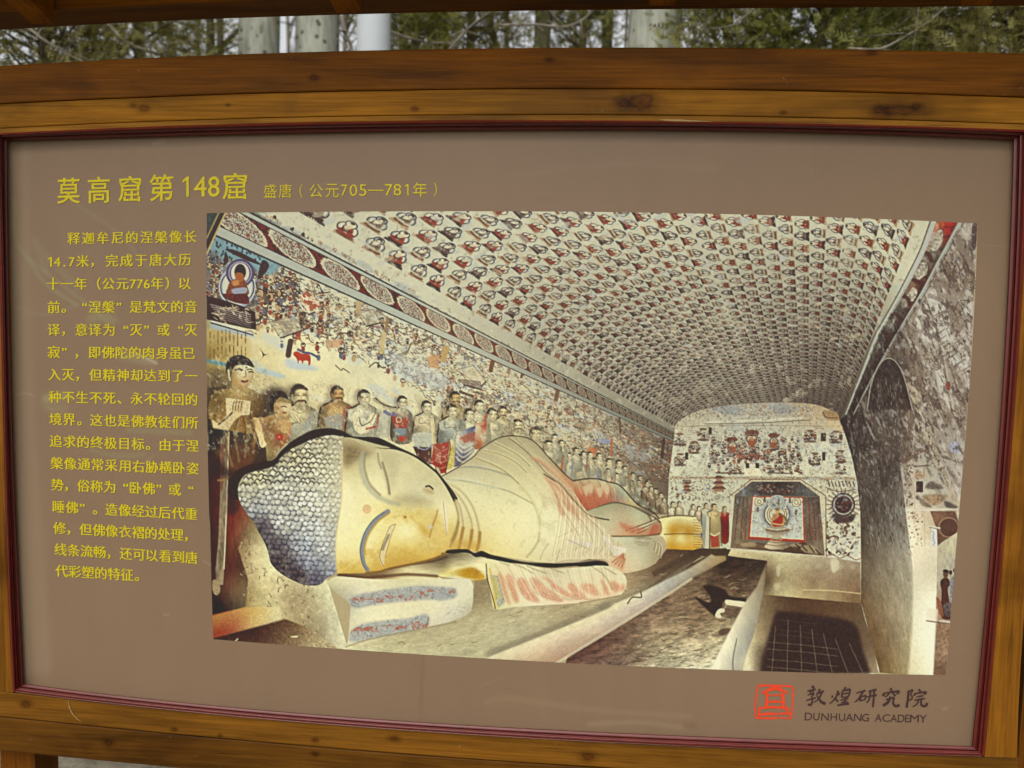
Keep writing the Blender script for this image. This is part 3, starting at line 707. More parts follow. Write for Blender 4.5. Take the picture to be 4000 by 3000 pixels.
fill(ell(*a, 66, 60), (138,142,140)); ring(a[0], a[1], 62, 5, (170,174,166), 1, 57); ring(a[0], a[1], 50, 4, (80,74,70), 1, 48); fill(ell(*a, 46, 46), (196,190,160)); ring(a[0], a[1], 38, 3, (100,84,64)); ring(a[0], a[1], 30, 3, (120,100,72))
b = q('F', 848,735)[0]
fill(ell(*b, 36, 31), (152,156,150)); ring(b[0], b[1], 35, 3, (190,188,168), 1, 30)
for i in range(46): fill(ell(b[0]+prng.randn()*12, b[1]+prng.randn()*10, 3.2, 3.2, 0, 6), [(84,84,80),(176,172,150)][i % 2], .8)
fill(smooth(q('F', 815,820, 832,800, 862,798, 885,815, 892,850, 880,880, 812,878, 812,845)), (170,128,84)); fill(smooth(q('F', 818,850, 850,825, 868,800, 880,815, 876,870, 830,884)), (150,44,30))
stroke(q('F', 862,800, 900,830, 905,865), 9, (110,92,56), .9); fill(ell(*q('F', 848,782)[0], 9, 11), (186,150,96)); fill(ell(*q('F', 848,773)[0], 9, 6), (120,100,60)); stroke(q('F', 818,860, 860,868, 888,862), 5, (196,170,120), .9)
fill(smooth(q('F', 775,890, 846,880, 918,890, 915,915, 880,930, 815,930, 780,915)), (150,136,112)); stroke(q('F', 778,900, 846,912, 916,900), 5, (92,76,60), .9); stroke(q('F', 778,888, 846,898, 916,888), 4, (196,184,150), .9)
shade(q('F', 815,930, 868,930, 872,955, 905,985, 918,1010, 880,1022, 800,1020, 762,1006, 785,985, 806,955), [(q('F',800,1000),(196,184,150)),(q('F',850,950),(170,156,126)),(q('F',900,1000),(130,112,86))])
for y, x0, x1 in ((952,808,872),(972,795,888),(990,780,908)): stroke(q('F', x0,y, (x0+x1)/2,y+8, x1,y), 3, (100,84,64), .8)
shade(q('F', 560,1008, 640,965, 690,975, 780,985, 765,1008, 805,1022, 880,1022, 918,1008, 1010,970, 1140,1060, 1000,1050), [(q('F',620,1000),(120,102,76)),(q('F',700,1010),(92,70,52)),(q('F',1000,1030),(66,48,38)),(q('F',1110,1050),(90,70,54))], tex=[(.3,8,0,2)])
stroke(q('F', 668,955, 1016,975), 5, (150,52,32), .9, sm=False)
for p in ((620,985,700,975,715,1000,640,1004), (990,1005,1060,995,1110,1045,1020,1040), (930,990,980,985,1000,1000,940,1005)): fill(smooth(q('F', *p)), (160,142,108), .8, feather=3)
for p in ((1000,1000,1030,1030), (1045,1000,1075,1040), (1085,1020,1110,1050), (960,990,990,1010)): stroke(q('F', *p), 5, (54,40,34), .9, sm=False)
# dark medallion with rays, and foliage right of the niche
a = q('F', 1255,745)[0]
for i in range(22):
    t = i/22*2*math.pi; d = np.array([math.cos(t), math.sin(t)]); stroke(np.array([a+d*44, a+d*66]), 5, (110,92,76), .8, clip=FM, sm=False)
fill(ell(*a, 46, 48), (110,100,96)); ring(*a, 44, 5, (56,42,42)); ring(*a, 37, 3, (180,176,164)); fill(ell(*a, 33, 34), (62,42,42), tex=[(.5,9,0,1)])
for i in range(40): fill(ell(a[0]+prng.randn()*16, a[1]+prng.randn()*16, 4, 4, 0, 6), [(120,100,96),(50,34,34),(96,54,44)][prng.randint(3)], .8)
fill(smooth(q('F', 1190,800, 1260,820, 1330,800, 1310,850, 1250,860, 1200,850)), (60,42,40), .9, feather=3, tex=[(.4,8,0,1)])
for i in range(70):
    c = q('F', prng.uniform(1150,1350), prng.uniform(850,1060))[0]; t = prng.uniform(0, 3.1); k = prng.uniform(5, 11)
    if prng.rand() < .6: fill(smooth(ell(c[0], c[1], k, k*.5, t, 6), 3), [(66,44,42),(90,58,46),(150,146,136)][prng.randint(3)], .85, clip=FM)
    else: stroke(c+np.cumsum(prng.randn(4, 2)*6, 0), 3, (90,66,54), .8, clip=FM)
for i in range(8): stroke(q('F', 1160+i*22,600+prng.randn()*4, 1170+i*22,632), 5, (74,54,48), .8, sm=False, clip=FM)
stroke(q('F', 1150,640, 1230,664, 1330,650), 4, (90,66,56), .8, clip=FM); stroke(q('F', 1150,1062, 1190,1050, 1230,1075, 1280,1060, 1330,1085, 1365,1075), 5, (130,96,76), .8, clip=FM)
marks(1150,590,1340,700,70,6,.6)
# broken plaster at the top right of the far wall
fill(smooth(q('F', 1125,165, 1180,165, 1225,190, 1222,225, 1180,228, 1135,205)), (150,122,84), .95, tex=[(.15,8,0,1)]); stroke(q('F', 1128,170, 1150,205, 1220,210), 4, (90,62,40), .8); fill(smooth(q('F', 1130,225, 1230,235, 1250,290, 1180,270)), (196,176,132), .7, feather=10)
# plinth below the niche
shade(q('I', 330,455, 640,478, 1052,505, 1310,545, 1312,845, 620,780, 636,540, 380,515), [(q('I',500,480),(196,184,140)),(q('I',720,540),(176,166,128)),(q('I',850,600),(166,152,116)),(q('I',950,700),(140,118,88)),(q('I',1100,620),(150,132,106)),(q('I',1250,600),(140,122,98)),
      (q('I',1200,700),(132,108,82)),(q('I',700,740),(170,158,118)),(q('I',1000,760),(160,142,104)),(q('I',1280,820),(120,96,66)),(q('I',640,600),(120,100,72)),(q('I',655,700),(96,76,54))], tex=[(.10,30,0,1),(.12,4,0,1)])
for x, y in ((1008,575),(1170,580),(1255,580),(930,575),(840,580)): fill(ell(*q('I', x, y)[0], 10), (176,164,134), .6, feather=3)
fill(smooth(q('I', 1095,530, 1150,530, 1155,590, 1110,620)), (206,200,168), .8, feather=3, tex=[(.1,6,0,1)]); fill(smooth(q('I', 705,580, 735,560, 730,640, 710,640)), (206,200,166), .6, feather=5)
stroke(q('I', 900,745, 1100,750, 1310,772), 5, (204,188,140), .7); fill(smooth(q('I', 690,700, 730,700, 720,745, 690,740)), (206,196,156), .6, feather=6)
# wall right of the cave
rw = cat(q('C', 1795,90), rc1, q('F', 1232,225, 1262,300, 1300,420, 1340,600, 1360,800, 1365,1100), q('I', 1312,850, 1345,950, 1390,1100, 1425,1250, 1450,1340, 1660,1362, 1940,1362), q('F', 1960,900, 2035,0), q('C', 2072,120, 2060,90))
shade(rw, [(q('C',1950,200),(176,168,152)),(q('C',1850,400),(150,136,118)),(q('C',2000,400),(168,158,142)),(q('C',1750,650),(176,172,160)),(q('C',1950,700),(180,172,156)),(q('C',1700,950),(170,162,146)),(q('C',1900,1000),(176,168,154)),
      (q('C',1450,1100),(66,50,44)),(q('C',1480,1300),(60,46,40)),(q('C',1620,1000),(120,104,88)),(q('F',1280,250),(52,38,34)),(q('F',1400,200),(66,54,46)),(q('F',1340,420),(60,48,42)),(q('F',1500,300),(80,68,58)),(q('F',1650,300),(104,88,74)),(q('F',1750,250),(150,138,120)),(q('F',1950,300),(166,158,146)),(q('F',1850,550),(170,162,148)),
      (q('F',1400,600),(74,64,56)),(q('F',1550,600),(92,82,72)),(q('F',1400,900),(86,74,62)),(q('F',1560,900),(104,96,86)),(q('F',1600,750),(112,104,94)),(q('F',1420,1200),(112,100,80)),(q('F',1600,1150),(140,130,108)),(q('I',1330,800),(104,82,56)),(q('I',1420,900),(120,100,72)),(q('I',1550,900),(146,134,108)),
      (q('I',1500,1200),(110,88,60)),(q('I',1600,1250),(150,134,98)),(q('F',1660,1050),(176,170,150))], p=3, tex=[(.16,16,1.4,4),(.14,5,1.4,3)])
RM = fullmask(rw)
for i in range(900):                                    # pale scratches and peeling paint on the dark wall
    a = q('F', prng.uniform(1260,1680), prng.uniform(120,1000))[0]
    if a[0] < q('F', 1270+max(0, (a[1]-1600)*.25), 0)[0, 0]: continue
    k = prng.uniform(6, 26); d = np.array([prng.randn()*.2+.1, 1])*k
    stroke(np.array([a, a+d]), prng.uniform(1.8, 4), [(146,146,140),(116,112,104),(40,30,28),(170,170,162),(46,36,32),(120,92,70)][prng.randint(6)], prng.uniform(.3, .75), clip=RM, sm=False)
fill(smooth(q('F', 1330,60, 1420,20, 1480,120, 1500,350, 1420,420, 1340,420, 1300,280)), (40,30,28), .45, feather=26, clip=RM)
for i in range(60): a = q('F', prng.uniform(1590,1760), prng.uniform(0,380))[0]; fill(smooth(ell(a[0], a[1], prng.uniform(3,7), prng.uniform(6,16), .2, 7), 2), [(50,36,34),(186,182,164),(84,66,56)][prng.randint(3)], .75, clip=RM)
stroke(q('F', 1380,460, 1440,400, 1500,340), 4, (130,124,112), .7, clip=RM)
arc = smooth(q('C', 1340,1361, 1365,1200, 1405,1090, 1445,1035, 1490,1020, 1540,1055, 1590,1160, 1640,1361), 5, False)
fill(arc, (50,38,34), .7, feather=4, tex=[(.4,12,1.4,4)]); stroke(arc+np.array([(8, 14)])*0, 4, (176,172,156), .9, sm=False)
for i in range(40): a = q('C', prng.uniform(1420,1560), prng.uniform(1150,1361))[0]; stroke(np.array([a, a+(prng.randn()*4, prng.uniform(8,24))]), 3.5, (170,164,148), prng.uniform(.3,.7), sm=False)
# mural on the far right: slanted terraces, clouds and trees in brown ink
S4 = [(110,84,66),(76,54,48),(140,116,92),(96,92,96),(60,44,40)]
for i in range(330):
    a = q('C', prng.uniform(1560,2070), prng.uniform(110,1361))[0]
    if a[0] < 3540+(1000-a[1])*.18+90: continue
    k = prng.uniform(6, 22); fill(smooth(a+np.cumsum(prng.randn(6, 2)*k*.6, 0), 3), (S4+[(210,208,198),(200,196,184)])[prng.randint(7)], prng.uniform(.35,.85), clip=RM)
for p, cl in (((1740,580, 1880,560, 1990,640, 1880,700, 1900,900, 1700,900, 1600,740), (214,212,200)), ((1810,760, 1900,820, 1900,900, 1830,870), (200,198,188)), ((1950,740, 2030,640, 2040,760, 1960,800), (206,204,196)), ((1790,1080, 1880,1180, 1910,1350, 1850,1361), (214,212,200)), ((1900,1000, 2010,1050, 2000,1090, 1920,1090), (206,206,200))): fill(smooth(q('C', *p)), cl, .85, feather=8, clip=RM)
for k in range(5): stroke(q('C', 1740,590+k*6, 1800,610+k*5, 1880,660+k*6, 1920,700, 1950,640, 2040,640), 3.5, (80,62,56), .7, clip=RM) if k % 2 == 0 else None
for x in (1870,1900,1930,1990): stroke(smooth(q('C', x,380, x+25,430, x+10,480, x-20,440, x,400)), 5, (70,52,48), .8, clip=RM)
for x, y in ((2030,520),(1830,760),(1800,1050)):
    for r in (9, 18, 26): ring(*q('C', x, y)[0], r, 4, (100,84,74), .8)
for x0, y0, x1, y1 in ((1720,600,1990,1361),(1790,760,1900,1361),(1600,800,1760,1361),(1960,130,1850,350)): stroke(q('C', x0,y0, x1,y1), 9, (120,104,86), .75, clip=RM, sm=False); stroke(q('C', x0+16,y0, x1+16,y1), 4, (186,180,164), .8, clip=RM, sm=False)
for i in range(34):
    x, y = prng.uniform(1780,2040), prng.uniform(700,1300); stroke(q('C', x,y, x+50,y-34), 4, (90,72,62), .65, clip=RM, sm=False); stroke(q('C', x,y, x+20,y+44), 3, (120,104,92), .6, clip=RM, sm=False)
fill(smooth(q('C', 1860,1190, 1890,1175, 1890,1230, 1870,1230)), (130,56,40), .9); fill(smooth(q('C', 2040,130, 2070,130, 2060,290, 2035,270)), (66,46,44), .9)
# cornice of the right side: red scroll band between two pale mouldings
bandp = cat(rc1, rc2[::-1])
shade(bandp, [(q('C',1850,170),(150,54,30)),(q('C',1800,260),(120,110,98)),(q('C',1700,420),(120,106,90)),(q('C',1650,560),(96,62,46)),(q('C',1580,700),(92,78,66)),(q('C',1470,880),(70,54,46)),(q('C',1380,1060),(60,46,40)),(q('C',1250,1300),(58,44,38))], tex=[(.5,12,0,1)])
BM = fullmask(bandp)
for x, y, k in ((1800,235,50),(1700,440,44),(1640,600,36),(1590,660,26),(1500,790,26),(1430,930,20)): a = q('C', x, y)[0]; fill(smooth(ell(*a, k*.5, k*.85, .5, 9)+prng.randn(9, 2)*3, 2), (164,158,140), .9, clip=BM, tex=[(.6,9,0,1)])
for x, y in ((1745,330),(1690,520),(1600,620),(1545,740),(1470,860)): stroke(q('C', x-40,y-20, x+5,y, x+20,y+40), 16, (72,38,28), .85, clip=BM)
stroke(rc1, 20, (178,180,168), 1, sm=False, w2=5); stroke(rc1+(-12, -3), 6, (70,56,50), .8, sm=False, w2=3); stroke(rc2, 20, (166,168,156), 1, sm=False, w2=4); stroke(rc2+(9, 4), 5, (80,66,58), .7, sm=False, w2=2)
# broad strip hanging from the right cornice, running down the edge
st = smooth(q('F', 1640,0, 1690,120, 1760,330, 1810,480, 1880,640, 1950,790, 1972,860, 1985,760, 1900,560, 1830,400, 1790,250, 1740,100, 1720,0), 3)
fill(st, (176,164,140), .9, clip=RM, tex=[(.35,8,1.1,4)])
for i in range(60):
    t = prng.rand(); a = q('F', 1665+t*280+prng.randn()*8, t*780)[0]; fill(ell(a[0], a[1], 3, 6, .4, 6), (84,62,54), .7, clip=RM)
# doorway reveal on the right: painted jamb, bright strip, landscape and donor figure
shade(q('F', 1600,480, 1640,490, 1780,390, 1830,480, 1950,740, 1970,880, 1960,900, 1952,1350, 1690,1350, 1690,1180, 1660,950, 1640,790, 1620,600), [(q('F',1660,600),(196,190,172)),(q('F',1750,560),(184,178,158)),(q('F',1850,620),(180,176,160)),(q('F',1700,850),(214,206,180)),(q('F',1800,850),(190,176,146)),(q('F',1800,700),(190,184,166)),(q('F',1740,1000),(224,218,190)),(q('F',1730,1250),(228,224,196)),(q('F',1880,1050),(186,176,150)),(q('F',1900,1250),(180,168,142))], tex=[(.07,9,0,1)])
fill(q('F', 1600,470, 1640,445, 1770,375, 1785,395, 1650,480, 1612,500), (110,88,72), .9, tex=[(.4,8,0,1)])
fill(q('F', 1625,490, 1680,500, 1690,770, 1640,770), (200,194,174), .9)
for i in range(70): a = q('F', prng.uniform(1630,1685), prng.uniform(500,760))[0]; fill(ell(*a, prng.uniform(2,5), prng.uniform(2,6), 0, 6), [(70,54,50),(130,96,80)][prng.randint(2)], .75)
for i in range(90): a = q('F', prng.uniform(1655,1750), prng.uniform(780,1060))[0]; fill(ell(*a, prng.uniform(2,5), prng.uniform(2,5), prng.uniform(0,3), 6), [(84,62,58),(176,130,104),(196,160,130)][prng.randint(3)], .7)
stroke(q('F', 1690,500, 1695,770, 1755,790, 1760,1340), 3, (190,150,120), .7, sm=False); stroke(q('F', 1690,780, 1960,770), 7, (206,200,184), .9, sm=False); stroke(q('F', 1690,510, 1800,500), 5, (70,54,46), .8, sm=False)
fill(q('F', 1703,600, 1748,600, 1748,668, 1703,668), (64,46,42))
for p, cl in (((1690,545,1760,540,1750,580,1700,582),(166,132,100)), ((1760,640,1800,600,1870,640,1830,650),(66,52,46)), ((1740,690,1830,680,1900,690,1850,740,1800,745),(130,100,70)), ((1720,700,1760,720,1800,760,1740,750),(96,76,58)), ((1880,720,1950,750,1950,768,1890,760),(56,42,40)), ((1700,690,1720,690,1720,715,1705,710),(50,40,40))): fill(smooth(q('F', *p)), cl, .7, feather=5, tex=[(.6,8,0,1)])
shade(q('F', 1790,785, 1945,785, 1970,870, 1965,960, 1900,960, 1860,1010, 1840,1050, 1832,900), [(q('F',1900,870),(92,66,54)),(q('F',1830,820),(124,92,72)),(q('F',1850,1000),(96,70,56))], tex=[(.2,8,0,1)])
a = q('F', 1905,885)[0]; ring(*a, 38, 4, (150,118,90)); fill(ell(*a, 35), (84,58,48), tex=[(.15,7,0,1)])
fill(q('F', 1798,885, 1832,890, 1836,1340, 1800,1340), (206,206,200)); stroke(q('F', 1780,878, 1850,890), 6, (206,200,182), 1, sm=False); stroke(q('F', 1786,884, 1850,897), 3, (110,96,86), .9, sm=False)
for i in range(20): a = q('F', 1812+prng.randn()*6, 910+i*8)[0]; fill(ell(*a, 4, 3, 0, 6), (150,156,170), .8)
shade(q('I', 1690,420, 1865,430, 1845,1362, 1652,1358, 1680,1080, 1690,760), [(q('I',1740,500),(222,214,186)),(q('I',1700,800),(214,208,182)),(q('I',1790,800),(232,228,202)),(q('I',1740,1100),(230,228,200)),(q('I',1680,1300),(216,208,170)),(q('I',1800,1300),(232,230,200)),(q('I',1850,600),(206,196,170))], feather=6, tex=[(.05,9,0,1)])
shade(q('I', 1865,430, 1900,400, 2010,330, 2018,420, 1960,970, 1850,960, 1858,800), [(q('I',1960,420),(190,184,152)),(q('I',1880,500),(180,170,140)),(q('I',1950,550),(168,164,148)),(q('I',1870,900),(150,120,96))], tex=[(.16,8,1.5,3)])
shade(q('I', 1858,965, 1960,1000, 1930,1362, 1835,1362), [(q('I',1900,1050),(134,106,82)),(q('I',1890,1300),(112,84,64)),(q('I',1940,1200),(150,124,100))], feather=5, tex=[(.3,8,0,1)])
fill(q('I', 1785,870, 1870,885, 1860,985, 1790,970), (222,214,190), .8, feather=4); stroke(q('I', 1785,968, 1960,990), 5, (110,84,66), .8, sm=False)
fill(smooth(q('I', 1885,690, 1910,660, 1945,665, 1955,710, 1940,740, 1955,860, 1965,950, 1900,950, 1890,880, 1895,760)), (74,44,38)); fill(smooth(q('I', 1905,605, 1930,598, 1945,620, 1935,660, 1912,655)), (96,66,54)); fill(smooth(q('I', 1903,608, 1925,596, 1948,610, 1930,622)), (44,32,34))
fill(smooth(q('I', 1855,800, 1890,830, 1910,930, 1880,920)), (130,82,62), .9); fill(smooth(q('I', 1955,690, 2000,650, 1995,860, 1960,840)), (120,128,140), .85, tex=[(.4,7,0,1)]); fill(smooth(q('I', 1910,850, 1970,840, 1972,930, 1925,930)), (92,84,84), .8, tex=[(.5,6,0,1)])
for x, y in ((1960,620),(1990,605),(1905,690)): fill(ell(*q('I', x, y)[0], 7, 9), (60,44,46))
fill(smooth(q('F', 1905,380, 1945,350, 1985,385, 1985,410, 1940,430, 1905,425)), (150,154,172), .9, clip=RM)
for k in range(5): stroke(q('F', 1945,352, 1908+k*18,428), 3, (190,190,200), .8, clip=RM, sm=False)
um = np.clip(RM-BM, 0, 1)*np.clip((grid(slice(0, CH), slice(0, CW))[0]-3330)/60, 0, 1).astype(np.float32)*np.clip((1990-grid(slice(0, CH), slice(0, CW))[1])/200, 0, 1).astype(np.float32)
for sc0, th, cl, al in ((46,.12,(112,92,76),.6),(20,.2,(74,56,50),.65),(11,.26,(58,44,42),.6),(15,.3,(214,210,198),.6),(8,.3,(150,128,106),.5),(6,.34,(206,200,186),.5)): mottle(um, sc0, th, cl, al, 1.15, 2.2)
dm = RM*np.clip((3560-grid(slice(0, CH), slice(0, CW))[0])/60, 0, 1).astype(np.float32)
for sc0, th, cl, al in ((30,.15,(48,36,32),.5),(12,.3,(150,148,140),.45),(7,.3,(176,172,160),.4),(6,.3,(40,30,28),.5)): mottle(dm*np.clip((2120-grid(slice(0, CH), slice(0, CW))[1])/260, .12, 1).astype(np.float32), sc0, th, cl, al, 1.4, 3.5)
FM2 = FM*(grid(slice(0, CH), slice(0, CW))[1] < 2010+(grid(slice(0, CH), slice(0, CW))[0]-2800)*.27).astype(np.float32)
mottle(FM2, 9, .36, (104,84,70), .5); mottle(FM2, 6, .34, (74,58,50), .4); mottle(FM2, 22, .38, (160,172,176), .45)
comp((slice(0, CH), slice(0, CW)), dm*.22*np.clip((2150-grid(slice(0, CH), slice(0, CW))[1])/300, 0, 1).astype(np.float32), (52,46,44)); comp((slice(0, CH), slice(0, CW)), um*.16, (92,84,78))
fill(arc, (46,34,30), .6, feather=5); stroke(arc, 3, (178,172,156), .8, sm=False)
for i in range(50): a = q('C', prng.uniform(1400,1570), prng.uniform(1130,1361))[0]; stroke(np.array([a, a+(prng.randn()*3, prng.uniform(8,22))]), 2.4, (160,152,138), prng.uniform(.2,.55), sm=False)
# ---- floor, steps
shade(q('I', -600,540, 0,600, 250,480, 400,505, 640,535, 620,780, 1320,850, 1450,1340, 1445,1390, -820,1390, -820,1300), [(q('I',300,600),(62,46,36)),(q('I',550,560),(58,44,34)),(q('I',200,620),(84,66,50)),(q('I',100,700),(112,92,70)),(q('I',450,700),(78,60,46)),(q('I',0,800),(128,106,82)),(q('I',-150,800),(112,88,68)),(q('I',-250,950),(120,98,78)),(q('I',0,1000),(140,120,92)),(q('I',150,950),(124,102,78)),(q('I',250,1050),(166,152,118)),
      (q('I',100,1200),(186,176,144)),(q('I',-150,1150),(160,146,116)),(q('I',-300,1250),(140,122,100)),(q('I',200,1280),(206,198,166)),(q('I',-200,1330),(180,170,142))], tex=[(.18,26,-.25,4),(.42,9,-.15,3),(.2,4,0,2)])
stp = q('I', -560,1330, -400,1190, -150,1000, 0,900, 300,640, 560,560, 560,720, 480,830, 380,980, 240,1330)
for i in range(260):                                    # ruts and clods on the earth step
    a = q('I', prng.uniform(-520,480), prng.uniform(640,1330))[0]
    if fullok(a) if 'fullok' in globals() else True:
        d = a+np.array([prng.uniform(10,44), prng.uniform(-9,2)]); b = prng.rand() < .35
        stroke(np.array([a, (a+d)/2+(0, prng.randn()*4), d]), prng.uniform(2.5,6), (204,194,160) if b else (74,54,42), prng.uniform(.2,.55), clip=None if False else None) if np.all(np.cross(q('I', 560,720, 240,1330)[1]-q('I', 560,720, 240,1330)[0], d-q('I', 560,720)[0]) > 0) and np.cross(q('I', -560,1330, 300,640)[1]-q('I', -560,1330)[0], a-q('I', -560,1330)[0]) > 0 else None
fill(smooth(q('I', 180,722, 240,715, 330,740, 372,790, 480,805, 490,835, 340,822, 310,870, 268,932, 225,905, 165,850, 118,798, 150,805, 225,835, 228,790)), (42,28,26), .92, feather=5)
fill(smooth(q('I', 340,818, 400,822, 485,835, 478,868, 400,860, 345,850)), (214,206,172)); fill(smooth(q('I', 265,925, 290,885, 335,882, 330,905, 300,915, 310,945, 275,945)), (212,204,172)); fill(q('I', 330,875, 470,872, 440,930, 340,930), (92,72,56), .8, feather=5, tex=[(.3,8,0,1)])
fill(smooth(q('I', 290,1040, 340,1020, 385,1030, 350,1065, 300,1068)), (72,52,42), .8, feather=4); fill(smooth(q('I', 240,1065, 300,1055, 330,1075, 260,1085)), (76,58,46), .6, feather=4)
# side of the step
shade(q('I', 640,536, 628,640, 612,780, 540,1080, 490,1220, 462,1335, 225,1335, 300,1180, 400,985, 480,835, 565,720), [(q('I',625,570),(120,102,76)),(q('I',600,700),(140,126,100)),(q('I',540,800),(166,156,130)),(q('I',500,950),(180,174,150)),(q('I',430,1000),(206,200,172)),(q('I',380,1150),(220,214,184)),(q('I',300,1290),(228,222,192)),(q('I',440,1200),(166,166,154)),(q('I',420,1300),(172,168,150)),(q('I',510,1080),(150,146,132)),(q('I',480,1250),(196,188,158))], feather=3, tex=[(.06,14,1.2,4)])
stroke(q('I', 395,1330, 393,1240, 420,1100), 5, (96,86,74), .7)
# paved floor
shade(q('I', 612,778, 1310,842, 1322,870, 1345,960, 1400,1120, 1440,1345, 458,1345, 490,1220, 540,1080), [(q('I',640,820),(110,90,64)),(q('I',620,950),(130,112,84)),(q('I',560,1100),(170,156,120)),(q('I',520,1300),(214,206,170)),(q('I',580,1300),(150,134,104)),(q('I',750,830),(86,64,46)),(q('I',1000,860),(84,60,42)),(q('I',1250,880),(92,70,50)),(q('I',1320,1000),(98,78,58)),(q('I',1380,1200),(112,92,70)),(q('I',1420,1330),(150,134,106))], tex=[(.10,6,0,1),(.06,20,0,1)])
flo = q('I', 705,895, 850,905, 1000,925, 1180,955, 1255,975, 1295,1030, 1330,1180, 1385,1345, 590,1345, 600,1240, 650,1070, 690,930)
fill(flo, (48,32,30), .96, feather=12, tex=[(.12,6,0,1)]); fill(q('I', 560,1150, 650,1150, 640,1345, 540,1345), (62,44,38), .45, feather=26)
for x0, y0, x1 in ((700,1000,672),(790,960,782),(878,1000,888),(960,1030,1000),(1045,1060,1108),(1130,1100,1222),(1230,1130,1330)): stroke(q('I', x0,y0, (x0+x1)/2,(y0+1345)/2, x1,1345), 2.2, (150,132,108), .62, sm=False)
for y in (1120,1170,1245,1300): stroke(q('I', 640,y, 900,y+22, 1150,y+52), 2.4, (160,142,116), .42, sm=False)
for y in (960,1030,1065): stroke(q('I', 700,y, 1000,y+30), 2, (120,100,84), .3, sm=False)
# ---------------------------------------------------------------- mourners behind the statue
def mourner(t, x, y, hw, skin=(206,194,152), robe=(200,192,154), face=0, lean=0, body=2.2, shadow=1, beard=0, hair=1, width=1.0, trim=None):
    """t, x, y: head centre on a working sheet; hw: head width there"""
    s = TILES[t][2]; c = q(t, x, y)[0]; k = hw/s
    sk = np.array(skin, float); rb = np.array(robe, float)
    B = lambda *v: smooth(np.array(v, float).reshape(-1, 2)*k+c, 4)
    w = width
    body_p = B(-.30,.5, -.62*w,.72, -.98*w,.95, -1.12*w,1.5, -1.08*w,body, 1.02*w+lean,body, 1.08*w,1.5, .92*w,.95, .58*w,.70, .28,.5)
    if shadow:
        fill(body_p+np.array([-.34*k, -.16*k]), (120,104,80), .5, feather=k*.16); fill(ell(c[0]-.36*k, c[1]-.12*k, .55*k, .66*k), (120,104,80), .5, feather=k*.16)
        fill(body_p+np.array([-.13*k, -.10*k]), (44,32,26), .95, feather=k*.03); fill(ell(c[0]-.11*k, c[1]-.1*k, .50*k, .64*k), (44,32,26), .92, feather=k*.03)
    shade(body_p, [(c+(-.95*k, 1.3*k), rb*.66),(c+(-.5*k, 1.1*k), rb*1.02),(c+(.1*k, 1.2*k), rb*1.10),(c+(.9*k, 1.3*k), rb*.62),(c+(.5*k, 1.7*k), rb*.86),(c+(0, body*k), rb*.74),(c+(-.2*k, .8*k), sk*1.04),(c+(.1*k, .62*k), sk*.8)], tex=[(.08,5,0,1)])
    fill(B(-.24,.3, -.26,.75, .26,.75, .24,.3), sk*.80)
    hd = ell(c[0], c[1], .48*k, .62*k, 0, 18)
    shade(hd, [(c+(-.44*k, 0), sk*.62),(c+(.0, -.15*k), sk*1.08),(c+(.12*k, .2*k), sk*1.1),(c+(.46*k, .1*k), sk*.72),(c+(0, .58*k), sk*.76),(c+(-.2*k, .25*k), sk*.98)])
    if hair: fill(B(-.5,.02, -.46,-.4, -.2,-.66, .12,-.68, .42,-.44, .40,-.34, .05,-.42, -.26,-.34, -.36,.02), (50,40,34), .92)
    if k > 16:
        e = .10+.08*face
        for sx in (-.2, .24): stroke(c+np.array([(sx-.1+face*.1, -.06),(sx+.02+face*.1, -.09),(sx+.11+face*.1, -.05)])*k, .03*k, (72,54,42), .7, soft=.03*k); stroke(c+np.array([(sx-.11+face*.1, -.17),(sx+.12+face*.1, -.19)])*k, .02*k, (104,82,60), .5, soft=.04*k, sm=False)
        stroke(c+np.array([(.04+face*.1, -.05),(.08+face*.12, .13),(.0+face*.1, .16)])*k, .02*k, (128,100,70), .5, soft=.04*k)
        stroke(c+np.array([(-.10+face*.1, .30),(.03+face*.1, .31),(.15+face*.1, .29)])*k, .03*k, (120,74,56), .65, soft=.04*k)
        fill(ell(c[0]-.46*k, c[1]+.06*k, .08*k, .2*k), sk*.78)
        if beard: stroke(c+np.array([(-.28, .36),(-.1, .23),(.05, .25),(.22, .22),(.34, .38)])*k, .10*k, (58,42,34), .9); fill(B(-.12,.42, .12,.40, .06,.62, -.06,.62), (110,90,66), .5)
        fill(ell(c[0]-.30*k, c[1]+.05*k, .2*k, .45*k), sk*.6, .35, feather=.25*k); fill(ell(c[0]+.05*k, c[1]-.28*k, .3*k, .14*k), np.minimum(sk*1.12, 228), .5, feather=.12*k)
        if prng.rand() < .65:                            # hands brought together before the chest
            for sx in (-1, 1): stroke(c+np.array([(sx*.95*w, 1.05),(sx*.85*w, 1.6),(sx*.12, 1.42)])*k, .30*k, rb*(1.05 if sx < 0 else .8), .8, soft=.08*k); stroke(c+np.array([(sx*.70*w, 1.1),(sx*.62*w, 1.55),(sx*.2, 1.5)])*k, .04*k, rb*.45, .6, soft=.03*k)
            fill(ell(c[0], c[1]+1.34*k, .16*k, .22*k), sk*1.0, .95, feather=.06*k); stroke(c+np.array([(.0, 1.15),(.0, 1.52)])*k, .03*k, sk*.55, .6, sm=False)
        # folds of the robe
        for j in range(4): stroke(c+np.array([(-.7+.25*j, .95+.05*j),(-.3+.22*j, 1.4+.1*j),(.3+.1*j, 1.75+.12*j)])*k, .035*k, rb*.5, .6, clip=None)
        stroke(c+np.array([(-.42, .72),(0, .98),(.42, .70)])*k, .05*k, rb*.62, .6)
    if trim is not None: stroke(c+np.array([(.72*w, .95),(.55, 1.35),(.45, body*.9)])*k, .26*k, trim, .7, soft=.04*k); stroke(c+np.array([(-.9*w, 1.7),(0, 1.9),(.8*w, 1.6)])*k, .10*k, trim, .5)

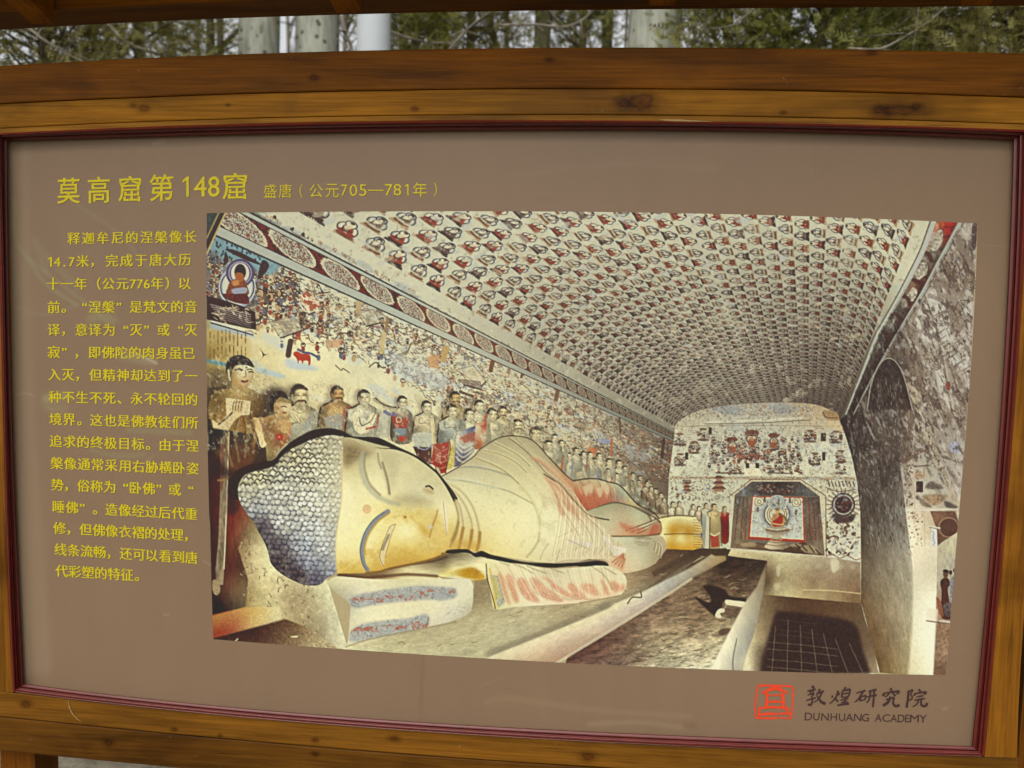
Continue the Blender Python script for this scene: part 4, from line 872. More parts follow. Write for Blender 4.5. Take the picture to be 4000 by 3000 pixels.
# shade behind the first figures
fill(smooth(q('D', 60,330, 230,300, 300,420, 500,430, 620,360, 760,400, 800,560, 560,640, 480,900, 60,1438)), (44,30,26), .85, feather=24)
fill(q('D', 55,480, 60,1500, 460,1500, 640,1000, 560,560), (46,32,26), .9, feather=20)
fill(smooth(q('D', 60,200, 240,220, 280,330, 60,350)), (112,96,62), .8, feather=10, tex=[(.35,10,0,1)])
mourner('D', 870,440, 150, (208,194,146), (192,182,140), beard=1, trim=(150,150,140), body=2.6, width=1.15)
mourner('D', 1195,425, 112, (186,150,96), (190,160,104), beard=1, trim=(158,60,44), body=2.9, width=1.2)
fill(smooth(q('D', 1090,620, 1240,600, 1220,720, 1100,700)), (152,156,148), .8, feather=4)
mourner('D', 1425,455, 108, (212,204,166), (208,204,172), beard=0, body=3.2, width=1.2)
stroke(q('D', 1350,600, 1370,720, 1440,720, 1500,610), 26, (216,210,172)); stroke(q('D', 1380,620, 1400,690, 1480,650, 1515,590), 4, (84,62,44), .8)
stroke(q('D', 1545,600, 1530,690, 1440,720), 9, (160,70,54), .9)
fill(smooth(q('D', 1560,590, 1640,620, 1660,760, 1600,800, 1540,780)), (178,178,156), .8, feather=4)
mourner('D', 1755,495, 88, (212,206,170), (150,134,112), body=3.8, width=.9)
stroke(q('D', 1690,560, 1620,530, 1545,480, 1515,465), 17, (168,160,130)); stroke(q('D', 1690,600, 1640,590, 1600,570), 14, (110,112,140)); stroke(q('D', 1520,455, 1600,515, 1700,535), 5, (56,42,34), .9)
fill(smooth(q('D', 1660,600, 1740,640, 1800,620, 1790,700, 1700,720)), (150,60,48), .85, feather=3, tex=[(.3,8,0,1)]); fill(smooth(q('D', 1680,720, 1780,720, 1770,770, 1700,770)), (124,136,140), .9); fill(ell(*q('D', 1750,805)[0], 15, 11), (170,60,44)); ring(*q('D', 1720,640)[0], 10, 4, (196,180,140))
mourner('D', 1965,535, 88, (214,206,168), (208,196,156), body=2.9, width=1.1)
fill(smooth(q('D', 1850,760, 2010,760, 2020,860, 1940,910, 1850,850)), (178,180,160)); shade(q('D', 1840,870, 2020,880, 2000,1030, 1880,960), [(q('D',1900,900),(70,44,38)),(q('D',1980,980),(84,50,42))]); stroke(q('D', 2010,640, 2020,800, 2020,990), 14, (208,196,150)); stroke(q('D', 1860,860, 1940,900, 2010,860), 5, (130,136,150))
# tall figure at the left edge and the small one beside it
shade(smooth(q('D', 130,400, 290,370, 430,370, 540,440, 560,560, 520,700, 470,900, 420,1000, 330,1090, 270,1130, 190,980, 130,1000, 110,700, 70,560)), [(q('D',180,450),(110,86,44)),(q('D',330,420),(176,152,96)),(q('D',480,470),(112,88,50)),(q('D',150,620),(140,112,62)),(q('D',350,620),(130,94,46)),(q('D',300,800),(134,106,54)),(q('D',420,780),(152,122,66)),(q('D',250,950),(120,92,46)),(q('D',380,950),(116,84,42)),(q('D',520,600),(78,58,36)),(q('D',480,700),(96,64,36))], tex=[(.16,8,0,1),(.2,4,0,1)])
fill(q('D', 225,450, 440,480, 430,600, 230,610), (206,192,146), 1, feather=2, tex=[(.06,5,0,1)])
shade(smooth(q('D', 110,640, 160,670, 230,610, 290,560, 370,560, 370,590, 300,650, 240,740, 190,790, 130,740)), [(q('D',140,700),(206,190,140)),(q('D',200,730),(222,210,160)),(q('D',330,580),(206,188,140)),(q('D',180,770),(140,104,62))])
stroke(q('D', 165,680, 240,620, 290,570), 7, (60,40,30), .8)
for k in range(4): stroke(q('D', 292+k*24,570, 296+k*24,510, 308+k*22,484, 322+k*20,500), 9, (190,166,116)); stroke(q('D', 284+k*24,560, 290+k*24,506, 300+k*22,482), 3, (60,42,32), .85)
fill(smooth(q('D', 290,300, 400,310, 400,400, 300,390)), (170,144,92), 1)
shade(smooth(q('D', 258,190, 300,170, 400,165, 462,185, 466,240, 450,300, 420,345, 370,360, 320,335, 280,290)), [(q('D',280,230),(150,124,76)),(q('D',380,230),(214,204,162)),(q('D',440,250),(190,172,126)),(q('D',350,310),(190,164,110)),(q('D',400,340),(176,146,96))])
fill(smooth(q('D', 225,210, 235,140, 280,95, 350,80, 420,110, 462,160, 466,190, 400,168, 320,170, 290,200, 270,270, 275,320, 240,250)), (42,28,26))
for p in ((312,205,345,198,372,212),(410,208,435,202,455,212)): stroke(q('D', *p), 4, (56,40,32), .9)
for p in ((305,212,340,207,362,216),(425,228,445,226,462,230)): stroke(q('D', *p), 5, (48,34,30), .9)
stroke(q('D', 395,215, 400,265, 378,272), 4, (130,98,60), .8); stroke(q('D', 365,306, 388,312, 412,306), 8, (110,44,34), .95); fill(ell(*q('D', 404,188)[0], 4), (80,40,34)); fill(smooth(q('D', 240,215, 256,205, 262,260, 272,300, 256,300, 246,260)), (200,186,144))
fill(smooth(q('D', 385,700, 440,690, 450,800, 430,920, 380,960, 365,900)), (150,124,70), .8, feather=5, tex=[(.2,6,0,1)]); stroke(q('D', 390,740, 395,840, 370,920), 5, (60,40,28), .7)
shade(smooth(q('D', 455,640, 560,620, 640,600, 760,640, 800,700, 780,800, 720,870, 620,1000, 585,1010, 570,880, 540,880, 500,780)), [(q('D',480,690),(196,164,108)),(q('D',600,680),(128,94,56)),(q('D',700,680),(178,144,92)),(q('D',700,800),(142,90,56)),(q('D',620,900),(140,118,74))], tex=[(.16,6,0,1)])
shade(smooth(q('D', 450,640, 500,630, 540,720, 560,820, 580,850, 550,880, 525,870, 500,780)), [(q('D',480,680),(206,176,118)),(q('D',530,800),(214,196,142)),(q('D',560,860),(220,206,158))])
fill(ell(*q('D', 690,790)[0], 15, 12), (166,46,34)); fill(ell(*q('D', 735,720)[0], 18, 17), (190,160,104)); fill(smooth(q('D', 800,690, 1030,640, 1000,700, 830,780)), (160,164,148), .6, feather=4)
fill(smooth(q('D', 640,590, 780,600, 760,650, 700,640)), (170,140,90)); shade(smooth(q('D', 640,500, 700,485, 785,500, 782,560, 750,610, 690,600, 645,570)), [(q('D',660,540),(160,124,76)),(q('D',740,540),(214,198,152)),(q('D',700,590),(176,146,96))])
fill(smooth(q('D', 605,500, 620,430, 680,390, 740,410, 770,470, 785,495, 700,480, 645,500, 640,560, 615,560)), (44,30,26)); fill(smooth(q('D', 660,480, 700,445, 780,475, 785,500, 700,490)), (150,128,82), .9, tex=[(.2,5,0,1)])
stroke(q('D', 705,530, 730,524, 750,532), 4, (60,44,34), .9); stroke(q('D', 720,580, 745,580), 6, (110,60,40), .9, sm=False)
fill(smooth(q('D', 70,740, 110,760, 140,850, 110,900, 70,900)), (196,178,130), 1, feather=3)
# lower left: dark pillar, painted garment strips
shade(q('G', 70,-620, 480,-560, 420,-100, 480,240, 400,480, 420,700, 400,950, 105,1010), [(q('G',120,-400),(48,30,28)),(q('G',300,-420),(56,36,30)),(q('G',120,300),(54,30,26)),(q('G',290,100),(104,36,26)),(q('G',280,300),(112,48,32)),(q('G',260,600),(84,40,30)),(q('G',380,600),(70,48,36)),(q('G',300,780),(116,86,60)),(q('G',200,920),(40,22,24)),(q('G',400,300),(120,100,70))], feather=4, tex=[(.2,9,1.5,4)])
shade(smooth(q('D', 140,900, 480,850, 470,1000, 400,1040, 300,1100, 270,1130, 200,1000)), [(q('D',200,950),(112,84,44)),(q('D',400,950),(104,60,34))], al=.5, feather=10, tex=[(.3,5,0,1)])
fill(q('G', 180,-520, 250,-580, 235,0, 220,330, 215,520, 205,740, 150,740, 135,620, 160,380, 175,0), (128,112,86), 1, tex=[(.4,9,1.5,3)]); stroke(q('G', 252,-580, 235,0, 222,330, 210,600), 5, (206,196,160), .9)
fill(q('G', 185,-480, 225,-480, 200,-100, 175,-40), (92,44,34), .6, tex=[(.4,9,0,1)]); fill(smooth(q('G', 110,710, 150,700, 180,780, 150,830, 115,800)), (158,140,104), .9, tex=[(.2,6,0,1)])
stroke(q('D', 160,1165, 230,1155, 290,1110), 8, (150,110,60), .8)
# (rows behind)
far_m = [(1960,1195,40),(1910,1150,42),(1860,1105,42),(1900,1165,44),(1810,1130,46),(1840,1075,44),(1770,1040,42),(1760,1080,46),(1710,1015,42),(1700,1085,48),(1640,960,48),(1680,1030,46),(1640,1055,48),(1590,915,56),(1570,1025,52),(1505,900,52),(1495,985,52),(1430,935,50),(1420,850,48),(1375,900,60),(1340,840,48),(1285,835,50),(1250,870,60),(1220,805,50),(1155,850,56),(1095,740,52),(1065,785,62),(1035,695,60),(980,755,70)]
for i, (x, y, h) in enumerate(sorted(far_m, key=lambda m: -m[0])):
    tone = 1-max(0, (x-1500)/1600.)
    mourner('E', x, y, h, np.array((212,204,164))*tone, np.array([(206,198,160),(194,190,158),(200,188,150),(186,180,150)][i % 4])*tone, body=3.4, hair=1, width=.95, trim=[None, (158,84,58), None, None, (120,126,142)][i % 5] if x > 1050 else None)
for x, y, h in ((45,620,30),(95,665,30),(130,690,28),(70,650,26),(150,720,26)): mourner('F', x, y, h, (190,180,146), (160,140,110), body=3)
mourner('E', 870,655, 92, (206,194,150), (196,184,144), body=1.4); fill(ell(*q('E', 890,600)[0], 24, 10), (70,60,46), .7, feather=4)
mourner('E', 715,585, 88, (212,202,158), (200,190,148), body=1.3, beard=1)
mourner('E', 585,470, 84, (206,190,142), (206,196,154), beard=1, body=2.6, face=1)
mourner('E', 495,490, 86, (210,200,156), (208,200,160), body=2.8, face=1)
mourner('E', 385,415, 82, (212,206,168), (204,196,160), body=4.2, trim=(160,76,54))
mourner('E', 175,350, 92, (196,168,108), (190,170,120), body=2, beard=1)
mourner('E', 300,490, 84, (214,206,168), (206,200,166), body=2.2); mourner('E', 150,460, 90, (212,204,166), (180,182,160), body=3.4, width=1.15)
shade(q('E', 190,640, 350,580, 350,780, 300,850, 200,930, 160,940, 170,760), [(q('E',200,700),(196,194,168)),(q('E',320,640),(96,98,120)),(q('E',220,820),(100,100,122)),(q('E',300,740),(176,174,150)),(q('E',180,900),(92,90,106))], tex=[(.16,8,0,2)])
for k in range(4): stroke(q('E', 180,700+k*50, 240,770+k*42, 320,740+k*30), 6, (196,194,172), .85)
fill(smooth(q('E', 210,690, 330,640, 350,700, 260,730)), (158,80,60), .8, feather=3)
shade(q('E', 350,560, 450,540, 440,700, 400,780, 340,790, 340,700), [(q('E',370,600),(206,198,160)),(q('E',420,580),(158,70,48)),(q('E',370,740),(160,88,52)),(q('E',420,680),(196,186,150))])
shade(q('E', 0,740, 130,730, 110,850, 80,990, 40,1000, 0,960), [(q('E',30,780),(140,62,48)),(q('E',90,800),(152,72,54)),(q('E',40,950),(150,56,44))]); shade(q('D', 2020,850, 2160,830, 2130,1110, 2000,1020), [(q('D',2050,900),(150,66,52)),(q('D',2100,1080),(140,48,38))])
for k in range(4): stroke(q('E', 0,770+k*56, 50,800+k*50, 105,780+k*50), 4, (190,140,110), .7)
fill(q('E', 125,740, 170,720, 165,930, 100,970), (196,180,96), 1, tex=[(.15,8,0,1)]); fill(smooth(q('E', 120,715, 150,700, 160,740, 130,780)), (206,194,150)); stroke(q('E', 120,700, 130,790, 95,960), 5, (80,60,44), .7)
# standing figures at the feet
for x, y, h, rb, tr in ((330,760,26,(196,188,156),None),(205,745,28,(214,208,176),(150,60,44)),(245,742,26,(196,186,150),None),(365,770,24,(190,180,146),(150,60,44)),(410,752,26,(196,194,166),None)): mourner('F', x, y, h, (200,188,150), rb, body=3.2 if x != 410 else 9.6, trim=tr, width=.9)
mourner('F', 525,772, 26, (190,176,136), (160,60,46), body=7.6, width=.85); mourner('F', 460,762, 34, (204,184,132), (206,186,130), body=7.2, width=1.0)
fill(q('F', 434,935, 482,925, 490,1000, 470,1008, 440,1008), (150,56,44), .9, feather=2); stroke(q('F', 430,920, 460,936, 490,918), 5, (206,196,150)); fill(q('F', 410,800, 428,830, 424,1015, 400,1015), (188,184,156)); stroke(q('F', 432,820, 430,1010), 4, (80,62,46), .8, sm=False); stroke(q('F', 500,820, 505,1000), 4, (90,70,52), .8, sm=False); fill(q('F', 365,1012, 440,1018, 530,1012, 545,1028, 420,1032), (60,46,36), .9, feather=2)

fill(smooth(q('D', 70,1000, 190,1010, 300,1080, 560,985, 660,960, 420,1100, 345,1200, 330,1320, 330,1438, 240,1438, 250,1160, 180,1130, 70,1120)), (48,31,27), .82, feather=16)
for p in ((330,640,300,800,330,1000),(380,620,400,760,380,960),(240,760,230,880,270,1040),(440,600,470,700,450,860),(200,480,150,560,130,640)): stroke(q('D', *p), 3, (74,54,32), .6, soft=4); stroke(q('D', *p)+(5, 0), 2, (172,142,88), .4, soft=4)
# worn clay and dust on the row of figures
MQ = fullmask(cat(q('D', 60,80, 480,80, 700,380, 1000,300, 1500,380, 2000,430), q('E', 330,300, 700,450, 1100,700, 1700,980, 2000,1200, 2000,1380, 1300,1060, 1000,860, 600,700, 100,1000), q('D', 1700,900, 1100,720, 640,960, 60,900)), 8)
for sc0, th, cl, al in ((26,.26,(120,96,62),.12),(10,.22,(218,210,174),.40),(7,.32,(90,70,50),.24),(5,.36,(60,44,36),.24),(14,.34,(132,138,140),.25)): mottle(MQ, sc0, th, cl, al, 1.2, 1.6)
# ---------------------------------------------------------------- the ledge and the reclining statue
shade(q('G', 420,-60, 560,330, 700,640, 870,735, 1100,690, 1280,1290, 120,1290, 110,1000, 400,930, 420,700, 330,420, 440,260, 380,90), [(q('G',420,300),(128,108,74)),(q('G',520,450),(204,194,148)),(q('G',560,700),(206,194,146)),(q('G',420,850),(150,130,84)),(q('G',700,760),(196,182,138)),(q('G',800,850),(156,140,104)),(q('G',1000,800),(190,182,142)),(q('G',900,1000),(166,150,112)),(q('G',650,950),(206,194,144)),
      (q('G',1000,1150),(150,136,104)),(q('G',1150,1000),(196,192,158)),(q('G',1200,1200),(206,202,168)),(q('G',300,1060),(170,116,70)),(q('G',180,1080),(156,70,44)),(q('G',550,1050),(192,176,126))], tex=[(.13,14,.9,1),(.10,5,0,1)])
for i in range(170):
    a = q('G', prng.uniform(340,1000), prng.uniform(230,1180))[0]
    if 500 < (a[0]-780)*2.212 < 1000 and (a[1]-1950)*2.212 < 620+((a[0]-780)*2.212-500)*.25 and prng.rand() < .9: continue
    if (a[0]-780)*2.212 < 700 and (a[1]-1950)*2.212 > 900: continue
    stroke(a+np.cumsum(prng.randn(4, 2)*(5, 7), 0), prng.uniform(2.5, 5), (84,66,46) if prng.rand() < .6 else (214,206,164), prng.uniform(.25, .7))
shade(q('G', 105,1010, 400,935, 520,930, 690,930, 700,1030, 560,1080, 120,1195), [(q('G',150,1060),(158,100,56)),(q('G',200,1130),(142,64,40)),(q('G',350,1040),(170,118,70)),(q('G',500,1000),(198,170,104)),(q('G',660,980),(206,196,148)),(q('G',450,1090),(190,160,100))], feather=3, tex=[(.14,5,0,1)])
shade(q('G', 118,1200, 560,1085, 740,1035, 860,1080, 980,1150, 1200,1290, 1150,1310, 115,1310), [(q('G',250,1200),(58,34,30)),(q('G',600,1120),(74,48,36)),(q('G',750,1080),(92,66,46)),(q('G',800,1200),(120,96,68)),(q('G',500,1230),(70,44,36)),(q('G',1000,1230),(166,150,112)),(q('G',950,1150),(140,120,86))], feather=3, tex=[(.30,6,0,1),(.2,3,0,1)])
fill(smooth(q('G', 790,1185, 850,1180, 840,1195, 800,1195)), (206,196,150)); stroke(q('G', 305,1230, 328,1208), 5, (196,184,140), .9, sm=False)
# top of the ledge
led = cat(q('G', 1240,1290, 1290,1240, 1700,1150, 1960,1100, 2212,1060), q('H', 100,1075, 260,1015, 330,960, 340,700, 440,640, 1000,560, 1500,560, 1640,620, 1900,560, 2000,430, 2212,430), q('F', 380,1015, 560,1020, 530,1090, 380,1060, 0,1350), q('H', 2212,640, 1800,800, 1500,940, 1150,1090, 460,1385, 0,1365), q('G', 1800,1345, 1230,1300))
shade(led, [(q('G',1350,1260),(206,200,160)),(q('G',1700,1200),(182,174,134)),(q('H',50,1200),(180,172,136)),(q('H',300,1080),(184,176,138)),(q('H',400,950),(170,160,122)),(q('H',600,1050),(186,178,142)),(q('H',900,1000),(188,180,142)),(q('H',700,1180),(170,162,130)),(q('H',300,1280),(172,166,130)),(q('H',1000,1060),(160,148,116)),(q('H',1200,980),(152,138,106)),
      (q('H',380,730),(140,124,92)),(q('H',400,850),(120,104,76)),(q('H',1400,910),(186,176,138)),(q('H',1680,720),(160,142,108)),(q('H',1800,680),(140,120,90)),(q('H',1950,560),(92,70,52)),(q('H',2100,480),(78,58,44)),(q('H',2000,680),(110,90,68)),(q('F',200,1080),(96,76,56)),(q('F',330,1040),(70,54,42)),(q('F',60,1200),(120,100,76))], tex=[(.10,20,-.25,3),(.12,5,-.2,3)])
LM = fullmask(led)
for i in range(200):
    a = q('H', prng.uniform(-500,2200), prng.uniform(440,1360))[0]; d = np.array([prng.uniform(8,34), prng.uniform(-9,3)])
    stroke(np.array([a, a+d/2+(0, prng.randn()*3), a+d]), prng.uniform(2,4.5), (96,80,58) if prng.rand() < .6 else (214,206,168), prng.uniform(.2,.55), clip=LM)
for p, w in (((480,1340,800,1220,1100,1100,1300,1010,1480,930),20), ((1450,930,1650,860,1900,740,2212,580),14)): stroke(q('H', *p), w, (120,112,90), .55, soft=11, clip=LM)
stroke(q('H', 1900,640, 2212,480), 10, (60,44,34), .6, soft=8, clip=LM); stroke(q('F', 20,1300, 250,1120, 440,1040), 6, (70,54,42), .5, soft=6)
frn = cat(q('H', 420,1380, 700,1270, 1150,1090, 1500,940, 1560,900, 1790,800, 2212,590), q('I', 238,488, 262,500, 340,500, 345,530, 0,715), q('H', 1800,960, 1700,1020, 1300,1265, 1040,1420))
shade(frn, [(q('H',600,1350),(212,202,164)),(q('H',900,1300),(206,186,154)),(q('H',1100,1200),(206,188,160)),(q('H',1400,1100),(200,184,158)),(q('H',1650,980),(190,176,156)),(q('H',1750,900),(196,184,164)),(q('H',1950,800),(172,166,154)),(q('H',2150,690),(152,146,130)),(q('I',120,600),(160,150,126)),(q('I',240,510),(168,152,116)),(q('I',310,520),(150,126,86))], feather=5, tex=[(.08,12,-.4,2),(.06,4,0,1)])
stroke(q('H', 1660,905, 1690,860, 1720,845, 1780,848, 1775,800), 5, (60,44,34), .9); stroke(q('H', 1550,905, 1640,905, 1700,920, 1790,880), 5, (214,206,168), .8); stroke(q('H', 1040,1420, 1300,1265, 1700,1020, 2212,690), 7, (206,198,168), .7, soft=2)
# ---- statue: legs and feet
def dk(p, w, al=.8, c=(74,58,42), soft=2.5, clip=None): stroke(p, w*.45, c, al*.9, soft=soft*.9, clip=clip)
feet = cat(q('H', 1930,170, 2000,160, 2100,140), q('F', 260,810, 310,812, 345,822, 360,850, 380,875, 385,915, 330,930, 380,950, 388,985, 372,1010, 330,1025, 240,1022, 160,1015), q('H', 1970,440, 1940,320))
shade(feet, [(q('F',230,830),(208,198,146)),(q('F',180,870),(204,184,110)),(q('F',200,912),(178,134,40)),(q('F',300,910),(168,126,40)),(q('F',300,850),(204,190,130)),(q('F',250,950),(214,204,140)),(q('F',200,985),(188,148,56)),(q('F',300,990),(196,160,70)),(q('F',330,960),(200,176,100)),(q('F',170,940),(210,198,130))], tex=[(.07,4,0,1)])
dk(q('F', 150,928, 250,924, 385,928), 4, .85, (96,66,28), 1.5); dk(q('F', 130,825, 180,815, 260,812, 330,818), 5, .8, (80,60,36), 2)
for k in range(5): dk(q('F', 330,838+k*17, 360,840+k*17, 384,850+k*15), 3, .7, (120,90,40), 1); dk(q('F', 330,942+k*16, 360,944+k*16, 388,952+k*13), 3, .7, (120,90,40), 1)
leg2 = smooth(cat(q('H', 1300,300, 1500,300, 1750,310, 1940,315, 1985,360, 2000,410, 1960,480, 1890,560, 1800,605, 1620,640, 1450,600, 1300,520)), 5)
shade(leg2, [(q('H',1500,400),(206,200,160)),(q('H',1700,400),(188,184,152)),(q('H',1820,380),(168,162,130)),(q('H',1800,480),(186,182,148)),(q('H',1700,570),(206,192,156)),(q('H',1550,560),(206,180,142)),(q('H',1900,500),(160,150,118)),(q('H',1960,400),(176,160,128))], tex=[(.04,6,0,1)])
leg1 = smooth(cat(q('E', 1200,1350, 1310,1310, 1450,1262, 1560,1240, 1700,1268, 1800,1320, 1880,1360, 1930,1400), q('H', 1945,190, 1962,245, 1945,300, 1850,318, 1700,318, 1500,320, 1250,200)), 5)
shade(leg1, [(q('E',1450,1330),(168,162,128)),(q('E',1600,1260),(150,142,110)),(q('E',1700,1360),(178,172,138)),(q('H',1500,120),(176,170,136)),(q('H',1700,130),(178,172,138)),(q('H',1650,220),(184,160,124)),(q('H',1800,280),(176,140,104)),(q('H',1900,160),(150,140,108)),(q('H',1930,250),(164,120,86)),(q('H',1500,240),(192,182,146)),(q('H',1780,200),(186,178,142))], tex=[(.04,6,0,1)])
for k in range(6): stroke(q('H', 1680-k*24+90,300-k*6, 1800+k*16,285-k*20, 1850+k*18,210-k*14, 1790+k*26,110-k*8), 4, [(206,200,166),(96,78,58)][k % 2], .75, soft=1, clip=fullmask(leg1) if k == 0 else LG1) if k else globals().__setitem__('LG1', fullmask(leg1))
fill(smooth(q('H', 1590,200, 1700,235, 1800,250, 1810,275, 1720,300, 1650,280)), (178,110,78), .75, feather=7, clip=LG1, tex=[(.2,5,0,1)]); fill(smooth(q('H', 1880,220, 1930,230, 1900,300, 1850,300)), (164,92,66), .8, feather=3, clip=LG1)
dk(q('H', 1490,320, 1700,320, 1800,318, 1940,300), 5, .7); dk(q('H', 1310,95, 1450,50, 1560,28, 1700,60, 1800,110, 1900,160, 1945,200), 5, .75, (62,46,34))
for k in range(6): dk(q('H', 1740,340+k*8, 1830+k*10,330+k*4, 1900+k*12,370+k*8, 1890+k*12,440+k*14), 3.5, .55, [(96,80,58),(210,204,170)][k % 2], 1.2)
for k in range(3): ring(*q('H', 1790,355)[0], 14+k*8, 2.5, (130,116,86), .6, 9+k*6)
thigh = smooth(cat(q('E', 1190,1060, 1240,1050, 1300,1045, 1400,1045, 1500,1070, 1580,1090, 1640,1145, 1700,1215, 1760,1272, 1850,1312, 1700,1270, 1560,1240, 1450,1262, 1310,1312, 1220,1240, 1160,1130)), 5)
shade(thigh, [(q('E',1250,1070),(170,150,112)),(q('E',1400,1075),(186,166,128)),(q('E',1520,1100),(176,160,122)),(q('E',1260,1160),(178,112,80)),(q('E',1400,1180),(176,110,80)),(q('E',1500,1180),(174,116,86)),(q('E',1330,1260),(168,100,72)),(q('E',1250,1220),(164,92,66)),(q('E',1570,1170),(152,140,118)),(q('E',1620,1200),(154,146,124)),(q('E',1660,1220),(176,164,126)),(q('E',1740,1270),(176,164,116)),(q('E',1440,1230),(170,104,76)),(q('E',1450,1110),(190,170,134))], p=3, tex=[(.10,6,1.2,3)])
TH = fullmask(thigh)
for k in range(9): stroke(q('E', 1220+k*36,1060-k*1, 1240+k*38,1110, 1270+k*36,1180+k*5), 3, [(206,186,150),(110,80,58)][k % 2], .55, clip=TH)
for x, y in ((1340,1110),(1420,1140),(1480,1120),(1300,1130)): fill(smooth(q('E', x-24,y-20, x+20,y-26, x+24,y+30, x+4,y+60, x-20,y+10)), (200,182,146), .8, feather=4, clip=TH)
dk(q('E', 1195,1058, 1300,1042, 1400,1042, 1500,1068, 1580,1088, 1640,1142, 1700,1212, 1760,1270, 1850,1312, 1900,1345, 1935,1385), 6, .95, (52,38,30), 1.5)
# ---- statue: torso
torso = cat(smooth(cat(q('E', 0,960, 60,1015, 100,990, 180,950, 250,905, 330,850, 380,790, 440,745, 500,712, 590,677, 700,670, 800,690, 850,715, 880,740, 960,830, 1030,905, 1080,960, 1120,1000, 1190,1060, 1200,1150, 1260,1250, 1320,1330, 1390,1372), q('H', 1500,300, 1640,440, 1640,580, 1600,625, 1500,570, 1450,532, 1330,522, 1230,542, 1100,552, 960,546, 800,530, 560,490, 480,475, 400,452, 340,452, 280,437, 110,445, -100,445), q('E', -120,1438)), 4))
TCOL = [(q('E',120,980),(180,172,138)),(q('E',300,900),(178,170,134)),(q('E',450,780),(168,160,124)),(q('E',600,710),(160,150,114)),(q('E',750,720),(162,154,118)),(q('E',860,800),(168,160,124)),(q('E',960,880),(162,152,118)),(q('E',300,980),(188,182,148)),(q('E',500,880),(182,174,136)),(q('E',650,820),(178,170,130)),
        (q('E',200,1080),(214,208,164)),(q('E',500,1060),(200,194,152)),(q('E',700,1000),(196,188,144)),(q('E',850,960),(190,182,140)),(q('E',1000,960),(176,150,112)),(q('E',1100,1060),(182,130,94)),(q('E',400,1250),(222,216,168)),(q('E',700,1300),(226,220,172)),(q('E',900,1150),(212,206,164)),(q('E',1100,1300),(220,208,170)),(q('E',1000,1050),(206,190,150)),
        (q('H',150,100),(206,196,146)),(q('H',500,200),(228,220,168)),(q('H',700,380),(230,220,164)),(q('H',500,400),(222,208,140)),(q('H',900,300),(226,220,176)),(q('H',1100,400),(224,216,176)),(q('H',1300,400),(218,208,170)),(q('H',1500,420),(206,198,164)),(q('H',1450,250),(206,200,166)),(q('H',1590,540),(206,172,134)),(q('H',1250,200),(220,206,168)),(q('H',900,500),(214,206,160)),
        (q('H',1200,530),(206,190,156)),(q('H',180,380),(206,180,104)),(q('H',300,400),(206,178,100)),(q('H',1250,110),(206,176,138)),(q('H',1350,170),(196,176,142))]
shade(torso, TCOL, p=3, tex=[(.025,5,0,1)])
TM = fullmask(torso)
E_ = lambda *v: q('E', *v)
H_ = lambda *v: q('H', *v)
# neck rolls
for pe, ph in (((100,1078,200,1125,290,1220,345,1330,374,1438),(386,320,362,440)), ((112,1105,200,1180,270,1290,312,1400),(322,270,305,370,284,432)), ((150,1180,210,1270,238,1390),(244,250,226,340,204,428)), ((180,1280,198,1380),(196,210,178,300,132,400))):
    P = cat(E_(*pe), H_(*ph)); stroke(P, 2, (138,122,84), .6, soft=4, clip=TM); stroke(P+(5, 0), 3, (226,218,170), .45, soft=4, clip=TM)
for p in ((386,290,378,380,362,438),(318,270,305,370,286,432),(242,250,224,340,206,426),(196,200,178,300,132,400)): dk(H_(*p), 14, .9, (146,102,30), 4.5, TM)
fill(smooth(H_(100,400, 200,350, 380,380, 380,445, 280,435, 110,440)), (186,140,44), .45, feather=16, clip=TM)
# robe folds over shoulder and arm
for p, w, c, al, sf in (((180,948,300,935,450,955,600,1000,660,1020),5,(110,118,112),.7,3), ((110,1045,220,1055,360,1080,500,1110,640,1150,760,1210,850,1260),4,(128,120,90),.65,2.5), ((100,1060,250,1040,420,1095,560,1120),7,(190,198,184),.6,5),
      ((340,865,450,900,600,970,700,1060,790,1160,850,1260,890,1350,905,1438),5,(190,176,110),.65,4), ((350,860,480,910,600,975,720,1080),3,(110,100,74),.6,2), ((420,800,560,840,680,900,780,990,860,1090,920,1200,950,1300),7,(206,192,130),.6,5), ((420,795,560,830,690,895,790,985),3,(118,106,80),.6,2),
      ((510,735,620,790,740,860,850,960,930,1060,990,1180,1030,1300),6,(206,196,140),.55,5), ((505,725,600,770,720,840,820,930),3,(110,98,74),.65,2), ((640,690,760,780,880,900,960,990,1040,1050,1110,1110,1160,1180),4,(96,78,58),.75,2), ((700,690,800,800,900,900,1000,980,1090,1070),3,(140,124,92),.5,2.5),
      ((840,860,900,880,960,930,1060,1030,1140,1120,1220,1230),12,(172,100,72),.75,6), ((960,1030,1010,1100,1060,1200,1070,1290,1090,1340),9,(178,110,82),.6,6), ((1000,1060,1080,1130,1140,1220,1200,1300),10,(176,108,80),.7,6), ((1050,1180,1100,1230,1190,1320,1240,1380),9,(184,120,92),.6,6)):
    stroke(E_(*p), w*.5, c, al*.85, soft=sf*.85, clip=TM); stroke(E_(*p)+(3, -5), w*.4, (216,208,164), al*.45, soft=sf, clip=TM)
dk(E_(940,1000, 1020,1050, 1080,1085, 1150,1170, 1220,1250, 1310,1340, 1390,1375, 1500,1395), 6, .9, (60,44,34), 2)
dk(E_(60,1017, 180,950, 330,850, 380,792, 500,712, 590,676, 700,670, 800,690, 880,740, 960,830, 1030,905, 1120,1000, 1190,1058), 5, .9, (50,36,30), 1.5)
for k in range(16):
    x = 1060+k*34; stroke(H_(x-60,-60+k*14, x+10,80+k*10, x+90+k*4,220+k*5, x+150+k*3,330+k*7, x+120-k*2,440+k*5), 2.6, [(196,170,134),(150,124,92),(232,224,190)][k % 3], .5, soft=1, clip=TM)
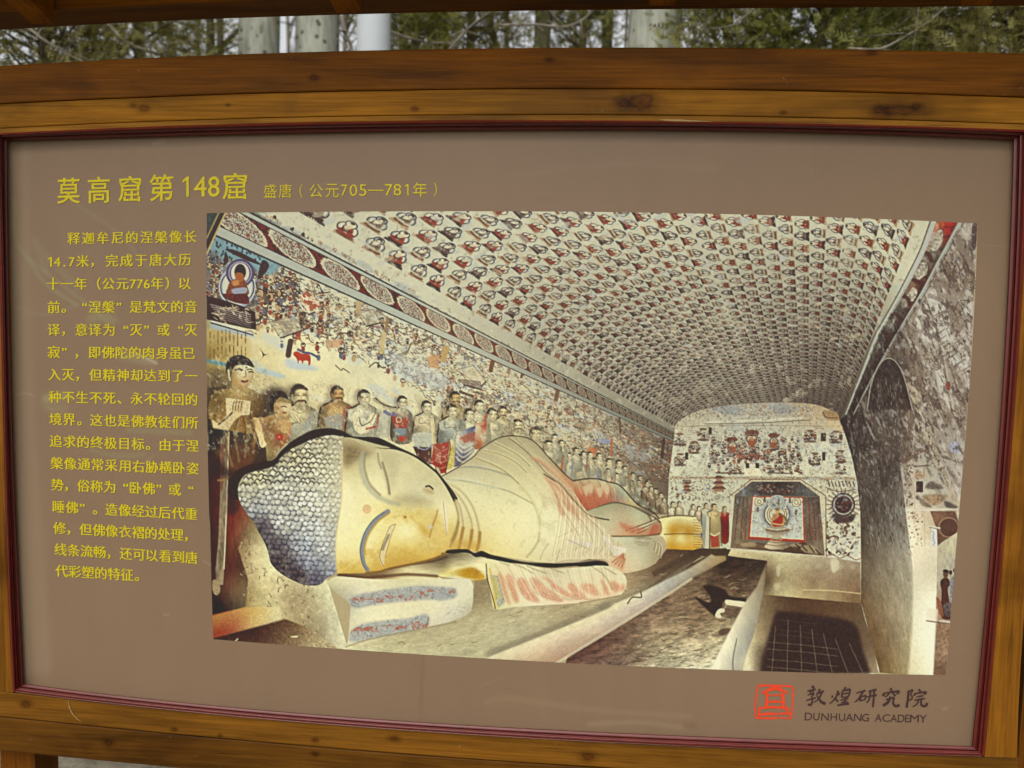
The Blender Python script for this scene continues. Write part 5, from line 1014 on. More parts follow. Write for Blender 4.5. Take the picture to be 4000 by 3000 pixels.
for p in ((1070,40,1110,130),(1110,20,1150,90),(1150,40,1190,110),(1190,60,1230,130)): stroke(H_(*p), 6, (186,124,94), .6, soft=4, clip=TM, sm=False)
for k in range(5): dk(H_(1380+k*20,150+k*8, 1480+k*24,190+k*20, 1580+k*16,280+k*26, 1630+k*5,390+k*16), 3, .5, (110,92,68), 1.5, TM)
dk(H_(900,290, 890,360, 850,430, 790,500), 5, .6, (150,140,104), 4, TM); dk(H_(980,380, 940,440, 905,520), 3, .45, (140,126,92), 2, TM); dk(H_(1075,440, 1040,550), 3, .5, (130,112,84), 2, TM)
dk(H_(850,20, 880,120, 905,230, 890,330), 6, .45, (206,194,140), 5, TM)
fill(H_(1145,355, 1230,348, 1370,385, 1320,425, 1250,400, 1150,375), (216,208,196), .9, feather=2); fill(H_(1440,305, 1500,340, 1540,400, 1655,425, 1640,475, 1550,490, 1500,430, 1470,370), (218,212,196), .9, feather=2); stroke(H_(1145,350, 1200,375, 1320,425), 2.5, (120,100,76), .7, sm=False); stroke(H_(1500,420, 1530,490, 1560,495), 3, (130,110,84), .7)
stroke(H_(1540,350, 1700,355, 1840,355), 2.5, (196,192,176), .8, sm=False); stroke(H_(1060,330, 1250,240), 2, (150,140,110), .5, sm=False)
for k in range(4): stroke(H_(1530+k*26,545+k*16, 1600+k*12,490+k*10, 1625,470+k*12), 4, (164,92,62), .7, soft=2)
# dark gap under the chest, then the forearm with its striped sleeve
fill(smooth(H_(100,440, 200,430, 280,433, 340,465, 400,445, 480,478, 560,496, 700,528, 800,545, 960,552, 1100,552, 1230,540, 1330,518, 1460,534, 1498,575, 1420,586, 1200,580, 980,592, 760,560, 640,550, 560,535, 480,522, 400,497, 350,502, 280,465, 110,470)), (42,28,24))
shade(smooth(H_(1040,548, 1150,522, 1300,522, 1440,515, 1500,545, 1400,532, 1230,548)), [(H_(1200,530),(176,160,132)),(H_(1400,525),(150,130,104))], al=.8)
shade(cat(q('G', 1200,640, 1500,640, 1700,590, 2000,520, 2150,470), H_(0,490, 100,470, 280,468, 350,502, 440,505, 440,640, 440,690, 320,700, 0,660), q('G', 2100,690, 1200,690)), [(q('G',1300,660),(120,96,64)),(q('G',1600,660),(140,116,80)),(q('G',1800,590),(196,184,140)),(q('G',2000,560),(140,122,88)),(q('G',2050,640),(206,200,156)),(H_(50,500),(104,88,64)),(H_(60,560),(110,94,70)),(H_(200,520),(150,140,104)),(H_(150,590),(216,208,160)),(H_(300,560),(216,208,160)),(H_(100,640),(206,188,110))], tex=[(.12,9,0,4)])
dk(q('G', 1200,655, 1400,675, 1600,665, 1800,650, 2050,665), 9, .85, (84,56,36), 5); dk(q('G', 1640,600, 1800,570, 2000,540, 2140,500), 5, .8, (70,50,36), 3)
slv = smooth(H_(430,520, 560,535, 680,560, 800,572, 1000,600, 1250,588, 1400,574, 1500,580, 1580,610, 1640,662, 1655,722, 1640,780, 1590,830, 1450,862, 1250,896, 1000,912, 700,930, 520,948, 485,850, 460,740, 440,640), 5)
shade(slv, [(H_(500,560),(220,212,164)),(H_(800,620),(222,216,176)),(H_(1200,640),(214,208,172)),(H_(1500,620),(212,204,166)),(H_(1620,720),(216,206,170)),(H_(1200,800),(220,204,168)),(H_(800,880),(222,214,180)),(H_(550,850),(206,200,150)),(H_(1450,800),(218,198,160)),(H_(600,720),(214,196,156)),(H_(1000,600),(196,186,150))], tex=[(.03,5,0,1)])
SM = fullmask(slv)
fill(H_(470,655, 545,660, 575,780, 605,890, 545,940, 510,820), (160,160,140), .95, feather=2, clip=SM, tex=[(.2,8,0,1)]); stroke(H_(470,600, 500,750, 525,940), 8, (206,180,80), .8, clip=SM); stroke(H_(440,560, 455,700, 500,860, 520,945), 4, (70,52,38), .9)
fill(smooth(H_(505,690, 530,680, 555,800, 570,850, 535,860)), (200,184,96), .6, clip=SM, feather=3)
for p in ((545,635,580,665,610,770,650,905,625,890,585,790), (612,660,660,665,690,760,722,870,690,892,650,800), (712,690,770,688,830,790,905,885,800,870,730,790), (818,680,880,688,960,760,1020,800,1110,885,980,870,860,790), (900,660,1000,700,1040,735,1180,825,1245,862,1130,838,1020,770,985,720),
          (1140,750,1190,725,1250,790,1310,860,1210,840), (1250,745,1340,730,1400,780,1420,830,1330,815), (1430,690,1480,750,1510,830,1470,810), (1500,720,1560,715,1600,770,1560,810), (1590,740,1645,740,1620,800)):
    fill(smooth(H_(*p), 4), [(190,116,84),(196,128,96)][len(p) % 4 // 2], .58, feather=8, clip=SM, tex=[(.16,6,1,2)])
for p in ((560,545,640,570),(680,565,760,590,840,640),(790,575,870,610,960,640),(1000,600,1110,640),(1350,580,1440,640,1490,700,1530,780),(1460,590,1560,650)): dk(H_(*p), 4, .5, (130,116,84), 2.5, SM)
for k in range(5): dk(H_(840+k*90,800+k*8, 960+k*90,850+k*4, 1100+k*80,880-k*6), 3, .3, (150,120,90), 2, SM)
dk(H_(1250,894, 1450,862, 1590,832), 4, .6, (110,90,64), 2)
shade(smooth(H_(110,640, 220,602, 330,590, 405,640, 432,672, 400,700, 320,692)), [(H_(150,640),(206,188,110)),(H_(280,640),(172,130,30)),(H_(360,620),(166,122,34)),(H_(400,680),(190,150,50))], feather=6, tex=[(.10,5,0,1)])
for k in range(34):                                     # fine creases fanning over the hip and the sleeve
    u = k/33.; o = E_(980+u*330, 960+u*330)[0]; m_ = H_(1080+u*420, -40+u*200)[0]; e_ = H_(1010+u*520, 500+20*math.sin(k*2.1))[0]
    stroke(np.array([o, (o+m_)/2+(6, -4), m_, (m_+e_)/2+(8, 0), e_]), prng.uniform(1.2, 2.2), [(170,150,114),(232,226,188),(150,128,96)][k % 3], prng.uniform(.25, .5), soft=1.2, clip=TM)
for k in range(22):
    u = k/21.; stroke(np.array([H_(520+u*1060, 560+20*abs(u-.5))[0], H_(600+u*1000, 700+u*10)[0], H_(720+u*860, 880-u*60)[0]]), prng.uniform(1.2, 2.4), [(176,150,116),(234,228,194)][k % 2], prng.uniform(.2, .5), soft=1.2, clip=SM)
mottle(TM, 40, .3, (176,164,124), .25); mottle(TM, 9, .4, (150,132,96), .2); mottle(SM, 8, .36, (226,220,190), .4)
# ---- statue: head
fill(smooth(q('D', 270,1130, 400,1040, 560,1000, 640,985, 700,910, 790,830, 880,775, 980,728, 1120,713, 1230,735, 1330,785, 1450,788, 1560,800, 1700,868, 1850,938, 1960,1008, 2050,1088, 2130,1180, 2212,1290, 2212,1330, 2000,1200, 1300,900, 900,1000, 400,1300, 250,1300), 4), (44,30,24), 1)
fill(smooth(q('D', 1240,800, 1330,800, 1560,860, 1650,884, 1500,880, 1380,860)), (196,190,146), .9)
hair = smooth(cat(q('D', 1245,800, 1215,785, 1130,775, 1000,800, 880,852, 780,902, 700,972, 640,1042, 500,1082, 400,1112, 345,1182, 330,1262, 345,1340), q('G', 365,60, 420,140, 475,205, 510,285, 560,375, 595,470, 620,560, 720,655, 880,732, 980,747, 1050,732, 1100,682, 1165,645, 1190,560, 1180,400, 1195,250, 1215,80), q('D', 1230,1300, 1245,1000)), 4)
HC = [(q('D',1100,800),(186,180,150)),(q('D',800,930),(168,160,128)),(q('D',500,1120),(178,172,136)),(q('D',400,1250),(176,174,152)),(q('D',700,1150),(170,170,152)),(q('D',1000,1000),(190,188,158)),(q('D',1150,1100),(206,202,168)),(q('D',1000,1300),(196,196,174)),(q('D',1180,1350),(214,210,178)),(q('D',650,1350),(178,178,166)),
      (q('G',500,100),(150,152,150)),(q('G',700,200),(170,172,164)),(q('G',550,240),(70,62,68)),(q('G',650,400),(76,68,74)),(q('G',700,550),(62,50,54)),(q('G',850,650),(60,48,52)),(q('G',1000,700),(84,80,92)),(q('G',900,400),(150,156,160)),(q('G',1000,250),(190,194,184)),(q('G',1100,400),(190,194,184)),(q('G',1130,600),(150,154,160)),(q('G',1150,150),(206,206,180)),(q('G',950,550),(130,134,144))]
shade(hair, [(a, np.array(c)*.92) for a, c in HC], p=3, tex=[(.1,5,0,1)])
HM = fullmask(hair)
def near_col(x, y, L):
    P = np.array([np.ravel(a) for a, _ in L]); w = 1/((P[:, 0]-x)**2+(P[:, 1]-y)**2+60)**1.5
    return (w[:, None]*np.array([c for _, c in L], float)).sum(0)/w.sum()
for j in range(32):
    for i in range(25):
        x = 900+i*20.5+(j & 1)*10.2; y = 1685+j*19.2
        x = x+prng.randn()*2.9+(x-1330)*.04*math.sin((y-1690)/180); y = y+prng.randn()*2.7-((x-1330)/420)**2*26
        cx, cy = int((x-PX0)*PS), int((y-PY0)*PS)
        if not (0 <= cx < CW and 0 <= cy < CH) or HM[cy, cx] < .5: continue
        c = near_col(x, y, HC)
        k = 11.2*(1.05-.2*max(0, (x-1240)/100)); flt = np.clip((x-1190)/120, 0, 1); up = y < 1900
        k = k*prng.uniform(.88, 1.12); c = np.minimum(c*prng.uniform(.95, 1.18), 226)
        fill(ell(x+1.5, y+(2.5 if not up else -2.5), k*1.02, k*1.02, 0, 10), c*.64 if up else c*(.56, .56, .62), .85*(1-.8*flt), clip=HM)
        fill(ell(x, y+(1 if up else -1), k*.88, k*.80, 0, 10), c*1.02, .95*(1-.45*flt), clip=HM, feather=1.5)
        fill(ell(x-k*.1, y+(k*.25 if up else -k*.2), k*.58, k*.48, 0, 9), np.minimum(c*1.12+8, 226), .8*(1-.5*flt), clip=HM, feather=2)
        if up and prng.rand() < .85: stroke(np.array([(x-k*.85, y-k*.1),(x-k*.1, y-k*.9),(x+k*.85, y-k*.3)]), 4.2, (46,34,30), .9*(1-.75*flt), clip=HM)
        elif prng.rand() < .7: stroke(np.array([(x-k*.7, y+k*.6),(x+k*.3, y+k*.95),(x+k*.9, y)]), 3.4, np.array((58,56,72)), .7*(1-.6*flt), clip=HM)
mottle(HM, 30, .2, (150,146,126), .3); mottle(HM, 7, .36, (60,52,54), .3); mottle(HM, 12, .34, (206,202,176), .3)
face = cat(smooth(q('D', 1225,800, 1300,805, 1420,862, 1560,888, 1700,902, 1850,960, 1990,1058, 2060,1120), 4, False), smooth(cat(q('E', 66,1060, 110,1140, 160,1230, 190,1310), H_(200,150, 186,230, 140,350, 100,440, 20,490), q('G', 2120,472, 1950,532, 1800,570, 1650,595, 1560,622, 1440,634, 1300,640, 1190,640)), 4, False), smooth(q('G', 1178,500, 1172,400, 1190,250, 1215,80, 1225,-30, 1235,-300, 1240,-440), 4, False))
FC = [(q('D',1290,850),(150,134,96)),(q('D',1300,930),(120,102,68)),(q('D',1380,900),(150,132,92)),(q('D',1270,1050),(190,178,128)),(q('D',1260,1200),(224,218,172)),(q('D',1330,1150),(206,198,150)),(q('D',1450,1000),(190,182,138)),(q('D',1700,950),(186,178,138)),(q('D',1850,1000),(190,184,142)),(q('D',1900,1120),(190,184,142)),(q('D',2050,1160),(184,176,134)),(q('D',2130,1300),(200,194,150)),
      (q('D',1600,1250),(228,220,172)),(q('D',1400,1330),(230,222,170)),(q('D',1750,1200),(206,198,154)),(q('D',1800,1340),(190,180,138)),(q('D',1950,1350),(206,198,150)),(q('G',1300,100),(234,226,176)),(q('G',1280,350),(234,224,166)),(q('G',1230,520),(222,202,126)),(q('G',1300,590),(200,166,66)),(q('G',1480,540),(206,176,84)),(q('G',1380,500),(222,204,130)),(q('G',1700,520),(184,144,46)),(q('G',1820,470),(188,150,52)),(q('G',1950,470),(198,164,68)),
      (q('G',2050,400),(214,190,90)),(q('G',1760,270),(236,228,178)),(q('G',1660,420),(206,176,80)),(q('G',1800,380),(216,196,110)),(q('G',1900,150),(206,182,92)),(q('G',1780,140),(210,190,106)),(q('G',1640,130),(216,200,120)),(q('G',2000,300),(198,164,76)),(q('G',2020,170),(206,180,84)),(q('G',2130,80),(226,218,170)),(q('G',1500,350),(228,216,150)),(q('G',1850,250),(230,220,160)),(q('G',1800,30),(206,198,152)),(q('G',2050,20),(214,206,160)),(q('G',2150,300),(206,172,80)),(H_(60,350),(206,172,86)),(H_(150,200),(214,196,120)),(H_(170,60),(224,214,160)),(H_(60,150),(224,210,150)),(H_(30,440),(196,156,60))]
shade(face, FC, p=3, tex=[(.03,4,0,1),(.05,18,0,1)])
FA = fullmask(face)
X, Y = grid(slice(0, CH), slice(0, CW))
gold = np.clip((fbm(X, Y, 46, 5)+.5*fbm(X, Y, 9, 3)-.02)*3, 0, 1)*FA*fullmask(smooth(q('G', 1185,470, 1400,420, 1560,180, 1700,90, 1950,100, 2080,160, 2180,330, 2120,480, 1560,640, 1190,650)), 30)
light = fullmask(smooth(q('G', 1660,260, 1780,210, 1900,260, 1960,330, 1800,400, 1650,430)), 24)
comp((slice(0, CH), slice(0, CW)), gold*.42*(1-light), (176,130,30))
comp((slice(0, CH), slice(0, CW)), FA*.26, (226,219,172)); comp((slice(0, CH), slice(0, CW)), fullmask(torso)*.14, (206,200,160))
for p in ((1240,870,1330,860,1420,900,1500,930,1420,960,1300,1000),(1260,940,1320,960,1300,1050,1250,1040)): fill(smooth(q('D', *p)), (112,94,62), .55, feather=20, clip=FA, tex=[(.35,8,0,1)])
stroke(q('D', 1415,930, 1395,1020, 1412,1120, 1455,1220, 1540,1305, 1640,1352, 1720,1370), 11, (162,164,142), .62, soft=7, clip=FA, w2=5); stroke(q('D', 1435,930, 1422,1020, 1440,1120, 1480,1210, 1560,1290), 4, (126,112,78), .5, soft=3, clip=FA)
stroke(q('D', 1545,925, 1560,1010, 1590,1090, 1620,1180, 1640,1290), 9, (206,200,158), .9, soft=5, clip=FA); stroke(q('D', 1580,1010, 1600,1080, 1625,1170, 1640,1280), 4, (120,104,74), .75, soft=3, clip=FA); stroke(q('D', 1540,930, 1548,1000, 1570,1060), 3, (120,106,78), .5, soft=3, clip=FA)
fill(smooth(q('D', 1570,940, 1700,960, 1720,1100, 1660,1250, 1620,1150)), (168,160,122), .45, feather=26, clip=FA)
fill(smooth(q('D', 1650,1330, 1800,1290, 1980,1330, 2000,1380, 1800,1370)), (150,138,104), .5, feather=22, clip=FA)
stroke(q('D', 1955,1218, 1985,1214, 2015,1240), 7, (52,38,28), .95, clip=FA); fill(smooth(q('D', 1930,1235, 2000,1235, 2025,1280, 1960,1280)), (170,146,98), .6, feather=8, clip=FA)
stroke(q('G', 1625,108, 1520,182, 1442,290, 1405,400, 1402,480, 1420,560, 1452,612), 17, (128,132,138), .95, soft=2, clip=FA, w2=12); stroke(q('G', 1600,112, 1500,185, 1425,290, 1394,400, 1390,480, 1410,560, 1445,612), 3, (70,60,56), .6, clip=FA); stroke(q('G', 1640,118, 1540,195, 1465,300, 1430,400, 1430,480), 4, (176,140,50), .7, soft=2, clip=FA)
fill(smooth(q('G', 1692,214, 1645,238, 1605,330, 1572,420, 1556,500, 1562,545, 1587,577, 1602,500, 1632,385, 1662,285)), (214,200,156), .85, feather=3, clip=FA); fill(smooth(q('G', 1625,305, 1645,310, 1605,400, 1592,440, 1568,440, 1585,390)), (126,116,96), .75, feather=2, clip=FA); stroke(q('G', 1690,216, 1645,238, 1602,330, 1570,420, 1556,500, 1586,577), 2.4, (104,82,46), .7, clip=FA); stroke(q('G', 1695,218, 1662,290, 1632,390, 1602,505), 3, (150,120,70), .8, clip=FA)
c = q('G', 1445,85)[0]; fill(ell(*c, 17, 18), (214,178,132), .9, tex=[(.15,5,0,1)]); ring(*c, 16, 2, (196,160,116), .35)
stroke(q('G', 2055,95, 2040,160, 2012,230, 1985,330), 4, (150,110,46), .5, soft=2, clip=FA); fill(smooth(q('G', 1880,200, 1960,260, 1990,320, 1930,300)), (176,130,30), .5, feather=14, clip=FA); fill(ell(*q('G', 1775,155)[0], 6), (150,104,34), .8)
fill(smooth(cat(q('G', 2100,0, 2140,180, 2140,310, 2115,200)), 3), (224,216,196), .85, feather=3, clip=FA); stroke(q('G', 2105,20, 2120,180, 2138,310), 2.5, (150,120,80), .6, clip=FA)
fill(ell(*q('G', 1998,238)[0], 6, 8), (196,190,190), .8)
stroke(cat(E_(0,965, 60,1045, 115,1130, 165,1230)), 7, (48,34,26), .95, soft=1); stroke(cat(E_(165,1230, 190,1310), H_(200,150, 187,235, 140,355)), 4, (150,130,84), .6, soft=3)
stroke(cat(q('G', 1440,636, 1560,624, 1650,597, 1950,534, 2120,474), H_(60,470)), 5, (120,84,36), .8, soft=2)
stroke(q('G', 1230,-400, 1225,0, 1195,200, 1176,380, 1180,600), 3, (206,186,130), .6, soft=2)
# ---- pillow
pil = cat(smooth(q('G', 1090,720, 1170,670, 1280,672, 1500,690, 1800,690, 2212,690), 4, False), smooth(H_(100,672, 200,682, 280,690, 318,715, 332,790, 330,880, 318,950, 260,1005, 100,1070), 4, False), smooth(q('G', 2212,1058, 1960,1108, 1700,1158, 1450,1212, 1262,1275, 1278,1240, 1292,1100, 1300,970, 1292,900, 1190,820), 4, False))
shade(pil, [(q('G',1150,740),(196,192,154)),(q('G',1250,720),(214,208,172)),(q('G',1700,700),(206,200,160)),(q('G',1500,760),(220,214,178)),(q('G',1250,860),(176,172,146)),(q('G',1310,900),(186,184,164)),(q('G',1350,980),(214,210,176)),(q('G',1700,950),(222,216,178)),(q('G',2050,930),(220,214,180)),(q('G',1280,1100),(200,196,164)),(q('G',1280,1230),(216,210,172)),(q('G',1700,1140),(216,210,174)),(H_(200,720),(210,206,176)),(H_(290,800),(214,210,180)),(H_(200,950),(206,202,176)),(H_(300,950),(186,182,152)),(H_(100,1000),(204,200,176)),(q('G',1180,800),(176,170,140))], tex=[(.05,9,0,1)])
for p in ((1300,850,1500,800,1700,770,1900,745,2120,760,2212,775,2212,850,2060,865,1900,872,1700,890,1500,915,1330,940), (1300,1150,1400,1080,1600,1048,1800,1030,1965,990,1970,1095,1750,1150,1500,1200,1310,1235)):
    P = smooth(q('G', *p), 3); fill(P, (152,156,154), .85, feather=8, tex=[(.16,7,0,1),(.1,3,0,1)]); PM = fullmask(P, 4)
    x0, y0 = P.min(0); x1, y1 = P.max(0)
    for i in range(150): ring(prng.uniform(x0, x1), prng.uniform(y0, y1), prng.uniform(3, 7), 1.8, [(120,124,126),(196,196,186)][i % 2], .5) if PM[int((prng.uniform(y0,y1)-PY0)*PS) % CH, 0] == 0 and False else None
    for i in range(170):
        a = np.array([prng.uniform(x0, x1), prng.uniform(y0, y1)]); stroke(smooth(a+np.cumsum(prng.randn(4, 2)*4, 0), 3, False), 2.2, [(112,116,122),(200,200,188),(96,96,100)][i % 3], .6, clip=PM, sm=False)
    for i in range(16):
        a = np.array([x0+(i+.5)*(x1-x0)/16+prng.randn()*6, 0]); a[1] = y0+(y1-y0)*(.62-.3*(i/16))+prng.randn()*8; fill(smooth(a+prng.randn(7, 2)*(11, 7), 3), (160,92,74), .75, clip=PM)
fill(smooth(H_(0,780, 90,790, 160,850, 60,880, 0,870)), (150,154,152), .6, feather=8, tex=[(.3,6,0,1)])
for i in range(24): a = H_(prng.uniform(100,320), prng.uniform(930,1020))[0]; fill(ell(a[0], a[1], 7, 3, -.5, 7), (170,164,156), .4, feather=2)
stroke(q('G', 1975,1020, 1972,1060, 1955,1110), 4, (110,96,76), .8); dk(q('G', 1262,1276, 1450,1214, 1700,1160, 1960,1110, 2212,1060), 4, .6, (130,116,84), 3); dk(H_(332,780, 332,880, 318,952), 4, .6, (120,108,80), 2)
# ---- the print's own grain, a slight press blur and faded contrast
cv[:] = cv+.40*(cv-blur(cv, 3))
gr = prng.randn(CH, CW).astype(np.float32); gr = (gr+box1(box1(gr, 1, 0), 1, 1)*2)*3.2
cv[:] = cv+gr[..., None]*(1.2-cv.mean(2, keepdims=True)/400)
cv[:] = np.clip(cv, 30, 232)
# ---------------------------------------------------------------- the printed panel, the picture and the lettering
panel = None
def coons(T, B, L, R, nu, nv):
    """grid of picture positions bounded by four lines"""
    T, B, L, R = curve(T, nu), curve(B, nu), curve(L, nv), curve(R, nv)
    T[0] = L[0]; T[-1] = R[0]; B[0] = L[-1]; B[-1] = R[-1]
    u, v = np.meshgrid(np.linspace(0, 1, nu), np.linspace(0, 1, nv)); u = u[..., None]; v = v[..., None]
    return (1-v)*T[None]+v*B[None]+(1-u)*L[:, None]+u*R[:, None]-((1-u)*(1-v)*T[0]+u*(1-v)*T[-1]+(1-u)*v*B[0]+u*v*B[-1])
def sheet(name, G, y, col, mat, parent, back=None):
    """flat printed sheet: grid G of picture positions on the plane Y = y with one ink colour per point"""
    nv, nu = G.shape[:2]
    P = at(G[..., 0], G[..., 1], y).reshape(-1, 3).astype(np.float32)
    i = np.arange(nu*nv).reshape(nv, nu)
    F = np.stack([i[:-1, :-1], i[1:, :-1], i[1:, 1:], i[:-1, 1:]], -1).reshape(-1, 4)
    me = bpy.data.meshes.new(name)
    me.vertices.add(len(P)); me.vertices.foreach_set('co', P.ravel())
    me.loops.add(F.size); me.loops.foreach_set('vertex_index', F.ravel().astype(np.int32))
    me.polygons.add(len(F)); me.polygons.foreach_set('loop_start', np.arange(0, F.size, 4, dtype=np.int32))
    try: me.polygons.foreach_set('loop_total', np.full(len(F), 4, np.int32))
    except Exception: pass
    me.update(calc_edges=True)
    a = me.color_attributes.new('ink', 'FLOAT_COLOR', 'POINT')
    c = np.ones((len(P), 4), np.float32); c[:, :3] = np.clip(lin(col.reshape(-1, 3))/LIT, .002, .92)
    a.data.foreach_set('color', c.ravel())
    return link(name, me, mat, parent)
# brown ground of the panel, with scuffs, creases, rubbed edges and painted-in glare
sh = lambda P, dx, dy: [(x+dx, y+dy) for x, y in P]
PG = coons([(14,534)]+sh(m_top_i[1:-1], 0, -14)+[(3974,527)], [(78,2687)]+sh(m_bot_i[1:-1], 0, 14)+[(3810,2931)], [(14,534)]+sh(m_left_i[1:-1], -14, 0)+[(78,2687)], [(3974,527)]+sh(m_right_i[1:-1], 14, 0)+[(3810,2931)], 640, 390)
X, Y = PG[..., 0], PG[..., 1]
t = np.clip((Y-550)/2300, 0, 1)[..., None]
pc = np.zeros(X.shape+(3,))+(126,103,82)
pc = pc*(1+.020*fbm(X, Y, 420, 3)+.016*fbm(X, Y, 60, 3, 1.5, 4)+.012*fbm(X, Y, 9, 2))[..., None]
def scuff_glare(pts, w, c, al, soft):
    global pc
    p = smooth(np.array(pts, float).reshape(-1, 2), 5, False) if len(pts) > 4 else np.array(pts, float).reshape(-1, 2)
    a = np.zeros(X.shape)
    for i in range(len(p)-1):
        d = p[i+1]-p[i]; L = d@d+1e-9
        s = np.clip(((X-p[i, 0])*d[0]+(Y-p[i, 1])*d[1])/L, 0, 1)
        a = np.maximum(a, np.exp(-(np.maximum(0, np.hypot(X-p[i, 0]-s*d[0], Y-p[i, 1]-s*d[1])-w/2)/soft)**2))
    pc = pc+(np.array(c, float)-pc)*(a*al)[..., None]
scuff_glare((70,560, 85,1400, 130,2100, 160,2600), 40, (150,132,112), .30, 26)
scuff_glare((52,560, 58,1400, 86,2100, 108,2640), 6, (160,146,126), .25, 8)
for p, w, c, al, s in (((55,780, 60,930, 110,1010, 180,1110, 300,1190),3,(140,146,104),.55,7), ((110,1010, 200,1080, 330,1180, 420,1260),2,(142,148,112),.4,7), ((300,800, 380,850, 470,920, 600,1070),2,(140,140,108),.35,6), ((180,1060, 140,940, 160,980, 300,1120),3,(140,146,110),.35,12),  # pale and olive streaks at left: reflections painted into the panel colour
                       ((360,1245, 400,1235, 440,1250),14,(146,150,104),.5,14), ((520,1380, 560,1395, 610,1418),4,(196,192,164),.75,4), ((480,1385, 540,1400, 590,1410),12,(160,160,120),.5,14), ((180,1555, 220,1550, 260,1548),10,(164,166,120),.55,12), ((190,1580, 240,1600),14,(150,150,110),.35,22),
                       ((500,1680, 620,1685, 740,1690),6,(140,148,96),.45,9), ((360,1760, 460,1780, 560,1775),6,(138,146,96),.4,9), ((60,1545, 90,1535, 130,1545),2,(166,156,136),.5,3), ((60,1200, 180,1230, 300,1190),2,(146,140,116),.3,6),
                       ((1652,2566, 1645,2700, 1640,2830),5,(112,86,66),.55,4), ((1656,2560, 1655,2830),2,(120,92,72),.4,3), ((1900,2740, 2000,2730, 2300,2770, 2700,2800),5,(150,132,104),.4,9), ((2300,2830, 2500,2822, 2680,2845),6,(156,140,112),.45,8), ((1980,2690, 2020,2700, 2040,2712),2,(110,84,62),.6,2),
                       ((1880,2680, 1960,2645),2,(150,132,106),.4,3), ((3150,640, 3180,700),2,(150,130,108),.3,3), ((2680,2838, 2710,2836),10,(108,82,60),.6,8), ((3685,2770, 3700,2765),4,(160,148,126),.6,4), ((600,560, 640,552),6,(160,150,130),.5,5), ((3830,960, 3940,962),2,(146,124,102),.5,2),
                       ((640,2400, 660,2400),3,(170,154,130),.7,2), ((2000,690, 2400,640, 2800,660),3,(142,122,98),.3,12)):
    scuff_glare(p, w, c, al*.55, s)
rngp = np.random.RandomState(3)
for i in range(46):
    x, y = rngp.uniform(80, 3800), rngp.uniform(580, 2800); a, l = rngp.uniform(-1, 1), rngp.uniform(6, 50)
    scuff_glare((x, y, x+l*math.cos(a), y+l*math.sin(a)), 1, [(158,140,114),(112,88,66)][i % 2], rngp.uniform(.15, .45), 3.0)
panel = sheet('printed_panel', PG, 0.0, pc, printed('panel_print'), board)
# the picture, 0.6 mm in front of the panel
pT = [(808,832.5),(1240,828),(1700,825),(2200,827),(2700,833),(3250,849),(3818,873)]; pB = [(834,2498),(1300,2529),(1700,2562),(2200,2590),(2700,2612),(3200,2626),(3696,2638)]
pL = [(808,832.5),(806,1100),(807,1350),(813,1800),(822,2200),(834,2498)]; pR = [(3818,873),(3806,1200),(3788,1500),(3740,2070),(3718,2350),(3696,2638)]
GP = coons(pT, pB, pL, pR, 1200, 700)
src = cv
gx, gy = (GP[..., 0]-PX0)*PS-.5, (GP[..., 1]-PY0)*PS-.5
ix, iy = np.clip(np.floor(gx).astype(int), 0, CW-2), np.clip(np.floor(gy).astype(int), 0, CH-2)
fx, fy = np.clip(gx-ix, 0, 1)[..., None], np.clip(gy-iy, 0, 1)[..., None]
pcv = (src[iy, ix]*(1-fx)+src[iy, ix+1]*fx)*(1-fy)+(src[iy+1, ix]*(1-fx)+src[iy+1, ix+1]*fx)*fy
sheet('printed_photograph', GP, -.0006, pcv, printed('photo_print', .40), panel)

# ---- lettering
GL = {}
def glyph(ch, bold=.0, res=4):
    k = (ch, bold)
    if ch == '1' and k not in GL:
        GL[k] = (np.array([(.24,0),(.34,0),(.34,.73),(.26,.73),(.24,.60),(.06,.52),(.06,.60)], float), [(0, 1, 2, 3, 4), (3, 6, 5, 4)])
    if k not in GL:
        c = bpy.data.curves.new('t', 'FONT'); c.body = ch; c.size = 1; c.resolution_u = res; c.fill_mode = 'FRONT'
        o = bpy.data.objects.new('t', c); scene.collection.objects.link(o); bpy.context.view_layer.update()
        me = bpy.data.meshes.new_from_object(o.evaluated_get(bpy.context.evaluated_depsgraph_get()))
        V = np.array([v.co[:2] for v in me.vertices], float).reshape(-1, 2); F = [tuple(p.vertices) for p in me.polygons]
        bpy.data.objects.remove(o); bpy.data.curves.remove(c); bpy.data.meshes.remove(me)
        GL[k] = (V, F)
    return GL[k]
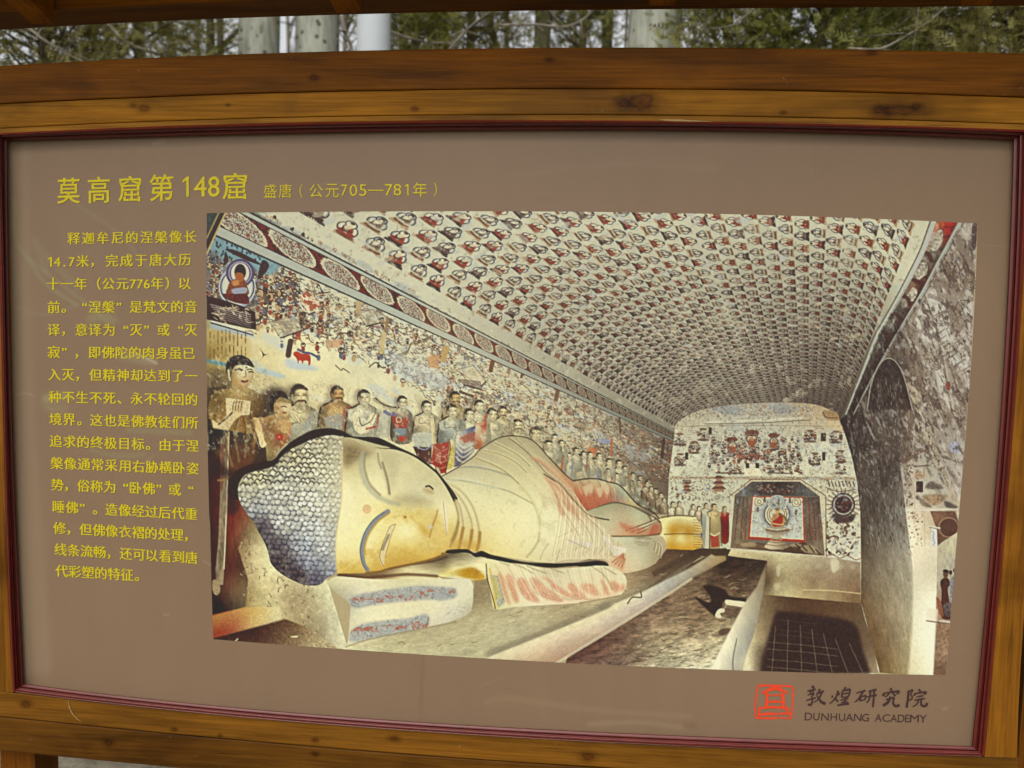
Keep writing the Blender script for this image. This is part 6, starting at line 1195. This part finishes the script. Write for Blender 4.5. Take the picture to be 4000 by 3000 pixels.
class Ink:
    def __init__(s): s.v, s.f = [], []
    def add(s, P, F):
        b = sum(len(x) for x in s.v); s.v.append(np.asarray(P, float)); s.f += [tuple(i+b for i in f) for f in F]
    def fit(s, ch, x0, y0, x1, y1, bold=0., skew=0., slope=0.):
        """glyph stretched to fill a box given in picture positions (y1 below y0)"""
        V, F = glyph(ch, bold); lo, hi = V.min(0), V.max(0); n = (V-lo)/np.maximum(hi-lo, 1e-6)
        x = x0+n[:, 0]*(x1-x0); y = y1-n[:, 1]*(y1-y0)
        P = np.stack([x+skew*(y1-y), y+slope*(n[:, 0]-.5)*(x1-x0)], -1)
        for dx, dy in ([(0, 0)] if bold <= 0 else [(-bold, -bold*.5), (bold, -bold*.2), (0, bold*.6)]): s.add(P+np.array((dx, dy))*(y1-y0), F)
    def em(s, ch, x, yc, em, w=None, align=0, bold=0., slope=0.):
        """glyph in its em square: x = left of the slot, yc = its middle"""
        V, F = glyph(ch, bold); lo, hi = V.min(0), V.max(0); w = w or em
        if align == 0: ox = x+(w-(hi[0]+lo[0])*em)/2
        elif align < 0: ox = x+.10*em-lo[0]*em
        else: ox = x+w-.08*em-hi[0]*em
        X = ox+V[:, 0]*em; P = np.stack([X, yc+.36*em-V[:, 1]*em+slope*(X-x)], -1)
        for dx in ([0] if bold <= 0 else [-bold, bold]): s.add(P+np.array((dx*em, 0)), F)
    def done(s, name, mat, parent, y=-.0012):
        P = np.concatenate(s.v); lift = np.repeat(np.arange(len(s.v)) % 3, [len(x) for x in s.v])*.00012; o = mesh(name, at(P[:, 0], P[:, 1], y)-lift[:, None]*np.array((0, 1., 0)), s.f, mat, parent)
        bm = bmesh.new(); bm.from_mesh(o.data)
        for fc in bm.faces:
            if fc.normal.y > 0: fc.normal_flip()
        bm.to_mesh(o.data); bm.free(); return o
YEL = flat('yellow_ink', (198,180,24)); BLK = flat('dark_ink', (66,44,44)); RED = flat('red_ink', (222,66,36))
T = Ink()
def z(t, s, o, v): return o[0]+v[0]/s, o[1]+v[1]/s
for ch, x0, y0, x1, y1 in (('莫',497,120,690,342),('高',762,112,946,338),('窟',1025,106,1218,326),('第',1294,92,1498,320),('1',1580,112,1630,284),('4',1678,112,1782,282),('8',1800,110,1896,284),('窟',1925,78,2134,306)):
    T.fit(ch, x0/2.212, 640+y0/2.212, x1/2.212, 640+y1/2.212, .014, slope=-.03)
T.done('title_lettering', YEL, panel)
T = Ink()
for ch, x0, y0, x1, y1 in (('盛',288,264,398,380),('唐',418,260,530,381),('（',598,264,624,380),('公',684,262,798,378),('元',822,262,936,378),('7',955,268,1012,366),('0',1030,266,1096,367),('5',1114,266,1176,366),('—',1190,312,1320,322),('7',1334,264,1402,362),('8',1410,262,1476,362),('1',1506,262,1540,360),('年',1578,248,1698,376),('）',1757,250,1785,370)):
    T.fit(ch, 900+x0/2.212, 600+y0/2.212, 900+x1/2.212, 600+y1/2.212, .0)
T.done('date_lettering', YEL, panel)
T = Ink()
LINES = [('释迦牟尼的涅槃像长',640,575,1708,648,630),('14.7米，完成于唐大历',640,400,1660,848,828),('十一年（公元776年）以',640,400,1658,1040,1034),('前。“涅槃”是梵文的音',640,405,1708,1240,1236),('译，意译为“灭”或“灭',640,408,1710,1435,1436),
         ('寂”，即佛陀的肉身虽已',1340,408,1692,78,90),('入灭，但精神却达到了一',1340,412,1712,272,286),('种不生不死、永不轮回的',1340,415,1714,465,490),('境界。这也是佛教徒们所',1340,422,1717,655,690),('追求的终极目标。由于涅',1340,425,1722,845,890),('槃像通常采用右胁横卧姿',1340,433,1724,1035,1085),
         ('势，俗称为“卧佛”或“',1340,440,1680,1222,1272),('睡佛”。造像经过后代重',1340,450,1710,1410,1478),('修，但佛像衣褶的处理，',1900,460,1700,355,425),('线条流畅，还可以看到唐',1900,468,1710,540,618),('代彩塑的特征。',1900,478,1268,725,772)]
half = lambda c: c in '0123456789.'
for s, oy, x0, x1, ya, yb in LINES:
    n = sum(.5 if half(c) else 1 for c in s); p = (x1-x0)/n; x = x0; sl = (yb-ya)/(x1-x0)
    for c in s:
        w = p*(.5 if half(c) else 1); yc = ya+(x+w/2-x0)*sl
        al = -1 if c in '。，、”）' else (1 if c in '“（' else 0)
        T.em(c, x/2.212, (oy+yc/2.212), 114/2.212, w/2.212, al, .022, sl)
        x += w
T.done('body_lettering', YEL, panel)
# institute's mark: brush characters, Latin line and the red tower seal
o5 = lambda x, y: (2900+x/2.765, 2640+y/2.765)
T = Ink()
wd = [('D',672,752),('U',765,830),('N',850,930),('H',950,1020),('U',1040,1108),('A',1112,1196),('N',1204,1284),('G',1288,1366),('A',1428,1504),('C',1510,1594),('A',1598,1668),('D',1676,1748),('E',1756,1804),('M',1808,1904),('Y',1908,1990)]
for ch, x0, x1 in wd:
    yo = (x0-672)/1320*26; a, b = o5(x0, 398+yo), o5(x1, 480+yo); T.fit(ch, a[0], a[1], b[0], b[1], -.008, skew=.06)
T.done('latin_lettering', BLK, panel)
def ribbon(pts, w, jit=0., seed=1):
    r = np.random.RandomState(seed); p = np.array(pts, float).reshape(-1, 2); q2 = smooth(p, 4, False) if len(p) > 2 else np.stack([p[0]+(p[1]-p[0])*k/6 for k in range(7)])
    d = np.gradient(q2, axis=0); nn = np.stack([-d[:, 1], d[:, 0]], -1); nn /= np.linalg.norm(nn, axis=1)[:, None]+1e-9
    ww = (w if np.ndim(w) else np.full(len(q2), w))/2*(1+jit*r.randn(len(q2)))
    return np.concatenate([q2+nn*ww[:, None], (q2-nn*ww[:, None])]), [(i, i+1, len(q2)+i+1, len(q2)+i) for i in range(len(q2)-1)]
BR = ((750,112,766,122,776,132),20,14),((702,168,740,156,792,144),10,15),((728,168,734,178,738,192),12,9),((740,166,764,160,760,182),8,10),((704,208,740,198,776,190),9,13),((774,192,756,214,744,226),12,7),((744,222,756,250,752,290,736,316,708,306),9,15),((688,268,730,254,792,238),8,14),((838,142,822,176,798,206),18,8),((808,190,840,180,882,164),9,16),((860,170,838,226,806,262,768,292),16,6),((802,212,826,246,856,284,898,302),9,24), \
     ((966,212,972,224,966,238),15,10),((1034,160,1022,206,990,258,944,302),16,8),((1002,236,1016,258,1030,280),9,17),((1052,186,1040,204,1030,212),12,8),((1118,120,1106,138,1090,152),15,8),((1080,160,1076,196,1072,236),10,13),((1082,164,1126,154,1166,142),9,16),((1164,146,1158,184,1146,224),15,11),((1086,196,1116,192,1144,184),9,11),((1076,234,1110,230,1148,222),9,12),((1058,264,1100,254,1146,244),9,13),((1112,238,1106,272,1094,312),13,13),((1066,290,1100,282,1134,276),8,11),((1026,320,1086,308,1152,298),12,19), \
     ((1228,188,1276,174,1332,158),8,14),((1304,166,1282,208,1254,250,1214,286),16,8),((1278,224,1274,248,1270,274),14,11),((1280,226,1312,218,1338,212),9,14),((1336,214,1330,236,1320,262),14,9),((1274,268,1298,264,1322,256),8,9),((1362,168,1404,158,1450,148),9,16),((1344,228,1396,218,1452,208),9,15),((1382,164,1380,216,1366,260,1342,292),14,8),((1424,152,1420,230,1410,340),15,12), \
     ((1596,134,1606,146,1614,162),13,18),((1534,184,1528,198,1518,218),15,17),((1534,188,1610,176,1696,164),9,17),((1694,166,1686,182,1664,198),17,9),((1584,190,1566,212,1540,228),14,8),((1624,186,1638,202,1652,220),10,18),((1548,258,1594,246,1642,234),9,14),((1598,222,1590,256,1566,292,1518,322),15,20),((1642,236,1630,272,1634,308,1664,328,1698,312),13,20), \
     ((1796,158,1790,240,1774,344),14,18),((1796,166,1820,158,1842,150),8,15),((1842,152,1828,180,1814,200),13,8),((1814,200,1834,222,1832,246,1804,266),9,12),((1902,146,1914,156,1922,172),12,18),((1866,188,1862,200,1856,216),13,15),((1866,192,1924,182,1990,174),9,17),((1988,176,1978,190,1958,204),17,9),((1882,228,1914,222,1952,214),8,12),((1858,264,1912,254,1972,244),9,13),((1904,262,1894,292,1872,316,1838,334),13,7),((1936,254,1930,290,1938,318,1978,326,1998,292),12,19)
V, F = [], []
for k, (p, w0, w1) in enumerate(BR):
    P, f = ribbon([c for i in range(0, len(p), 2) for c in o5(p[i], p[i+1])], (lambda m: 1.55*(w0+(w1-w0)*np.linspace(0, 1, m))/2.765)((len(p)//2-1)*4+1), .05, k)
    b = len(V); V += [tuple(x) for x in at(P[:, 0], P[:, 1], -.0010-.00004*(k % 20))]; F += [tuple(i+b for i in g) for g in f]
mesh('brush_lettering', V, F, BLK, panel)
V, F = [], []
parts = [((165,108, 240,104, 340,106, 440,110, 515,112),20), ((515,108, 540,125, 550,170, 545,260, 540,330, 535,380, 530,435, 520,458),17), ((530,455, 480,458, 420,455, 385,452),16), ((375,455, 300,460, 200,455, 150,450),22), ((150,455, 138,430, 138,330, 148,240, 155,170, 165,112),17),
         ((215,190, 250,165, 300,140, 350,122, 400,140, 450,165, 490,190),24), ((262,180, 266,250, 258,320, 250,345),30), ((432,180, 440,250, 446,320, 452,345),30), ((262,212, 345,208, 436,214),14), ((262,285, 345,278, 442,284),24), ((180,352, 250,342, 345,338, 440,345, 500,362),26), ((185,350, 178,390, 180,420),26), ((492,360, 488,390, 486,420),24), ((170,425, 250,412, 345,412, 375,415),26), ((390,415, 440,405, 500,410, 520,420),24), ((260,160, 345,140, 435,160),30), ((335,210, 345,170),6)]
for k, (p, w) in enumerate(parts[:-1]):
    P, f = ribbon([c for i in range(0, len(p), 2) for c in o5(p[i], p[i+1])], w/2.765, .10, k)
    b = len(V); V += [tuple(x) for x in at(P[:, 0], P[:, 1], -.0010-.00006*k)]; F += [tuple(i+b for i in g) for g in f]
mesh('tower_seal', V, F, RED, panel)

# a split sliver of pale wood under the top rail and an old paint drip on the bottom rail
def streak(name, p, w, y, col):
    P, f = ribbon(p, w*np.sin(np.linspace(.25, 2.9, (len(p)//2-1)*4+1)), .12, 5); mesh(name, at(P[:, 0], P[:, 1], y), f, flat(name, col, .8, .1), board)
streak('wood_sliver', (2576,468, 2640,470, 2720,474, 2808,478), 8, -.0353, (170,146,92)); streak('paint_drip', (266,2737, 270,2758, 279,2781, 296,2803, 318,2820), 5, -.0323, (146,116,74))
bevel_slab('backing_board', sh(m_top_i, 0, -14), sh(m_bot_i, 0, 14), .004, .03, MAT_ROOF, board, 40)
# ---------------------------------------------------------------- trees and the pale pole behind the board
random.seed(11)
def bark(name, c0, c1, c2, spots=True):
    m, nt, b = newmat(name, .85, .15)
    geo = N(nt, 'ShaderNodeNewGeometry')
    mp = N(nt, 'ShaderNodeMapping'); mp.inputs['Scale'].default_value = (6, 6, 1.2); nt.links.new(geo.outputs['Position'], mp.inputs['Vector'])
    n = N(nt, 'ShaderNodeTexNoise', Scale=4., Detail=7., Roughness=.65); nt.links.new(mp.outputs[0], n.inputs['Vector'])
    c = ramp(nt, n.outputs[0], [(.3, c0), (.5, c1), (.7, c2)]).outputs[0]
    if spots:
        v = N(nt, 'ShaderNodeTexVoronoi', Scale=13.); nt.links.new(geo.outputs['Position'], v.inputs['Vector'])
        n2 = N(nt, 'ShaderNodeTexNoise', Scale=3.5, Detail=2.); nt.links.new(geo.outputs['Position'], n2.inputs['Vector'])
        sp = ramp(nt, v.outputs['Distance'], [(.14, (.16, .12, .08)), (.27, (1, 1, 1))]).outputs[0]; c = mix(nt, .9, c, sp, 'MULTIPLY')
        pt = ramp(nt, n2.outputs[0], [(.62, (1, 1, 1)), (.70, (.62, .50, .36))]).outputs[0]; c = mix(nt, .8, c, pt, 'MULTIPLY')
    nt.links.new(c, b.inputs['Base Color']); bp = N(nt, 'ShaderNodeBump', Strength=.5, Distance=.02); nt.links.new(n.outputs[0], bp.inputs['Height']); nt.links.new(bp.outputs[0], b.inputs['Normal'])
    return m
PALE = bark('pale_poplar_bark', (.13, .13, .10), (.22, .23, .185), (.30, .30, .25)); BROWN = bark('brown_bark', (.035, .028, .018), (.075, .06, .04), (.13, .11, .07), False); OLIVE = bark('mossy_bark', (.03, .03, .014), (.06, .058, .028), (.11, .10, .05), False); TWIG = bark('grey_twig_bark', (.06, .052, .04), (.12, .105, .08), (.2, .18, .14), False)
def tube(pts, rad, n=10):
    V, F = [], []
    p = np.array(pts, float)
    for i in range(len(p)):
        d = p[min(i+1, len(p)-1)]-p[max(i-1, 0)]; d /= np.linalg.norm(d)
        a = np.cross(d, (0, 1, 0) if abs(d[1]) < .9 else (1, 0, 0)); a /= np.linalg.norm(a); b = np.cross(d, a)
        for k in range(n):
            t = 2*math.pi*k/n; V.append(p[i]+(a*math.cos(t)+b*math.sin(t))*rad[i])
    for i in range(len(p)-1):
        for k in range(n): F.append((i*n+k, i*n+(k+1) % n, (i+1)*n+(k+1) % n, (i+1)*n+k))
    F.append(list(range(n))[::-1]); F.append([(len(p)-1)*n+k for k in range(n)])
    return V, F
class Soup:
    def __init__(s): s.v, s.f = [], []
    def add(s, VF):
        b = len(s.v); s.v += list(VF[0]); s.f += [tuple(i+b for i in f) for f in VF[1]]
    def done(s, name, mat, parent, sm=True): return mesh(name, s.v, s.f, mat, parent, sm)
def trunk_axis(px0, px1, py, y, H, lean=0., wob=.03):
    """axis and radii of a trunk that shows between px0 and px1 at height py"""
    a, b = at(px0, py, y), at(px1, py, y); c = (a+b)/2; r = (b[0]-a[0])/2
    zs = np.linspace(0, H, 12); x = c[0]+(zs-c[2])*lean+np.sin(zs*1.3+px0)*wob
    x += c[0]-np.interp(c[2], zs, x)
    rad = r*(1+.5*np.exp(-zs/.35)+np.clip((c[2]-zs)*.025, -.6, .3))
    return np.stack([x, np.full(12, y), zs], -1), np.maximum(rad, .01)
def leafmat(name, cols):
    m, nt, b = newmat(name, .6, .25)
    geo = N(nt, 'ShaderNodeNewGeometry'); n = N(nt, 'ShaderNodeTexNoise', Scale=2.4, Detail=4., Roughness=.7); nt.links.new(geo.outputs['Position'], n.inputs['Vector'])
    rnd = ramp(nt, geo.outputs['Random Per Island'], [(0, (.55, .55, .55)), (1, (1.35, 1.3, 1.15))]).outputs[0]
    c = ramp(nt, n.outputs[0], [(.3, cols[0]), (.5, cols[1]), (.7, cols[2])]).outputs[0]; c = mix(nt, .9, c, rnd, 'MULTIPLY'); nt.links.new(c, b.inputs['Base Color'])
    tr = N(nt, 'ShaderNodeBsdfTranslucent'); nt.links.new(c, tr.inputs['Color']); ms = N(nt, 'ShaderNodeMixShader'); ms.inputs[0].default_value = .4
    nt.links.new(b.outputs[0], ms.inputs[1]); nt.links.new(tr.outputs[0], ms.inputs[2]); nt.links.new(ms.outputs[0], nt.nodes['Material Output'].inputs['Surface'])
    return m
LEAF = [leafmat('cypress_leaf', [(.085, .092, .018), (.17, .172, .04), (.27, .26, .085)]), leafmat('dry_cypress_leaf', [(.095, .09, .024), (.19, .18, .055), (.31, .285, .12)]), leafmat('dark_cypress_leaf', [(.065, .073, .016), (.14, .148, .034), (.24, .235, .078)])]
rt = np.random.RandomState(5)
def spray(V, F, p, d, L, wdt):
    """flat feathery spray: a midrib with short side leaflets, some pixels each"""
    d = d/np.linalg.norm(d); s = np.cross(d, rt.randn(3)); s /= np.linalg.norm(s)+1e-9
    n = 5; b = len(V); k = 0
    for i in range(n):
        t = (i+.4)/n; c = p+d*L*t
        for sg in (-1, 1):
            l = wdt*(1-.65*t)*rt.uniform(.7, 1.2); e = c+(s*sg*.8+d*.75)*l; w = d*.012*(L/.14)
            V += [c-w*.6, c+w*.6, e+w*.25, e-w*.3]; F.append((b+k, b+k+1, b+k+2, b+k+3)); k += 4
    V += [p-s*.003, p+s*.003, p+d*L*1.05]; F.append((b+k, b+k+1, b+k+2))
def conifer(px, py, y, H, R, n, mat, label, r=.06, z0=.8, name='cypress_tree'):
    c = at(px, py, y); t = empty(name, label, 'tree', (0, 0, 0), 'evergreen trees behind the notice board')
    ax = np.stack([np.full(10, c[0])+np.sin(np.linspace(0, 5, 10)+px)*.05, np.full(10, y), np.linspace(0, H*.97, 10)], -1)
    S = Soup(); S.add(tube(ax, np.linspace(r*1.2, .012, 10), 9))
    V, F = [], []
    nl = n*5//52
    for i in range(nl):
        z = z0+(H-z0)*rt.rand()**.9; a = rt.uniform(0, 2*math.pi); q_ = (z-z0)/(H-z0)
        rr = R*(1-q_)**.55*(.55+.45*rt.rand())*(.65+.35*min(1, q_*6)); base = np.array([np.interp(z, ax[:, 2], ax[:, 0]), y, z])
        out = np.array([math.cos(a), math.sin(a), rt.uniform(.0, .7)]); tip = base+out*rr
        if i % 3 == 0: S.add(tube([base, base+out*rr*.5+(0, 0, .03), tip], [.012, .008, .004], 5))
        for j in range(26):
            u = .25+.8*rt.rand()**.7; p = base+out*rr*u+rt.randn(3)*(.05+.07*u)
            dv = out*.8+rt.randn(3)*.55+np.array([0, 0, -.15]); spray(V, F, p, dv, rt.uniform(.07, .14), rt.uniform(.022, .042))
    S.done('trunk', BROWN, t)
    mesh('crown', V, F, mat, t)
CONS = [(150,160,3.2,5.4,.95,3000,1,'drooping grey-green cypress at the far left above the beam'), (560,150,3.6,5.6,.85,2300,1,'cypress with bare twigs between the left edge and the pale trunks'), (830,150,5.5,7.0,.8,1500,0,'slim cypress close left of the first pale trunk'),
        (1600,140,4.4,5.8,.62,1900,0,'olive cypress just right of the white pole'), (1850,120,5.0,6.4,.9,2300,1,'loose cypress above the middle of the board'), (2260,120,5.6,6.8,.85,1700,0,'thin cypress between the mossy trunks left of the spotted trunk'),
        (2820,130,3.4,5.0,.75,2200,0,'fresh green cypress right of the spotted pale trunk'), (3220,120,3.2,5.4,.95,3500,2,'dense dark cypress above the right half of the board'), (3620,120,3.5,5.4,.95,3400,2,'dense cypress with bright gaps near the right end'), (4010,120,2.7,4.6,.85,3200,1,'feathery pale-tipped cypress at the far right edge')]
for px, py, y, H, R, n, k, lb in CONS: conifer(px, py, y, H, R, int(n*1.65), LEAF[k], lb)
def plain_tree(name, px0, px1, y, H, mat, label, group, lean=0., limbs=4, py=140, wob=.02, patch=None):
    t = empty(name, label, 'tree', (0, 0, 0), group)
    p, r = trunk_axis(px0, px1, py, y, H, lean, wob); S = Soup(); S.add(tube(p, r, 20)); S.done('trunk', mat, t)
    L = Soup()
    for k in range(limbs):
        z = H*(.55+.4*k/limbs); b = np.array([np.interp(z, p[:, 2], p[:, 0]), y, z]); a = rt.uniform(0, 6.3)
        d = np.array([math.cos(a), math.sin(a), 1.1]); pts = [b, b+d*.5+rt.randn(3)*.06, b+d*1.1+(0, 0, .2), b+d*1.6+(0, 0, .6)]
        L.add(tube(pts, [r[-1]*.5+.012, .025, .015, .006], 7))
        for j in range(5):
            q0 = b+d*rt.uniform(.4, 1.4); L.add(tube([q0, q0+rt.randn(3)*.25+(0, 0, .2), q0+rt.randn(3)*.4+(0, 0, .45)], [.010, .006, .003], 5))
    if limbs: L.done('limb', mat, t)
    return t
PG_ = 'pale poplar trunks behind the board'
plain_tree('poplar_tree', 937, 1089, 4.0, 8, PALE, 'first pale poplar trunk from the left, with a twig crossing its foot', PG_, .02)
plain_tree('poplar_tree', 1158, 1323, 4.3, 8, PALE, 'pale poplar trunk close left of the smooth white pole', PG_, -.01)
plain_tree('poplar_tree', 2452, 2661, 3.6, 8, PALE, 'broad pale poplar trunk dotted with dark spots right of centre', PG_, .0)
DG_ = 'dark thin trunks behind the board'
for a, b, y, m, lb in ((652,674,6.0,BROWN,'thin brown trunk standing among the left cypresses'), (846,872,6.4,BROWN,'thin brown trunk just left of the first pale trunk'), (1560,1600,6.2,OLIVE,'narrow mossy trunk beside the white pole'), (1668,1756,5.6,OLIVE,'wide bark-brown trunk right of the white pole'), (2086,2152,5.2,OLIVE,'dark olive trunk left of the spotted poplar'), (2350,2394,5.8,OLIVE,'slim olive trunk near the spotted poplar'), (2440,2450,5.0,BROWN,'very thin dark stem touching the spotted poplar'), (3250,3290,5.2,BROWN,'dark trunk half hidden in the right-hand cypress'), (1968,1990,7.5,BROWN,'far thin trunk above the middle of the board')):
    plain_tree('young_tree', a, b, y, 7.5, m, lb, DG_, rt.uniform(-.02, .02), 3)
# bare branches reaching across the gap
def branch(pts, y, w, label):
    p = np.array([at(px, py, y+dy) for px, py, dy in pts]); k = len(p)
    S = Soup(); S.add(tube(smooth(p, 5, False), np.linspace(w, w*.4, (k-1)*5+1), 7))
    for i in range(6):
        q0 = p[1+i % (k-1)]; S.add(tube([q0, q0+rt.randn(3)*.07+(0, 0, .02), q0+rt.randn(3)*.13+(0, 0, .05)], [w*.45, w*.3, w*.15], 5))
    o = S.done('bare_branch', TWIG, None); tag(o, label, 'branch', 'bare twigs crossing the gap above the board')
branch([(60,60,0),(150,140,0),(260,210,.05),(330,245,.1),(380,300,.1)], 2.6, .008, 'bare twig sloping down at the far left')
branch([(420,90,0),(500,170,0),(590,198,.05),(640,215,.1)], 2.8, .007, 'twig ending left of the pale trunks')
branch([(1520,120,0),(1600,150,0),(1680,165,.1),(1770,168,.1)], 3.2, .010, 'pale twig growing right from the white pole')
branch([(1750,200,0),(1820,120,0),(1880,70,0),(1940,30,.1)], 3.0, .009, 'twig rising steeply above the middle')
branch([(1950,100,0),(2080,95,.05),(2200,105,.05),(2270,80,.1),(2340,20,.1)], 3.0, .009, 'long thin twig curving up beside the spotted trunk')
branch([(2960,20,0),(2890,80,0),(2840,105,0),(2770,110,.1)], 2.6, .006, 'curved twig right of the spotted trunk')
branch([(3320,190,0),(3440,190,0),(3540,140,0),(3620,90,.05),(3690,30,.1)], 2.4, .008, 'long twig rising across the right-hand cypress')
branch([(1335,60,0),(1350,130,0),(1375,190,0),(1385,260,0)], 3.6, .016, 'dark crooked limb between pale trunk and white pole')
# smooth white pole
a, b = at(1395, 140, 2.6), at(1525, 140, 2.6); r = (b[0]-a[0])/2; cx = (a[0]+b[0])/2
m, nt_, bs = newmat('white_pole_paint', .75, .2); bs.inputs['Base Color'].default_value = (.3, .32, .32, 1)
nz = N(nt_, 'ShaderNodeTexNoise', Scale=2.5, Detail=4.); gg = N(nt_, 'ShaderNodeNewGeometry'); nt_.links.new(gg.outputs['Position'], nz.inputs['Vector']); nt_.links.new(ramp(nt_, nz.outputs[0], [(.3, (.25, .27, .275)), (.7, (.31, .33, .335))]).outputs[0], bs.inputs['Base Color'])
t = empty('white_pole', 'smooth white metal pole between the second pale trunk and the cypresses', 'pole', (0, 0, 0))
S = Soup(); S.add(tube([(cx, 2.6, 0), (cx, 2.6, 2.2), (cx, 2.6, 6)], [r*1.02, r, r*.94], 32)); S.done('shaft', m, t)
S = Soup(); S.add(tube([(cx, 2.6, 0), (cx, 2.6, .04), (cx, 2.6, .05)], [r*1.7, r*1.7, r*1.3], 32)); S.done('base_flange', m, t)

# leafless trees farther off: upright grey-brown stems and fine twigs against the sky
def bare_tree(px, y, H, label, n=34):
    c = at(px, 120, y); t = empty('bare_tree', label, 'tree', (0, 0, 0), 'leafless trees in the distance')
    ax = np.stack([np.full(8, c[0])+np.sin(np.linspace(0, 4, 8)+px)*.06, np.full(8, y), np.linspace(0, H, 8)], -1)
    S = Soup(); S.add(tube(ax, np.linspace(.06, .012, 8), 8)); S.done('trunk', TWIG, t)
    S = Soup()
    for i in range(n):
        z_ = rt.uniform(1.5, H*.95); b = np.array([np.interp(z_, ax[:, 2], ax[:, 0]), y, z_]); a = rt.uniform(0, 6.3); d = np.array([math.cos(a)*.5, math.sin(a)*.5, 1.0])*rt.uniform(.5, 1.0)
        pts = [b, b+d*.4+rt.randn(3)*.04, b+d*.9+rt.randn(3)*.08, b+d*1.4+rt.randn(3)*.1]; S.add(tube(pts, [.016, .012, .008, .004], 4))
        for j in range(5):
            u = b+d*rt.uniform(.3, 1.2); S.add(tube([u, u+rt.randn(3)*.14+(0, 0, .16), u+rt.randn(3)*.2+(0, 0, .38)], [.008, .006, .003], 3))
    S.done('limb', TWIG, t)
for i, (px, y, lb) in enumerate(((760,8.5,'leafless tree in the bright gap left of the pale trunks'), (1125,9.5,'leafless tree in the gap between the two pale trunks'), (1360,8.8,'leafless tree between the pale trunk and the white pole'), (1930,8.4,'leafless tree above the middle of the board'), (2230,9,'leafless tree in the bright gap left of the spotted trunk'), (2700,9,'leafless tree just right of the spotted trunk'), (3000,9.4,'leafless tree behind the right-hand cypresses'))):
    bare_tree(px, y, 7.5, lb)
